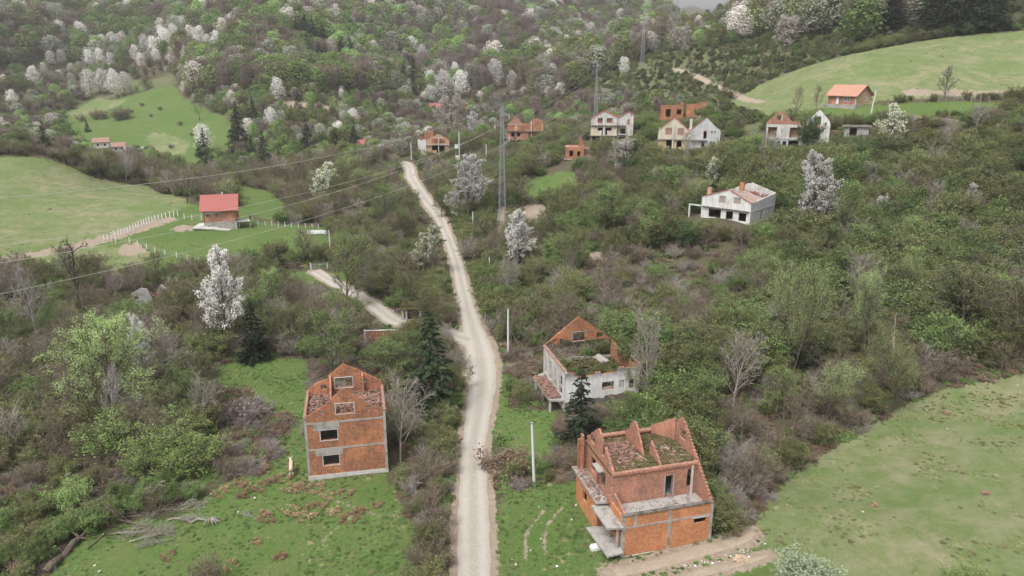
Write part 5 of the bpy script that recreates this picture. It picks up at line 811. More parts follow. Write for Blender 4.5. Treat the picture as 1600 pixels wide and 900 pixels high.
def plant(kind, x, y, h, label, group=None, rz=None, idx=None, parts=True, wide=1.0, z=None, cat=None):
    P_ = PROTO[kind]; w_, l_, jn, H_ = P_[idx % len(P_) if idx is not None else random.randrange(len(P_))]; s = h / H_; z = h1(x, y) if z is None else z; rz = random.uniform(0, 6.28) if rz is None else rz; cat = cat or INFO[kind][1]; nm = NAMES.get(cat, cat)
    if parts and w_ and l_:
        o = empty(nm, (x, y, z), rz, label, cat, group); o.scale = (s*wide, s*wide, s); a, b = PART.get(cat, ('trunk', 'crown'))
        for n_, m_ in ((a, w_), (b, l_)): c = bpy.data.objects.new(n_, m_); C.objects.link(c); c.parent = o
    else: o = bpy.data.objects.new(nm, jn if (w_ and l_) else (w_ or l_)); C.objects.link(o); o.location = (x, y, z); o.rotation_euler = (0, 0, rz); o.scale = (s*wide, s*wide, s); tag(o, label, cat, group)
    return o
TAKEN = []; GUARD = []
def plant_px(kind, px, py, hp, label, idx=None, wide=1.0, group=None, parts=None, keep=True):
    p = hit(px, py); f = proj(p.x, p.y, p.z)[2]; h = hp / FPX * f * (1.06 if py < 500 else 1.15); far = p.y > 330
    if parts is None: parts = p.y < 260
    if keep: TAKEN.append((p.x, p.y, min(2.2, h*.22))); GUARD.append((px, py, hp, wide))
    return plant(kind, p.x, p.y, h, label, group, idx=idx, parts=parts, wide=wide, z=p.z)
SHARED = {}
ZONES = [(200,620,'in the thicket beside the stream'),(160,760,'among the fallen logs at the lower left'),(60,470,'in the bare woods below the left meadow'),(300,480,'in the woods around the stone ruin'),(440,500,'between the tall blossoming tree and the side road'),(570,430,'on the far bank of the side road'),(560,590,'behind the tall brick shell'),
 (660,720,'between the tall brick shell and the road'),(350,680,'left of the tall brick shell'),(640,360,'left of the upper road'),(560,300,'in the valley right of the red roofed house'),(740,300,'between the upper road and the pylon'),(760,450,'below the pylon beside the road'),(820,620,'between the road and the white roofless ruin'),(820,720,'beside the leaning white pole'),
 (960,660,'behind the large brick ruin'),(1060,560,'right of the white roofless ruin'),(1170,740,'on the left edge of the right meadow'),(1330,640,'on the upper edge of the right meadow'),(1450,480,'in the dense thicket on the right slope'),(1230,460,'around the tallest pale green tree'),(1050,420,'on the bramble slope below the white house'),(900,420,'on the brambly bank right of the pylon'),
 (900,310,'on the slope above the bare earth patch'),(1020,280,'below the twin gabled house'),(1180,260,'between the twin house and the white ruin'),(1350,290,'below the tall broken white gable'),(1520,250,'below the top right meadow'),(1500,380,'in the upper part of the right thicket'),(850,250,'around the small orange brick hut'),(700,250,'around the unfinished house on posts'),
 (1000,200,'around the three storey ruin'),(200,250,'in the hollow beyond the left meadow'),(60,200,'on the far left bank beyond the meadow'),(450,210,'around the bare red bank'),(620,200,'in the wooded gully'),(350,120,'on the hillside above the green field'),(150,80,'on the upper left hillside'),(600,80,'on the wooded hill at the top centre'),(850,80,'on the wooded hill behind the pylons'),(1000,60,'beside the third pylon'),(1060,130,'beside the upper end of the hill path'),(1160,170,'at the lower end of the hill path'),(1240,110,'just above the top right meadow edge'),(1100,60,'below the farthest pylon'),(1290,40,'between the pale blossom tree and top spruces'),(900,130,'on the slope left of the second pylon'),(970,150,'between the second and third pylons'),(1200,60,'on the juniper slope'),(1350,60,'beside the spruces at the top right')]
ZP = np.array([(a, b) for a, b, _ in ZONES], float)
def zone(px, py): return ZONES[int(np.argmin((ZP[:, 0] - px)**2 + ((ZP[:, 1] - py)*1.5)**2))][2]
# ------------------------------------------------------------------ named trees
for a in (
 ('blossom_tree', 356, 552, 148, 'tall white blossoming tree standing in the thicket left of the side road', 0, .8), ('blossom_tree', 731, 350, 100, 'white blossoming tree between the upper road and the nearest pylon', 1, 1.1),
 ('blossom_tree', 808, 425, 92, 'pale blossoming tree just below the foot of the nearest pylon', 0, 1.0), ('blossom_tree', 1272, 367, 122, 'large white blossoming tree right of the white house with black windows', 3, .95),
 ('pink_tree', 705, 214, 62, 'large pale pink blossom tree behind the unfinished house on posts', 1, 1.15), ('blossom_tree', 742, 220, 42, 'smaller white blossoming tree right of the large pale pink one', 3, 1.1), ('blossom_tree', 592, 252, 24, 'low spreading white blossom tree left of the road head', 2, 1.5),
 ('blossom_tree', 232, 606, 105, 'slender white blossoming tree leaning behind the big green tree', 3, .55), ('budding_tree', 660, 432, 78, 'greenish white flowering tree close to the left side of the upper road', 0, 1.2), ('budding_tree', 1390, 238, 70, 'greenish white flowering tree below the leaning white pole by the bungalow', 1, 1.1),
 ('budding_tree', 1108, 298, 50, 'greenish white flowering tree above the white house with black windows', 0, .9), ('pink_tree', 978, 272, 52, 'greyish blossoming tree on the slope below the three storey ruin', 0, .9), ('pink_tree', 1010, 76, 44, 'broad pale pink blossom tree behind the third pylon', 0, 1.15),
 ('pink_tree', 1061, 88, 44, 'broad pale pink blossom tree below the farthest pylon', 1, 1.2), ('pink_tree', 1222, 80, 50, 'pale blossom tree on the juniper slope left of the big spruces', 0, 1.0), ('budding_tree', 1474, 156, 48, 'grey green blossoming tree at the foot of the top right meadow', 1, 1.1),
 ('blossom_tree', 1514, 335, 46, 'small white blossoming tree in the thicket near the right edge', 0, 1.0), ('pink_tree', 1372, 350, 44, 'small whitish blossom tree right of the large white blossoming tree', 1, .7), ('budding_tree', 500, 320, 62, 'pale flowering tree right of the red roofed house behind the wires', 0, 1.2),
 ('blossom_tree', 426, 438, 16, 'tiny white blossoming tree beside the dark conifer by the side road', 1, .9), ('budding_tree', 1090, 205, 22, 'small blossom shrub behind the twin gabled house', 1, 1.), ('blossom_tree', 452, 22, 1, '', 0, 1),
 ('big_bright_tree', 168, 668, 158, 'big bright green tree in front of the slender white blossoming tree', 0, 1.1), ('green_tree', 520, 590, 95, 'rounded grey green tree behind the tall orange brick shell', 0, 1.25), ('green_tree', 610, 590, 60, 'dense green tree between the brick shell and the big spruce', 1, 1.7), 
 ('bright_tree', 540, 480, 110, 'tall sparse green tree at the bend of the side road', 1, .95), ('green_tree', 600, 360, 70, 'green tree left of the upper gravel road, among brown brush', 2, 1.1), ('willow', 1235, 590, 165, 'tallest pale green tree with a dark trunk in the right thicket', 0, .55),
 ('willow', 1352, 560, 130, 'pale green tree right of the tallest one in the right thicket', 1, .6), ('willow', 1420, 480, 80, 'pale green tree at the right end of the pale green row', 0, .8), ('bright_tree', 1225, 660, 75, 'small light green tree under the tallest pale green one', 1, 1.0), ('willow', 1395, 640, 120, 'pale green tree beside the splintered trunk', 2, .8), ('bright_tree', 1320, 385, 95, 'bright green tree touching the right side of the large white blossoming tree', 0, .8),
 ('green_tree', 960, 365, 75, 'bushy green tree on the slope above the brambles', 1, 1.3), ('bright_tree', 1064, 310, 48, 'bright green tree left of the white house with black windows', 1, 1.0), ('willow', 1180, 470, 75, 'yellow green sparse tree above the tallest pale green tree', 1, 1.2),
 ('green_tree', 690, 340, 40, 'low green tree close to the bend of the upper road', 2, 1.0), ('bright_tree', 430, 500, 70, 'light green tree right of the tall white blossoming tree', 0, 1.0), ('olive_tree', 1500, 530, 110, 'large olive green tree near the top of the right meadow', 0, 1.3), ('olive_tree', 1590, 560, 110, 'olive green tree cut by the right edge above the meadow', 1, 1.2),
 ('bright_tree', 1117, 150, 26, 'small vivid green tree on the juniper slope above the twin house', 1, 1.0), ('bright_tree', 210, 720, 1, '', 0, 1.0), ('willow', 1290, 660, 95, 'bright leafed tree at the edge of the brown brush above the right meadow', 2, .9),
 ('green_tree', 648, 585, 62, 'green tree in front of the big spruce, above the brick shell', 2, 1.3), ('shrub_grey', 712, 575, 30, 'grey twiggy shrub at the road edge by the big spruce', 0, 1.2), ('bare_tree', 626, 722, 128, 'leafless pale grey tree touching the right side of the brick shell', 0, .85), ('pale_trunk_tree', 62, 545, 122, 'leafless tree with pale trunk at the far left below the meadow', 0, .8), ('dead_tree', 130, 490, 112, 'dark leafless tree with crooked limbs in front of the left meadow', 0, .9), ('pale_trunk_tree', 180, 690, 110, 'leafless pale trunk among shrubs below the big green tree', 0, .7),
 ('bare_tree', 1008, 640, 145, 'tall thin leafless tree at the right corner of the white roofless ruin', 1, .6), ('bare_tree', 1145, 640, 110, 'grey leafless tree in the brush right of the white ruin', 2, 1.0), ('dead_tree', 293, 318, 40, 'small dark leafless tree at the right end of the left meadow ridge', 0, .9), ('brown_tree', 322, 316, 34, 'round brown tree behind the red roofed house', 0, 1.6),
 ('dead_tree', 312, 188, 22, 'lone bare tree standing in the far green field', 0, 1.1), ('bare_tree', 1075, 262, 55, 'grey leafless tree in front of the grey half of the twin house', 0, .9), ('brown_tree', 1243, 180, 42, 'dark slim leafless tree above the small red brick gable', 1, .7), ('brown_tree', 1275, 176, 40, 'slim leafless tree touching the left end of the bungalow', 0, .7),
 ('bare_tree', 1200, 268, 60, 'grey leafless tree below the white ruin with the small red gable', 1, 1.1), ('bare_tree', 1340, 500, 95, 'grey leafless tree among the pale green trees in the right thicket', 0, .9), ('brown_tree', 30, 480, 75, 'brown leafless tree at the left edge under the wires', 1, 1.2), ('brown_tree', 215, 470, 60, 'brown leafless tree above the crumbling stone ruin', 0, 1.2),
 ('brown_tree', 470, 300, 60, 'brown leafless tree right of the red roofed house', 1, 1.2), ('bare_tree', 1480, 250, 50, 'grey leafless tree under the top right meadow', 2, 1.1), ('bare_tree', 560, 480, 80, 'grey leafless tree leaning over the bend of the side road', 1, .8), ('bare_tree', 790, 470, 70, 'grey leafless tree above the tall concrete pole by the road', 2, 1.0),
 ('spruce', 675, 645, 148, 'big dark spruce at the left side of the road junction', 0, 1.08), ('small_spruce', 906, 690, 112, 'dark spruce in front of the white roofless ruin', 0, 1.0), ('spruce', 398, 562, 85, 'dark spruce at the foot of the tall white blossoming tree', 1, 1.1), ('small_spruce', 438, 446, 60, 'dark narrow conifer above the start of the side road', 0, .9),
 ('spruce', 323, 264, 46, 'dark spruce with a white blossom tree behind it, below the far field', 1, .95), ('spruce', 375, 240, 58, 'dark spruce left of a pair above the valley lane', 2, .9), ('spruce', 397, 198, 34, 'dark spruce above the pale bank at the end of the far field', 0, .9), ('spruce', 396, 258, 34, 'small dark spruce between two taller ones above the valley lane', 1, .9),
 ('spruce', 415, 275, 50, 'tall dark spruce nearest the valley lane', 2, .85), ('spruce', 482, 240, 34, 'broad dark spruce below the bare red bank', 0, 1.4), ('spruce', 523, 243, 30, 'dark spruce right of the broad one below the red bank', 1, 1.1), ('spruce', 467, 176, 26, 'small lone spruce above the red soil bank', 2, .9), ('spruce', 555, 246, 42, 'dark spruce hiding the dull red roofed house', 0, .9),
 ('spruce', 70, 226, 26, 'dark spruce left of the pink roofed village house', 1, 1.0), ('spruce', 137, 206, 14, 'tiny spruce above the pink roofed village house', 2, 1.0), ('spruce', 1388, 62, 68, 'dark spruce standing apart at the top of the right meadow', 0, 1.15)):
    if a[3] > 2: plant_px(a[0], a[1], a[2], a[3] * (1.3 if a[0] == 'spruce' and a[2] < 280 else 1), a[4], idx=a[5], wide=a[6])
for i, (px, py) in enumerate(((1440, 57), (1458, 54), (1474, 56), (1490, 53), (1506, 52), (1522, 51), (1538, 50), (1554, 48))):
    SHARED.setdefault('tall dark spruce of the row at the top right edge', []).append((px, plant_px('spruce', px, py, 92 + (i * 7) % 15, 'tall dark spruce of the row at the top right edge', idx=i, wide=.95, group='row of tall dark spruces above the right meadow')))
for i, (px, py, hp) in enumerate(((135, 42, 20), (163, 44, 14), (464, 60, 26), (478, 62, 32), (490, 66, 32), (505, 66, 26), (500, 108, 34), (535, 98, 34), (548, 97, 32), (646, 142, 42), (632, 134, 30), (1180, 22, 20), (290, 45, 18), (312, 240, 20), (640, 120, 26), (1103, 30, 14), (1150, 28, 18))):
    SHARED.setdefault('dark spruce ' + zone(px, py), []).append((px, plant_px('spruce', px, py + 4, hp * 1.25, 'dark spruce ' + zone(px, py), idx=i, group='dark spruces on the far wooded hillside')))
# blossoming trees of the far hillside
B1 = [(73,48,20),(95,55,22),(54,132,27),(82,100,20),(98,98,20),(140,103,24),(158,103,26),(175,105,22),(161,75,20),(178,73,22),(192,72,22),(196,92,18),(213,95,24),(217,60,18),(228,82,26),(241,82,24),(259,76,30),(252,62,22),(273,68,28),(287,50,24),(298,62,22),(304,46,20),(312,66,24),(275,96,24),(325,74,20),(338,100,24),(340,76,26),(336,42,22),(360,42,20),(375,56,22),(389,56,20),(425,38,18),
      (143,146,34),(157,143,30),(165,145,34),(182,148,36),(196,145,30),(315,126,34),(436,156,32),(408,86,20),(518,88,26),(378,118,20),(424,200,30),(389,212,26),(321,236,38),(21,165,24),(3,212,28),(552,192,22),(534,154,16),(232,64,18),(207,76,16),(245,96,20),(266,100,16),(222,103,20),(306,74,18),(70,60,14),(205,60,14),(352,58,18)]
B2 = [(697,49,22),(646,18,16),(583,91,26),(634,102,22),(660,98,26),(641,142,20),(674,158,24),(695,154,40),(720,150,36),(688,128,24),(712,125,26),(774,135,38),(800,138,26),(775,104,24),(747,50,22),(772,72,20),(884,78,22),(922,68,30),(877,105,28),(863,132,30),(894,124,18),(975,114,24),(982,96,28),(941,98,24),(548,192,20),(534,147,14),(523,78,22),(530,214,24),(705,60,16),(890,100,14),(1000,20,12),(1152,24,14),(620,60,14),(795,120,16),(740,62,14)]
for i, (px, py, hp) in enumerate(B1 + B2):
    left = i < len(B1); zl = 'small white blossoming tree ' + zone(px, py); SHARED.setdefault(zl, []).append((px, plant_px('far_blossom' if (i * 7) % 10 > 1 else 'far_pink', px, py + 4, hp * 1.12, 'small white blossoming tree ' + zone(px, py), idx=i, parts=False, group=zl, wide=.88 + .25 * ((i * 13) % 7) / 7)))
for a in (('shrub_silver', 1252, 926, 58, 'pale blue green shrub at the bottom edge beside the dirt path', 0, 1.15), ('shrub_bright', 1510, 925, 36, 'bright green bush at the bottom right edge of the meadow', 0, 1.5), ('shrub_bright', 240, 745, 58, 'bright lime green shrub above the fallen logs, left of its twin', 1, 1.2), ('shrub_bright', 295, 740, 62, 'bright lime green shrub above the fallen logs, nearest the lawn', 0, 1.2), ('shrub_bright', 275, 700, 52, 'bright lime green shrub behind the two at the lawn edge', 1, 1.3), ('shrub_bright', 178, 715, 58, 'light green shrub left of the lime green one by the stream', 0, 1.3), ('shrub_bright', 118, 800, 50, 'small vivid green shrub among the fallen logs', 0, .9),
          ('shrub_green', 645, 468, 30, 'vivid green small bush beside the ruined concrete porch', 0, 1.3), ('shrub_green', 873, 412, 38, 'dense green bush right of the pale blossoming tree by the pylon', 1, 1.3), ('bramble_grey', 380, 655, 50, 'greyish tangle of twigs on the lawn left of the brick shell', 0, 1.0), ('shrub_brown', 325, 915, 45, 'small twiggy shrub with pale buds at the bottom edge of the lawn', 1, 1.0), ('bramble', 790, 735, 42, 'round brown bramble mound right of the road', 0, .9), ('shrub_dark', 1262, 232, 45, 'dark ivy bush filling the gap of the tall broken white gable', 0, .6)):
    plant_px(a[0], a[1], a[2], a[3], a[4], idx=a[5], wide=a[6])
rs = np.random.RandomState(5)
for i, (px, py, hp) in enumerate(((128, 190, 12), (150, 187, 15), (163, 186, 14), (186, 188, 19), (196, 186, 17), (250, 172, 6), (222, 166, 6), (282, 196, 7), (300, 212, 6), (236, 182, 5), (268, 232, 7), (205, 176, 6))):
    lb = 'brown shrub in the far green field'; SHARED.setdefault(lb, []).append((px, plant_px('shrub_brown', px, py, hp, lb, idx=i, wide=1.2, parts=False, group=lb, keep=False)))
for i, (px, py) in enumerate(((352,765),(342,772),(378,758),(405,762),(428,752),(445,748),(470,762),(490,765),(500,758),(418,812),(412,806),(478,808),(484,792),(540,772),(522,800),(545,812),(400,848),(360,885),(438,870),(455,800),(505,790),(512,776),(380,775),(455,765),(590,790),(262,870),(560,800))):
    SHARED.setdefault('straw brown rush tussock on the lawn below the brick shell', []).append((px, plant_px('tussock', px, py, 9 + (i*5) % 4, 'straw brown rush tussock on the lawn below the brick shell', idx=i, group='rush tussocks on the lawn', wide=1.15, parts=False, keep=False)))
for i, (u_, v_) in enumerate(((2.0, 7.5), (3.6, 5.0), (5.0, 7.9), (6.6, 4.2), (8.4, 5.2), (1.6, 4.6), (7.2, 2.4), (4.4, 2.6))):
    c_, s_ = math.cos(R(14)), math.sin(R(14)); lb = 'green shrub growing inside the white roofless ruin'; SHARED.setdefault(lb, []).append((u_, plant(('shrub_olive', 'shrub_green', 'weed')[i % 3], 6.9 + u_*c_ - v_*s_, 88 + u_*s_ + v_*c_, (1.5, 1.1, .7)[i % 3], lb, lb, z=4.85, wide=1.3, cat='bush')))
# ------------------------------------------------------------------ scattered woods and brush
HS = np.array(HOUSE_SPOTS); TK = np.array(TAKEN)
def blocked(x, y, r):
    b = np.zeros(len(x), bool)
    for S in (HS, TK):
        for i in range(0, len(x), 2000):
            sl = slice(i, i+2000); d = np.hypot(x[sl, None] - S[None, :, 0], y[sl, None] - S[None, :, 1]) - S[None, :, 2] - r[sl, None]; b[sl] |= (d < 0).any(1)
    for L in LINES: b |= line_dist(x, y, L) < r + .15
    return b
def grid(y0, y1, cell, seed):
    q = np.random.RandomState(seed); ys = np.arange(y0, y1, cell * .87); X = []; Y = []
    for i, yy in enumerate(ys):
        w_ = yy * .80 + 25; xs = np.arange(-w_, w_, cell) + (i % 2) * cell / 2; X.append(xs); Y.append(np.full(len(xs), yy))
    X = np.concatenate(X); Y = np.concatenate(Y); return X + q.uniform(-.42, .42, len(X)) * cell, Y + q.uniform(-.42, .42, len(Y)) * cell
def pick(w_, u):
    t = 0; tot = sum(w_.values())
    for k, v in w_.items():
        t += v / tot
        if u <= t: return k
    return k
def patch(x, y, s, o=0): return mnoise.noise(Vector((x / s, y / s, o)))
GM = np.zeros((250, 460), np.float32)   # how much open land, road or house each patch of the view shows (photo pixels / 4, offset 30)
GB = np.zeros((250, 460), np.float32); gx, gy = np.meshgrid(np.arange(460) * 4 - 120 + 2, np.arange(250) * 4 + 2)
for i, pr in enumerate(PIXR[:NOPEN-len(PALE)]): GM[inpoly(gx, gy, pr)] = .8 if max(p[1] for p in pr) > 300 else .6
SOLID = [[(478,600),(500,572),(545,568),(604,600),(608,742),(482,754)],[(902,735),(912,670),(1050,650),(1115,790),(1108,838),(965,880),(912,830)],[(925,872),(1180,832),(1205,862),(1190,905),(920,920)],[(835,540),(895,495),(1006,570),(1004,622),(840,640)],[(1066,315),(1130,285),(1215,300),(1212,340),(1165,352),(1068,345)],[(1032,200),(1060,183),(1108,183),(1130,205),(1128,232),(1034,234)],
 [(1200,190),(1222,176),(1240,195),(1278,176),(1294,200),(1292,222),(1202,236)],[(1284,140),(1300,126),(1358,126),(1372,145),(1364,164),(1292,165)],[(928,190),(952,168),(992,168),(1000,200),(985,215),(972,222),(930,208)],[(792,190),(810,178),(846,184),(846,205),(820,222),(794,220)],[(656,218),(680,204),(704,212),(704,228),(690,245),(656,234)],
 [(308,310),(372,310),(388,365),(300,362)],[(872,218),(905,216),(912,250),(872,250)],[(1025,165),(1100,163),(1096,186),(1026,190)],[(490,420),(520,422),(640,500),(635,515),(600,508),(560,480)],[(632,262),(660,270),(700,350),(735,460),(755,530),(788,600),(778,760),(775,900),(705,900),(712,740),(724,600),(716,520),(700,520),(720,500),(690,400)],
 [(574,514),(612,512),(608,534),(576,536)],[(145,216),(172,216),(195,226),(195,242),(150,234)],[(1310,196),(1346,196),(1344,214),(1314,214)],
 [(1050,2),(1062,2),(1062,46),(1050,46)],[(997,25),(1010,25),(1010,104),(997,104)],[(924,98),(937,98),(937,192),(924,192)],[(788,480),(800,480),(800,548),(788,548)],[(828,655),(841,655),(841,756),(828,756)],[(1380,500),(1402,500),(1402,570),(1380,570)],[(479,356),(520,356),(522,420),(484,420)],[(712,206),(724,206),(724,252),(712,252)],[(118,735),(172,735),(178,765),(130,775)],[(445,712),(466,712),(466,745),(445,745)],[(780,300),(792,300),(792,345),(780,345)],[(735,330),(743,330),(743,360),(735,360)]]
for (a_, b_, c_, d_) in GUARD:
    GM[(np.abs(gx - a_) < c_*.24*d_) & (gy < b_ - c_*.12) & (gy > b_ - c_)] = 1.1; GB[(np.abs(gx - a_) < c_*.24*d_) & (gy < b_ - c_*.12) & (gy > b_ - c_)] = b_
for pr in SOLID:
    m_ = inpoly(gx, gy, pr); GM[m_] = 3.0; mx_ = max(p[1] for p in pr); GB[m_] = 0 if mx_ > 880 or pr[0] == (490, 420) else mx_
def guard(px, py, hp, wp):      # mean openness covered by a plant's outline on the view, counting only what stands behind it
    x0, x1 = int((px - wp*.5 + 120) / 4), int((px + wp*.5 + 120) / 4) + 1; y0, y1 = int((py - hp*.92) / 4), int((py - hp*.12) / 4) + 1
    x0, x1 = max(0, min(459, x0)), max(1, min(460, x1)); y0, y1 = max(0, min(249, y0)), max(1, min(250, y1))
    if x1 <= x0 or y1 <= y0: return 0
    return float((GM[y0:y1, x0:x1] * (GB[y0:y1, x0:x1] < py + 7)).mean())
def fits(k, px, py, hp, wd, h_):
    for s_ in (1, .75, .55, .38):
        if guard(px, py, hp * s_, hp * s_ * (.8 if not k.startswith('bramble') else 1.4) * wd) < .42: return s_ if h_ * s_ > .8 else 0
    return 0
cand = []         # kind, x, y, h, size on screen, wide
def near_mix(px, py, x, y):
    n1 = patch(x, y, 14, 3); n2 = patch(x, y, 26, 9)
    if 905 < px < 1180 and 395 < py < 530: m = dict(bramble=2.4, bramble_grey=2, shrub_brown=2.8, shrub_grey=1.6, shrub_olive=2.2, shrub_green=.7, brown_tree=.15); hh = (1.4, 3.6)
    elif px > 1100 and 540 <= py and py > 560 + max(0, 1330 - px)*.25: m = dict(bramble=2.4, shrub_brown=3.5, bramble_grey=1.4, shrub_grey=1, shrub_olive=1.2, brown_tree=.3); hh = (1.8, 4.2)
    elif px > 990 and py > 250: m = dict(shrub_olive=5, shrub_green=2.6, shrub_dark=1.2, shrub_brown=1.2, olive_tree=1.1, green_tree=.6, shrub_grey=.6, bare_tree=.3, willow=.16, bright_tree=.22, brown_tree=.3); hh = (2.8, 6.6)
    elif px > 990: m = dict(shrub_olive=4, shrub_green=3, shrub_brown=1.2, olive_tree=.5, bare_tree=.3, bramble=.4); hh = (2.2, 4.6)
    elif px > 740 and py > 540: m = dict(bramble=2.6, shrub_brown=2.6, shrub_olive=1.6, shrub_green=.5, bramble_grey=1); hh = (1.3, 2.7)
    elif px > 700: m = dict(shrub_olive=4.2, shrub_brown=1.6, shrub_green=1.6, shrub_grey=.5, brown_tree=.2, olive_tree=.4, bramble=.5); hh = (2.2, 4.8)
    elif px > 590 and py > 560: m = dict(shrub_brown=3.0, shrub_olive=2.4, shrub_grey=1.2, bramble_grey=1.4); hh = (1.5, 3.2)
    elif px > 400 and py < 560: m = dict(shrub_olive=3.2, shrub_brown=2.2, shrub_green=1, brown_tree=.7, bare_tree=.35, olive_tree=.7, shrub_grey=.6, willow=.12); hh = (2.0, 4.6)
    elif py > 730: m = dict(shrub_brown=3, shrub_olive=1.5, bramble_grey=1.6, shrub_green=.5, bramble=1); hh = (1.2, 2.8)
    elif px > 325 and py > 560: m = dict(bramble=4, bramble_grey=2.4); hh = (1.0, 1.7)
    else: m = dict(shrub_brown=3.2, shrub_olive=3.6, shrub_grey=1.2, brown_tree=1.0, bare_tree=.5, olive_tree=.7, shrub_green=1.0, green_tree=.15, willow=.12); hh = (2.2, 4.8)
    m = dict(m)
    for k in m:
        if 'brown' in k or 'grey' in k: m[k] *= math.exp(2.2 * n1)
        if k in ('shrub_green', 'green_tree'): m[k] *= math.exp(2.6 * n2)
    return m, hh
q = np.random.RandomState(17)
def collect(y0, y1, cell, seed):
    X, Y = grid(y0, y1, cell, seed); r = np.full(len(X), cell * .30); ok = ~(anyin(LUSH, X, Y) | anyin(DRY, X, Y) | anyin(PALE, X, Y)); ok &= ~(anyin(BARE, X, Y) & (q.rand(len(X)) < .85)); X, Y, r = X[ok], Y[ok], r[ok]; b = blocked(X, Y, r); X, Y = X[~b], Y[~b]
    Z = H(X, Y); px, py, f = proj(X, Y, Z); m = (px > -260) & (px < 1860) & (py < 1010) & (py > -60); return X[m], Y[m], Z[m], px[m], py[m], f[m]
for (y0, y1, cell, seed) in ((52, 130, 2.0, 1), (130, 300, 2.8, 2)):
    X, Y, Z, PXs, PYs, Fs = collect(y0, y1, cell, seed)
    for x, y, z, px, py, f in zip(X, Y, Z, PXs, PYs, Fs):
        if py < 250 and px < 640 and y > 235: continue
        m, hh = near_mix(px, py, x, y); k = pick(m, q.rand()); h_ = hh[0] + (hh[1] - hh[0]) * q.rand() ** 1.4
        if k.endswith('tree') or k == 'willow': h_ = q.uniform(4.5, 8.0) if px > 900 else q.uniform(5, 9)
        if k.startswith('bramble'): h_ = q.uniform(.9, 1.5)
        if py < 250: h_ *= .85
        s_ = fits(k, px, py, h_ / f * FPX, 1.1, h_)
        if not s_: continue
        h_ *= s_
        cand.append([k, x, y, h_, h_ / f * FPX, px, py, z, q.uniform(.9, 1.35)])
# juniper slope on the right
X, Y = grid(215, 480, 3.1, 4); ok = (inpoly(X, Y, PALE[0]) | inpoly(X, Y, region([(1090,60),(1180,-20),(1400,-30),(1400,55),(1330,85),(1200,135),(1130,90)]))) & ~anyin(BARE, X, Y) & ~anyin(DRY, X, Y); X, Y = X[ok], Y[ok]; b = blocked(X, Y, np.full(len(X), .8)); X, Y = X[~b], Y[~b]; Z = H(X, Y); PXs, PYs, Fs = proj(X, Y, Z)
for x, y, z, px, py, f in zip(X, Y, Z, PXs, PYs, Fs):
    d = patch(x, y, 16, 5); up = py < 85 + (px - 1100) * .05
    if q.rand() > (.97 if up else (.97 if px < 1010 else .8) + .5 * d): continue
    k = pick(dict(juniper=4.5, shrub_green=1.6 if not up else 3.4, shrub_olive=2.4 if not up else 3.4, shrub_brown=.6, olive_tree=.3 if not up else 1.2, green_tree=0 if not up else .6), q.rand()); h_ = q.uniform(1.0, 2.6) if not k.endswith('tree') else q.uniform(3.5, 6); s_ = fits(k, px, py, h_ / f * FPX, 1.1, h_)
    if guard(px, py, h_ / f * FPX, h_ / f * FPX) > .5: continue
    cand.append([k, x, y, h_, h_ / f * FPX, px, py, z, q.uniform(.9, 1.4)])
# far woods
def far_mix(px, py, x, y):
    n1 = patch(x, y, 60, 1); n2 = patch(x, y, 45, 7)
    m = dict(far_green=1.5, far_olive=2.3, far_mauve=3.2, far_brown=2.0, far_grey=1.6, far_bright=.45, far_blossom=.12, far_pink=.38)
    if 640 < px < 1000: m['far_mauve'] *= 2.0; m['far_green'] *= .8
    if 300 < px < 720 and py < 130: m['far_green'] *= 1.8; m['far_bright'] *= 3.0
    if px < 260: m['far_mauve'] *= 1.2; m['far_brown'] *= 1.2
    for k in ('far_mauve', 'far_brown'): m[k] *= math.exp(3 * n1)
    for k in ('far_bright', 'far_green'): m[k] *= math.exp(2.6 * n2)
    return m
for (y0, y1, cell, seed) in ((262, 480, 5.2, 8), (480, 1120, 8.2, 9)):
    X, Y, Z, PXs, PYs, Fs = collect(y0, y1, cell, seed)
    for x, y, z, px, py, f in zip(X, Y, Z, PXs, PYs, Fs):
        if y < 300 and not (px < 640 and py < 262): continue
        if px > 1075 and y < 560 and py > -5 and x > 60 and not px < 1140: 
            if inpoly(np.array([x]), np.array([y]), PALE[0])[0]: continue
        k = pick(far_mix(px, py, x, y), q.rand()); hh = (4, 9) if py > 150 or (py > 105 and px < 300) else (11, 18)
        if 1040 < px < 1150: hh = (5, 8)
        h_ = q.uniform(*hh); s_ = fits(k, px, py, h_ / f * FPX, 1.1, h_)
        if not s_: continue
        cand.append([k, x, y, h_ * s_, 0, px, py, z, q.uniform(1.0, 1.4)]); cand[-1][4] = cand[-1][3] / f * FPX
# the ones that show largest are things of their own; the rest is ground cover and far wood
def onscreen(c): return -10 < c[5] < 1610 and -5 < c[6] - c[4] * .5 < 905
indiv = set(); byc = {}
for i, c in enumerate(cand):
    if onscreen(c): byc.setdefault(INFO[c[0]][1], []).append((-(c[4] * (.7 if c[0].startswith('bramble') else 1)), i))
for k, L in byc.items():
    L.sort()
    for s_, i in L[:{'tree': 250, 'bush': 289, 'juniper': 300, 'blossom tree': 120}.get(k, 300)]: indiv.add(i)
rest = {'undergrowth': [], 'distant_woods': []}
for i, (k, x, y, h_, sz, px, py, z, wd) in enumerate(cand):
    if i in indiv:
        zn = zone(px, py); lab = INFO[k][0] + ' ' + zn; SHARED.setdefault(lab, []).append((px, plant(k, x, y, h_, lab, lab, parts=y < 300 and not k.startswith('far'), wide=wd, z=z)))
    else: rest['distant_woods' if y > 262 and k.startswith('far') else 'undergrowth'].append((k, x, y, h_, z, wd))
ORD = 'first second third fourth fifth sixth seventh eighth ninth tenth eleventh twelfth thirteenth fourteenth fifteenth sixteenth seventeenth eighteenth nineteenth twentieth'.split()
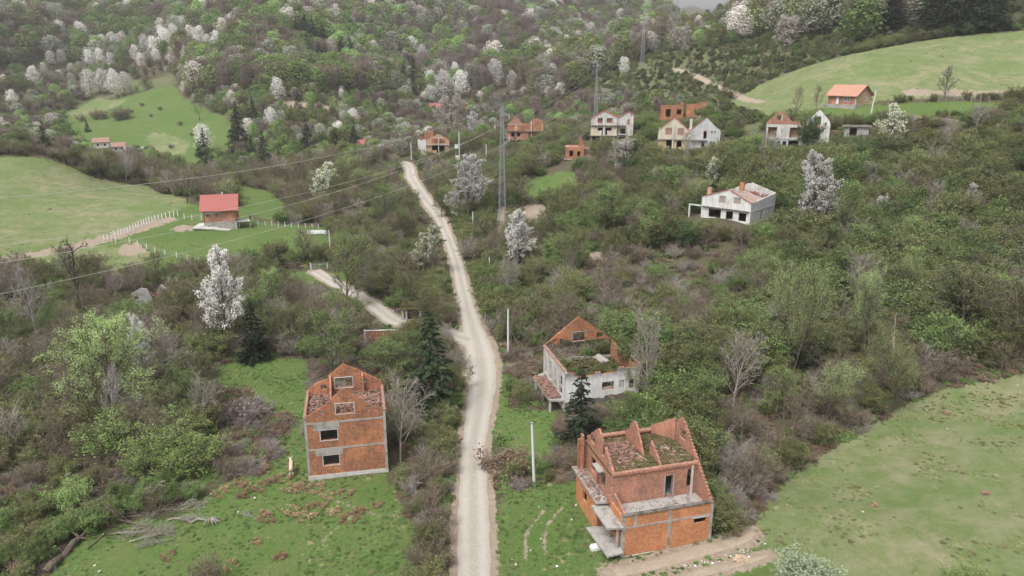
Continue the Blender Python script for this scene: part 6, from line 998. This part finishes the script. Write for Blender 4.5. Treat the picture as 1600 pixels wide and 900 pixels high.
def order_labels(SHARED=SHARED):
    todo = []
    for lab, L in SHARED.items():
        if 20 < len(L) <= 60:
            L.sort(key=lambda t: -t[1].location.y); k_ = 2 if len(L) <= 40 else 3; c_ = -(-len(L) // k_)
            for i_ in range(k_): todo.append(((('farther', 'nearer') if k_ == 2 else ('farther', 'middle', 'nearer'))[i_] + ' ' + lab, L[i_*c_:(i_+1)*c_]))
        else: todo.append((lab, L))
    for lab, L in todo:
        L.sort(key=lambda t: t[0]); m_ = len(L)
        if m_ == 1 and 'group' in L[0][1]: del L[0][1]['group']
        if m_ == 1 or m_ > 20: continue
        for r_, (px, o) in enumerate(L):
            o['label'] = (('leftmost' if r_ == 0 else 'rightmost' if r_ == m_ - 1 else ORD[r_] + ' from left') + ' ' + lab); o['group'] = lab + ', several'
order_labels()
def stuff_points(name, items, label, cat):
    if not items: return
    kinds = sorted({i[0] for i in items}); col = bpy.data.collections.new(name + '_shapes'); base = {}; n = 0
    for k in kinds:
        base[k] = n
        for (w_, l_, jn, H_) in PROTO[k]: o = bpy.data.objects.new('%s_shape.%03d' % (name, n), jn or w_ or l_); col.objects.link(o); n += 1
    me = bpy.data.meshes.new(name); me.from_pydata([(i[1], i[2], i[4]) for i in items], [], []); idx = []; sc_ = []; rt = []
    for k, x, y, h_, z, wd in items:
        j = q.randint(len(PROTO[k])); s = h_ / PROTO[k][j][3]; idx.append(base[k] + j); sc_ += [s*wd, s*wd, s]; rt += [q.normal(0, .05), q.normal(0, .05), q.uniform(0, 6.28)]
    a = me.attributes.new('pick', 'INT', 'POINT'); a.data.foreach_set('value', idx); a = me.attributes.new('size', 'FLOAT_VECTOR', 'POINT'); a.data.foreach_set('vector', sc_); a = me.attributes.new('turn', 'FLOAT_VECTOR', 'POINT'); a.data.foreach_set('vector', rt)
    o = bpy.data.objects.new(name, me); C.objects.link(o); tag(o, label, cat, kind='stuff'); g = bpy.data.node_groups.new(name, 'GeometryNodeTree')
    g.interface.new_socket('Geometry', in_out='INPUT', socket_type='NodeSocketGeometry'); g.interface.new_socket('Geometry', in_out='OUTPUT', socket_type='NodeSocketGeometry'); nn = g.nodes; gi, go = nn.new('NodeGroupInput'), nn.new('NodeGroupOutput')
    ip = nn.new('GeometryNodeInstanceOnPoints'); ci = nn.new('GeometryNodeCollectionInfo'); ci.inputs['Collection'].default_value = col; ci.inputs['Separate Children'].default_value = True; ci.inputs['Reset Children'].default_value = True; ip.inputs['Pick Instance'].default_value = True
    def at(nm, ty): z_ = nn.new('GeometryNodeInputNamedAttribute'); z_.data_type = ty; z_.inputs[0].default_value = nm; return z_.outputs[0]
    l = g.links.new; l(gi.outputs[0], ip.inputs['Points']); l(ci.outputs[0], ip.inputs['Instance']); l(at('pick', 'INT'), ip.inputs['Instance Index']); l(at('size', 'FLOAT_VECTOR'), ip.inputs['Scale']); e = nn.new('FunctionNodeEulerToRotation'); l(at('turn', 'FLOAT_VECTOR'), e.inputs[0]); l(e.outputs[0], ip.inputs['Rotation']); l(ip.outputs[0], go.inputs[0])
    md = o.modifiers.new('scatter', 'NODES'); md.node_group = g
# low cover between the shrubs, out of the same shapes, small
X, Y = grid(52, 200, 1.55, 21); ok = ~(anyin(LUSH, X, Y) | anyin(DRY, X, Y) | anyin(BARE, X, Y) | anyin(PALE, X, Y)); X, Y = X[ok], Y[ok]; b = blocked(X, Y, np.full(len(X), .15)); X, Y = X[~b], Y[~b]; Z = H(X, Y); pxs, pys, _ = proj(X, Y, Z)
for x, y, z, px, py in zip(X, Y, Z, pxs, pys):
    if -200 < px < 1800 and py < 1000 and q.rand() < .8: rest['undergrowth'].append((pick(dict(weed=3, tussock=1.6, bramble=1.3, bramble_grey=1.3, shrub_brown=.6), q.rand()), x, y, q.uniform(.35, .85), z, 1.4))
stuff_points('undergrowth', rest['undergrowth'], 'mixed low brush and brambles covering the ground between the shrubs', 'undergrowth')
stuff_points('distant_woods', rest['distant_woods'], 'dense mixed spring woodland covering the far hillsides', 'woods')
print('individuals', len(indiv), {k: len(v) for k, v in byc.items()}, 'stuff', {k: len(v) for k, v in rest.items()})
# grass standing in the meadows
gp = []
for (y0, y1, cell, sd_) in ((52, 108, .62, 31), (108, 175, 1.25, 32), (175, 300, 2.4, 33)):
    X, Y = grid(y0, y1, cell, sd_); lu = anyin(LUSH, X, Y); dr = anyin(DRY, X, Y); m = (lu | dr) & ~anyin(BARE, X, Y); X, Y, dr = X[m], Y[m], dr[m]
    for L in LINES[:4]: m = line_dist(X, Y, L) > .2; X, Y, dr = X[m], Y[m], dr[m]
    d = np.hypot(X[:, None] - HS[None, :, 0], Y[:, None] - HS[None, :, 1]).min(1) > .1; X, Y, dr = X[d], Y[d], dr[d]; Z = H(X, Y); pxs, pys, _ = proj(X, Y, Z)
    for x, y, z, d_, px, py in zip(X, Y, Z, dr, pxs, pys):
        if -150 < px < 1750 and py < 980:
            pt = patch(x, y, 5, 2) + .5 * patch(x, y, 17, 4)
            if q.rand() < (.22 if d_ else .7) + pt: gp.append((pick(dict(sward_dry=1) if d_ else dict(sward=3.5, sward_dry=.5), q.rand()), x, y, q.uniform(.03, .085) * (1 + .5 * pt), z - .02, q.uniform(3.5, 8)))
stuff_points('grass', gp, 'short uneven spring grass of the meadows', 'grass'); print('grass', len(gp))
# ------------------------------------------------------------------ pylons, wires, poles
def pylon(px, py, Y, Hh, label, rz):
    p = at_Y(px, py, Y); z0 = h1(p[0], p[1]); o = empty('pylon', (p[0], p[1], z0), rz, label, 'pylon', 'lattice pylons climbing the slope'); b, t = .85, .26; w_ = 1 if Y < 200 else 1.9
    def c(s, z): f = z / Hh; q = b + (t - b) * f; return Vector((s[0]*q, s[1]*q, z))
    S = ((-1,-1),(1,-1),(1,1),(-1,1))
    for s in S: MB().bar(c(s, -1), c(s, Hh), .06*w_, 4, .045*w_).build('leg', 'steel', o)
    mb = MB(); z = 0; k = 0
    while z < Hh - .5:
        st = 1.35 - .5 * z / Hh
        for i in range(4): a, d = S[i], S[(i+1) % 4]; mb.bar(c(a, z), c(d, min(z+st, Hh)), .018*w_, 3); mb.bar(c(d, z), c(a, min(z+st, Hh)), .018*w_, 3); mb.bar(c(a, z), c(d, z), .016*w_, 3)
        z += st
    mb.build('bracing', 'steel', o); out = [o.matrix_basis @ Vector((0, 0, Hh))]
    for sx, dz in ((1, 2.7), (-1, 5.1), (1, 8.1)):
        zz = Hh - dz; arm = MB().bar((0, -.3, zz), (sx*1.75, 0, zz+.15), .05, 3).bar((0, .3, zz), (sx*1.75, 0, zz+.15), .05, 3).bar((0, 0, zz+1.1), (sx*1.75, 0, zz+.15), .04, 3)
        for i in range(1, 4): arm.bar((sx*.44*i, -.3*(1-i/4), zz+.04*i), (sx*.44*i, .3*(1-i/4), zz+.04*i), .025, 3)
        arm.build('cross_arm', 'steel', o); ins = MB()
        for i in range(7): ins.bar((sx*1.75, 0, zz+.1-i*.13), (sx*1.75, 0, zz+.02-i*.13), .05 if i % 2 else .14, 8)
        ins.build('insulator', 'white_paint', o); out.append(Matrix.Rotation(rz, 4, 'Z').to_3x3() @ Vector((sx*1.75, 0, zz-.85)) + Vector((p[0], p[1], z0)))
    out[0] = Vector((p[0], p[1], z0 + Hh)); return out
PY = [pylon(785, 349, 183.5, 30, 'nearest lattice pylon, standing on the bare earth right of the upper road', R(-8)), pylon(930, 197, 352, 30, 'second lattice pylon, left of the three storey ruin', R(-8)), pylon(1003, 105, 420, 30, 'third lattice pylon in front of the broad pink blossom tree', R(-8)), pylon(1056, 48, 525, 30, 'farthest lattice pylon against the skyline', R(-8))]
def wire(pts, label, r=.035):
    o = MB().poly_line(pts, r, 4).build('power_wire', 'wire'); return tag(o, label, 'wire', 'power wires between the pylons')
WN = ('topmost', 'upper right', 'left', 'lowest right')
for s, nm in enumerate(('first', 'second', 'third')):
    for k in range(4):
        a, b = PY[s][k], PY[s+1][k]; wire([a.lerp(b, t) - Vector((0, 0, 4.2*t*(1-t)*(3.0 if s == 0 else 2.0)*.6)) for t in np.linspace(0, 1, 17)], '%s power wire strung on the %s span of pylons up the slope' % (WN[k], nm), .018 if s == 0 else .016)
dirn = np.array([-.40, -.917])
for k, pix, nm in ((0, ((0, 308), (284, 282), (560, 233)), 'faint topmost'), (1, ((0, 411), (560, 289)), 'third'), (2, ((0, 384), (560, 280)), 'second'), (3, ((0, 461), (280, 395), (560, 319)), 'lowest')):
    A_ = np.array(PY[0][k]); ss = [0.0]; zz = [A_[2]]
    for p in pix:
        d = ray(*p); m = np.array([[d[0], -dirn[0]], [d[1], -dirn[1]]]); t, s_ = np.linalg.solve(m, A_[:2]); ss.append(s_); zz.append(CAMZ + d[2]*t)
    co = np.polyfit(ss, zz, 2); co[2] += A_[2] - np.polyval(co, 0); send = min(max(ss) * 1.35, 185)
    wire([(A_[0] + dirn[0]*s_, A_[1] + dirn[1]*s_, np.polyval(co, s_)) for s_ in np.linspace(0, send, 40)], '%s of the long wires crossing the left half of the view' % nm, .021)
def pole(px, py0, py1, label, lean=0, extra=None, r=.16):
    p = hit(px, py1); f = proj(p.x, p.y, p.z)[2]; h = (py1 - py0) / FPX * f * 1.05; o = empty('utility_pole', p, 0, label, 'pole', 'pale concrete utility poles'); top = Vector((lean * h, 0, h))
    MB().bar((0, 0, -.6), top, r, 8, r*.72).build('shaft', 'pole_concrete', o); MB().bar(top - Vector((0, 0, .02)), top + Vector((0, 0, .12)), r*.85, 8).build('cap', 'steel', o)
    if extra == 'stay': MB().bar(top*.62, (2.3, .4, -.1), .02, 4).build('stay_wire', 'wire', o)
    if extra == 'transformer': MB().box(-1.5, -.3, -.35, .35, h*.45, h*.45+1.3).box(-.3, -.1, -.2, .2, h*.5, h*.5+.2).build('transformer', 'pole_concrete', o); MB().box(-1.35, -.35, -.3, .3, .9, 2.3).build('switch_box', 'white_paint', o)
    return o
for a in ((794, 483, 551, 'tall concrete pole with stay wire right of the road junction', 0, 'stay', .2), (835, 657, 756, 'tall leaning concrete pole on the lawn left of the large brick ruin', -.045, None, .19), (1358, 144, 190, 'pale leaning pole right of the bungalow', .09, None, .2), (643, 224, 250, 'short pale pole left of the unfinished house', 0, None, .22), (718, 208, 254, 'pole carrying a transformer and white box right of the unfinished house', 0, 'transformer', .2),
          (760, 228, 262, 'pale pole in the brush left of the nearest pylon', 0, None, .2), (739, 332, 362, 'short white pole right of the upper road', 0, None, .2), (765, 402, 428, 'small grey pole half hidden by brush below the pylon', 0, None, .16), (517, 361, 406, 'slim pale pole above the gate of the side road', 0, None, .16), (338, 250, 272, 'pale pole beside the valley lane under the spruces', 0, None, .2),
          (1117, 169, 188, 'short white pole on grass above the grey half of the twin house', 0, None, .2), (938, 205, 222, 'grey pole in front of the three storey ruin', 0, None, .2), (830, 192, 222, 'pale pole in front of the orange three storey shell', 0, None, .2), (575, 230, 248, 'short grey pole beside the dull red roofed house', 0, None, .2)): pole(*a)
# ------------------------------------------------------------------ fences, gate, slab, trough
def fence(pix, n, label, h, pw=.1, rail=True, mat='white_paint'):
    pts = hits(pix); q_ = catmull([(p[0], p[1], 0) for p in pts], 10); d = np.concatenate([[0], np.cumsum(np.hypot(*np.diff(q_[:, :2], axis=0).T))]); o = empty('fence', (q_[0][0], q_[0][1], h1(q_[0][0], q_[0][1])), 0, label, 'fence'); b = o.location.copy(); P_ = []
    for s_ in np.linspace(0, d[-1], n):
        x, y = np.interp(s_, d, q_[:, 0]), np.interp(s_, d, q_[:, 1]); z = h1(x, y); v = Vector((x, y, z)) - b; P_.append(v); MB().bar(v - Vector((0, 0, .3)), v + Vector((random.uniform(-.03, .03), 0, h*random.uniform(.93, 1.05))), pw, 4).build('post', mat, o)
    if rail:
        for f in (.35, .65, .95):
            mb = MB()
            for a, c_ in zip(P_[:-1], P_[1:]): mb.bar(a + Vector((0, 0, h*f)), c_ + Vector((0, 0, h*f)), .012, 3)
            mb.build('fence_wire', 'wire', o)
    return o
fence([(163, 377), (190, 368), (215, 357), (245, 345), (278, 338)], 24, 'close row of white fence posts along the earth bank on the left meadow', 1.7, .11)
fence([(181, 380), (199, 379), (217, 385), (234, 391), (250, 397), (266, 400), (282, 404), (299, 408), (314, 411), (330, 413)], 10, 'curved row of spaced white posts below the earth bank', 1.35, .09)
fence([(288, 342), (302, 344), (315, 344)], 3, 'three white posts left of the red roofed house', 1.5, .09)
fence([(393, 352), (420, 353), (450, 355), (478, 356), (498, 357)], 11, 'line of small white posts right of the red roofed house', 1.3, .08)
fence([(1400, 158), (1450, 158), (1500, 158), (1545, 160)], 12, 'wire fence with dark posts at the foot of the top right meadow', 1.5, .09, mat='grey_wood')
p0, p1_ = hit(486, 421), hit(512, 419); o = empty('gate', p0, math.atan2(p1_.y-p0.y, p1_.x-p0.x), 'pale metal gate closing the top of the side road', 'gate'); L = (p1_ - p0).length
for x in (0, L): MB().box(x-.12, x+.12, -.12, .12, -.4, 1.45).build('gate_post', 'pole_concrete', o)
mb = MB().box(.13, L-.13, -.03, .03, 1.15, 1.22).box(.13, L-.13, -.03, .03, .25, .32)
for i in range(9): x = .15 + (L-.3)*i/8; mb.box(x-.02, x+.02, -.02, .02, .32, 1.15)
mb.build('gate_frame', 'steel', o)
p = hit(480, 366); o = empty('water_trough', p, R(2), 'long white concrete trough lying on the grass above the side road', 'trough'); MB().box(0, 5.4, 0, 1.0, .05, .2).box(0, 5.4, 0, .12, .201, .85).box(0, 5.4, .88, 1.0, .201, .85).box(0, .12, .121, .879, .201, .85).box(5.28, 5.4, .121, .879, .201, .85).build('basin', 'white_paint', o)
for x in (.6, 4.4): MB().box(x, x+.35, .1, .9, -.4, .048).build('foot', 'concrete', o)
MB().bar((5.0, .5, .86), (5.0, .5, 1.5), .05, 6).build('tap', 'steel', o)
mb = MB()
# ------------------------------------------------------------------ fallen trees and branches at the lower left
def lying(kind, idx, px, py, yaw, h, label, tilt=86, roll=0, sz=1.0, group=None, bark=None):
    p = hit(px, py); w_ = PROTO[kind][idx % len(PROTO[kind])][0]; s = h / PROTO[kind][0][3]; o = bpy.data.objects.new('fallen_tree' if h > 3.5 else 'fallen_branch', w_ if not bark else w_.copy()); C.objects.link(o)
    if bark: o.data.materials[0] = M[bark]
    o.location = (p.x, p.y, p.z + .25 * sz); o.rotation_euler = (Matrix.Rotation(R(yaw), 4, 'Z') @ Matrix.Rotation(R(tilt), 4, 'Y') @ Matrix.Rotation(R(roll), 4, 'Z')).to_euler(); o.scale = (s*sz*.6, s*sz, s); tag(o, label, 'fallen tree' if h > 3.5 else 'branch', group)
for a in (('dead_tree', 0, 118, 772, -6, 8.5, 'thick dark fallen trunk with crown lying towards the lawn', 87, 10, 1.3, None, 'bark_dark'), ('bare_tree', 1, 165, 838, 4, 5.5, 'pale grey fallen tree with fanned branches on the lawn edge', 88, 0, 1.1, None, 'twig_grey'), ('bare_tree', 0, 250, 800, 5, 5.0, 'fallen leafless crown pointing right across the lawn edge', 88, 40, 1, None, 'twig_grey'),
          ('bare_tree', 2, 330, 812, 172, 3.2, 'pale broken branch lying farthest out on the lawn', 88, 10, .8, None, 'bark_pale'), ('bare_tree', 1, 270, 845, 200, 3.3, 'pale broken branch below the fallen crown', 88, 60, .8, None, 'bark_pale'), ('brown_tree', 0, 60, 785, -20, 6, 'brown fallen tree in the thicket at the left edge', 82, 0, 1, None, None), ('bare_tree', 0, 400, 812, 150, 2.2, 'thin pale branch on the open lawn', 88, 0, .7, None, 'bark_pale'), ('brown_tree', 1, 175, 815, 8, 6.5, 'tangled brown crown heaped beside the dark mossy trunk', 86, 30, 1.3, None, None), ('brown_tree', 0, 215, 822, 170, 5.5, 'tangled brown branches heaped in front of the lawn edge', 86, 80, 1.3, None, None), ('bare_tree', 2, 205, 850, 15, 4.2, 'low heap of grey twigs nearest the bottom left corner', 87, 20, 1.2, None, 'twig_grey'), ('brown_tree', 1, 300, 800, 190, 4.5, 'brown twiggy crown heaped at the far end of the brush pile', 86, 50, 1.2, None, None), ('dead_tree', 0, 140, 860, 60, 4.2, 'splintered dark log rising from the stream bank', 80, 90, 1.2, None, 'bark_dark')): lying(*a)
def log(px0, py0, px1, py1, r0, r1, label, mat, roots=6, lift=.3, n=7):
    p, q2 = hit(px0, py0), hit(px1, py1); o = empty('log', p, 0, label, 'log'); d = q2 - p; P4 = [d*(i/n) + Vector((random.uniform(-.22, .22), random.uniform(-.22, .22), lift + .25*math.sin(i*1.3))) for i in range(n+1)]; P4[0] = Vector((0, 0, lift*.6))
    MB().poly_line(P4, r0, 9, r1).build('trunk', mat, o, True); mb = MB()
    for i in range(roots): a = random.uniform(-2, 2) + math.atan2(d.y, d.x); e = P4[-1] + Vector((math.cos(a)*1.1, math.sin(a)*1.1, random.uniform(-.5, .9))); mb.poly_line([P4[-1], P4[-1].lerp(e, .5) + Vector((0, 0, .2)), e], .12, 5, .03)
    for i in range(4): c_ = P4[2+i % 4]; a = random.uniform(0, 6.28); mb.bar(c_, c_ + Vector((math.cos(a)*.8, math.sin(a)*.8, random.uniform(.2, .9))), .07, 4, .02)
    mb.build('branch_stubs', mat, o)
log(72, 896, 124, 848, .40, .26, 'thick grey split log with root stubs at the bottom left', 'bark'); log(128, 776, 222, 792, .42, .3, 'heavy dark mossy trunk lying across the stream bank', 'bark_dark', 9, .6); log(95, 845, 60, 858, .25, .2, 'short brown log beside the thick grey one', 'bark', 3); log(150, 792, 250, 772, .10, .08, 'slender pale trunk arching over the dark mossy one', 'grey_wood', 5, .9); log(262, 815, 330, 818, .09, .06, 'thin pale trunk lying out on the lawn edge', 'grey_wood', 8, .3)
p = hit(1391, 575); o = empty('broken_tree', p, 0, 'splintered pale trunk snapped halfway, below the pale green trees', 'tree')
MB().poly_line([(0, 0, -.4), (.1, 0, 2.2), (-.15, 0, 4.6)], .22, 7, .16).build('trunk', 'bark_pale', o); mb = MB()
for i in range(11): a = i*.57; mb.bar((-.15, 0, 4.4), (-.15 + math.cos(a)*.5, math.sin(a)*.3, 5.3 + random.uniform(-.3, .5)), .06, 3, .01)
mb.build('splinters', 'scar_wood', o); mb = MB()
for a_, b_, r_ in (((-.1, 0, 4.0), (1.6, .2, 1.0), .09), ((.05, 0, 3.2), (-1.4, .1, .2), .08), ((0, 0, 2.8), (1.0, -.5, -.1), .07), ((-.15, 0, 4.5), (-.4, 0, 8.6), .08)): mb.bar(a_, b_, r_, 5, .03)
mb.build('limb', 'bark_pale', o)
# ------------------------------------------------------------------ stream
STR = catmull([(a[0], a[1], r) for (a, r) in zip(hits([(60, 900), (95, 862), (120, 835), (140, 800), (150, 770), (148, 748), (135, 725), (110, 690), (90, 640)]), (1.2, 1.1, .9, 1.0, 1.6, 1.7, 1.3, 1.2, 1.2))], 8)
k = N('stream_water', .12, .5); k.col((.075, .062, .042)); k.bump(k.noise(3, 3, .6, k.pos()), .25, .03); M['stream_water'] = k.m
ribbon('stream', STR, 'stream_water', .07)
# ------------------------------------------------------------------ stones and litter
STONES = {}
def stone(px, py, s, label, grp, mat='stone'):
    p = hit(px, py); bm = bmesh.new(); bmesh.ops.create_icosphere(bm, subdivisions=1, radius=s)
    for v in bm.verts: v.co *= random.uniform(.75, 1.2); v.co.z *= .55
    me = bpy.data.meshes.new('stone'); bm.to_mesh(me); bm.free(); me.materials.append(M[mat]); o = bpy.data.objects.new('stone', me); C.objects.link(o); o.location = (p.x, p.y, p.z + s*.2); o.rotation_euler.z = random.uniform(0, 6); tag(o, label, 'stone', grp); STONES.setdefault(label, []).append((px, o))
for i, (px, py) in enumerate(((800, 875), (806, 882), (870, 885), (829, 860), (893, 812), (900, 790), (842, 792), (845, 842))): stone(px, py, .08 + .03*(i % 3), 'small white stone on the lawn left of the large brick ruin', 'white stones on the lawn right of the road', 'white_paint')
for i in range(26): stone(1062 + i*4.6 + random.uniform(-5, 5), 888 - i*1.0 + random.uniform(-9, 7), .06 + .03*(i % 3), 'small pale stone strewn along the dirt track', 'pale stones along the dirt track', 'white_paint' if i % 2 else 'stone')
for i, (px, py) in enumerate(((384, 765), (155, 893), (148, 884), (398, 778), (372, 800), (330, 772), (1480, 670), (1348, 800), (1590, 602), (1250, 720), (1195, 850))): stone(px, py, .15, 'single pale stone lying in the grass', 'pale stones scattered in the grass', 'stone')
p = hit(1480, 646)
for i, (px, py, s) in enumerate(((1480, 646, .5), (1366, 790, .35), (1540, 772, .35), (78, 327, .5))):
    p = hit(px, py); mb = MB()
    for j in range(14): a = random.uniform(0, 6.28); r_ = random.uniform(0, s); mb.box(-.15, .15, -.1, .1, 0, .14, Matrix.Translation((math.cos(a)*r_, math.sin(a)*r_, .02 + .15*(1-r_/s))) @ Matrix.Rotation(a, 4, 'Z'))
    o = mb.build('earth_mound', 'red_soil'); o.location = p; tag(o, 'small dark earth mound in the grass, ' + ('highest one of the right meadow', 'nearest one of the right meadow', 'rightmost one of the right meadow', 'alone on the left meadow')[i], 'mound')
mb = MB()
for i in range(60):
    a = random.uniform(0, 6.28); r_ = random.random()**.6*.55; mb.box(-.22, .22, -.05, .05, 0, .05, Matrix.Translation((math.cos(a)*r_*1.3, math.sin(a)*r_, .05 + .3*(1-r_/.55)*random.random())) @ Matrix.Rotation(random.uniform(0, 3), 4, 'Z') @ Matrix.Rotation(random.uniform(-.4, .4), 4, 'Y'))
p = hit(1158, 875); o = mb.build('plank_heap', 'scar_wood'); o.location = p; tag(o, 'small heap of orange brown planks beside the dirt track', 'planks')
p = hit(931, 858); o = MB().box(-.55, .55, -.3, .3, .02, .35).box(-.45, .3, -.2, .25, .352, .5).build('plaster_block', 'white_paint'); o.location = p; o.rotation_euler.z = .3; tag(o, 'white broken plaster block beside the lower balcony slab', 'block')
order_labels(STONES)
# ------------------------------------------------------------------ the cow
def cow():
    p = hit(456, 741); k = N('cow_hide', .85, .2); c = k.obj(); sep = k.n('ShaderNodeSeparateXYZ'); k.l(c, sep.inputs[0]); n1 = k.noise(2.2, 3, .5, c)
    side = k.math('ADD', k.math('ABSOLUTE', sep.outputs[0]), k.math('MULTIPLY', k.math('SUBTRACT', n1, .5), .35)); w1 = k.ramp(side, .16, .20); lo = k.ramp(sep.outputs[2], .62, .72); k.col(k.mix(k.math('MULTIPLY', w1, lo), (.52, .45, .37), (.28, .12, .06))); M['cow_hide'] = k.m
    V = []; E = []; Rr = []
    def v(x, y, z, r, par=None):
        V.append((x, y, z)); Rr.append(r if isinstance(r, tuple) else (r, r))
        if par is not None: E.append((par, len(V)-1))
        return len(V)-1
    pelv = v(0, -.62, 1.14, (.25, .24)); b1 = v(0, -.2, 1.05, (.33, .31), pelv); b2 = v(0, .25, 1.04, (.33, .33), b1); ch = v(0, .62, 1.12, (.26, .30), b2); nk = v(-.03, .92, 1.34, (.15, .17), ch); hd = v(-.06, 1.14, 1.52, (.13, .14), nk); mz = v(-.12, 1.42, 1.36, (.085, .08), hd); v(-.13, 1.50, 1.31, (.07, .06), mz); v(0, -.86, 1.14, (.16, .16), pelv)
    for s in (-1, 1):
        a = v(.17*s, -.68, .86, (.14, .15), pelv); st = v(.18*s, -.60, .64, (.095, .10), a); hk = v(.18*s, -.80, .46, .062, st); cn = v(.17*s, -.76 + .08*s, .2, .046, hk); v(.17*s, -.74 + .08*s, .04, .055, cn)
        a = v(.16*s, .52, .80, (.12, .13), ch); kn = v(.16*s, .54 - .08*s, .46, .066, a); cn = v(.155*s, .53 - .1*s, .2, .046, kn); v(.155*s, .55 - .1*s, .04, .056, cn)
    t = v(0, -.95, 1.20, .04, 8-0); t = v(0, -1.02, .95, .028, t); v(.02, -1.0, .6, .035, t)
    me = bpy.data.meshes.new('cow'); me.from_pydata(V, E, []); me.materials.append(M['cow_hide']); o = bpy.data.objects.new('cow', me); C.objects.link(o); o.modifiers.new('skin', 'SKIN').use_smooth_shade = True
    for i, r_ in enumerate(Rr): me.skin_vertices[0].data[i].radius = r_
    me.skin_vertices[0].data[0].use_root = True; sb = o.modifiers.new('smooth', 'SUBSURF'); sb.levels = 2; sb.render_levels = 2
    o.location = p; o.rotation_euler.z = R(16); tag(o, 'brown and white cow walking away beside the tall brick shell', 'cow')
    hb = MB(); hb.poly_line([(-.1, 1.13, 1.62), (-.24, 1.12, 1.68), (-.32, 1.15, 1.78)], .032, 5, .01); hb.poly_line([(-.01, 1.13, 1.62), (.13, 1.12, 1.68), (.20, 1.15, 1.78)], .032, 5, .01); hb.build('horns', 'cream_plaster', o)
    eb = MB(); eb.bar((-.16, 1.10, 1.56), (-.36, 1.06, 1.52), .05, 5, .02); eb.bar((.04, 1.10, 1.56), (.24, 1.06, 1.52), .05, 5, .02); eb.build('ears', 'cream_plaster', o); MB().box(-.16, -.08, -.74, -.6, 0, .03) 
cow()
# ------------------------------------------------------------------ valley air
k = bpy.data.materials.new('haze_air'); k.use_nodes = True; t_ = k.node_tree; t_.nodes.clear(); o_ = t_.nodes.new('ShaderNodeOutputMaterial'); v_ = t_.nodes.new('ShaderNodeVolumePrincipled'); v_.inputs['Color'].default_value = (.93, .94, .96, 1); v_.inputs['Density'].default_value = HAZE; v_.inputs['Anisotropy'].default_value = .1; t_.links.new(v_.outputs[0], o_.inputs['Volume'])
if HAZE > 0:
    M['haze_air'] = k; o = MB().box(-2700, 2700, -2700, 2700, -400, 420).build('haze', 'haze_air'); tag(o, None, None, kind='stuff')
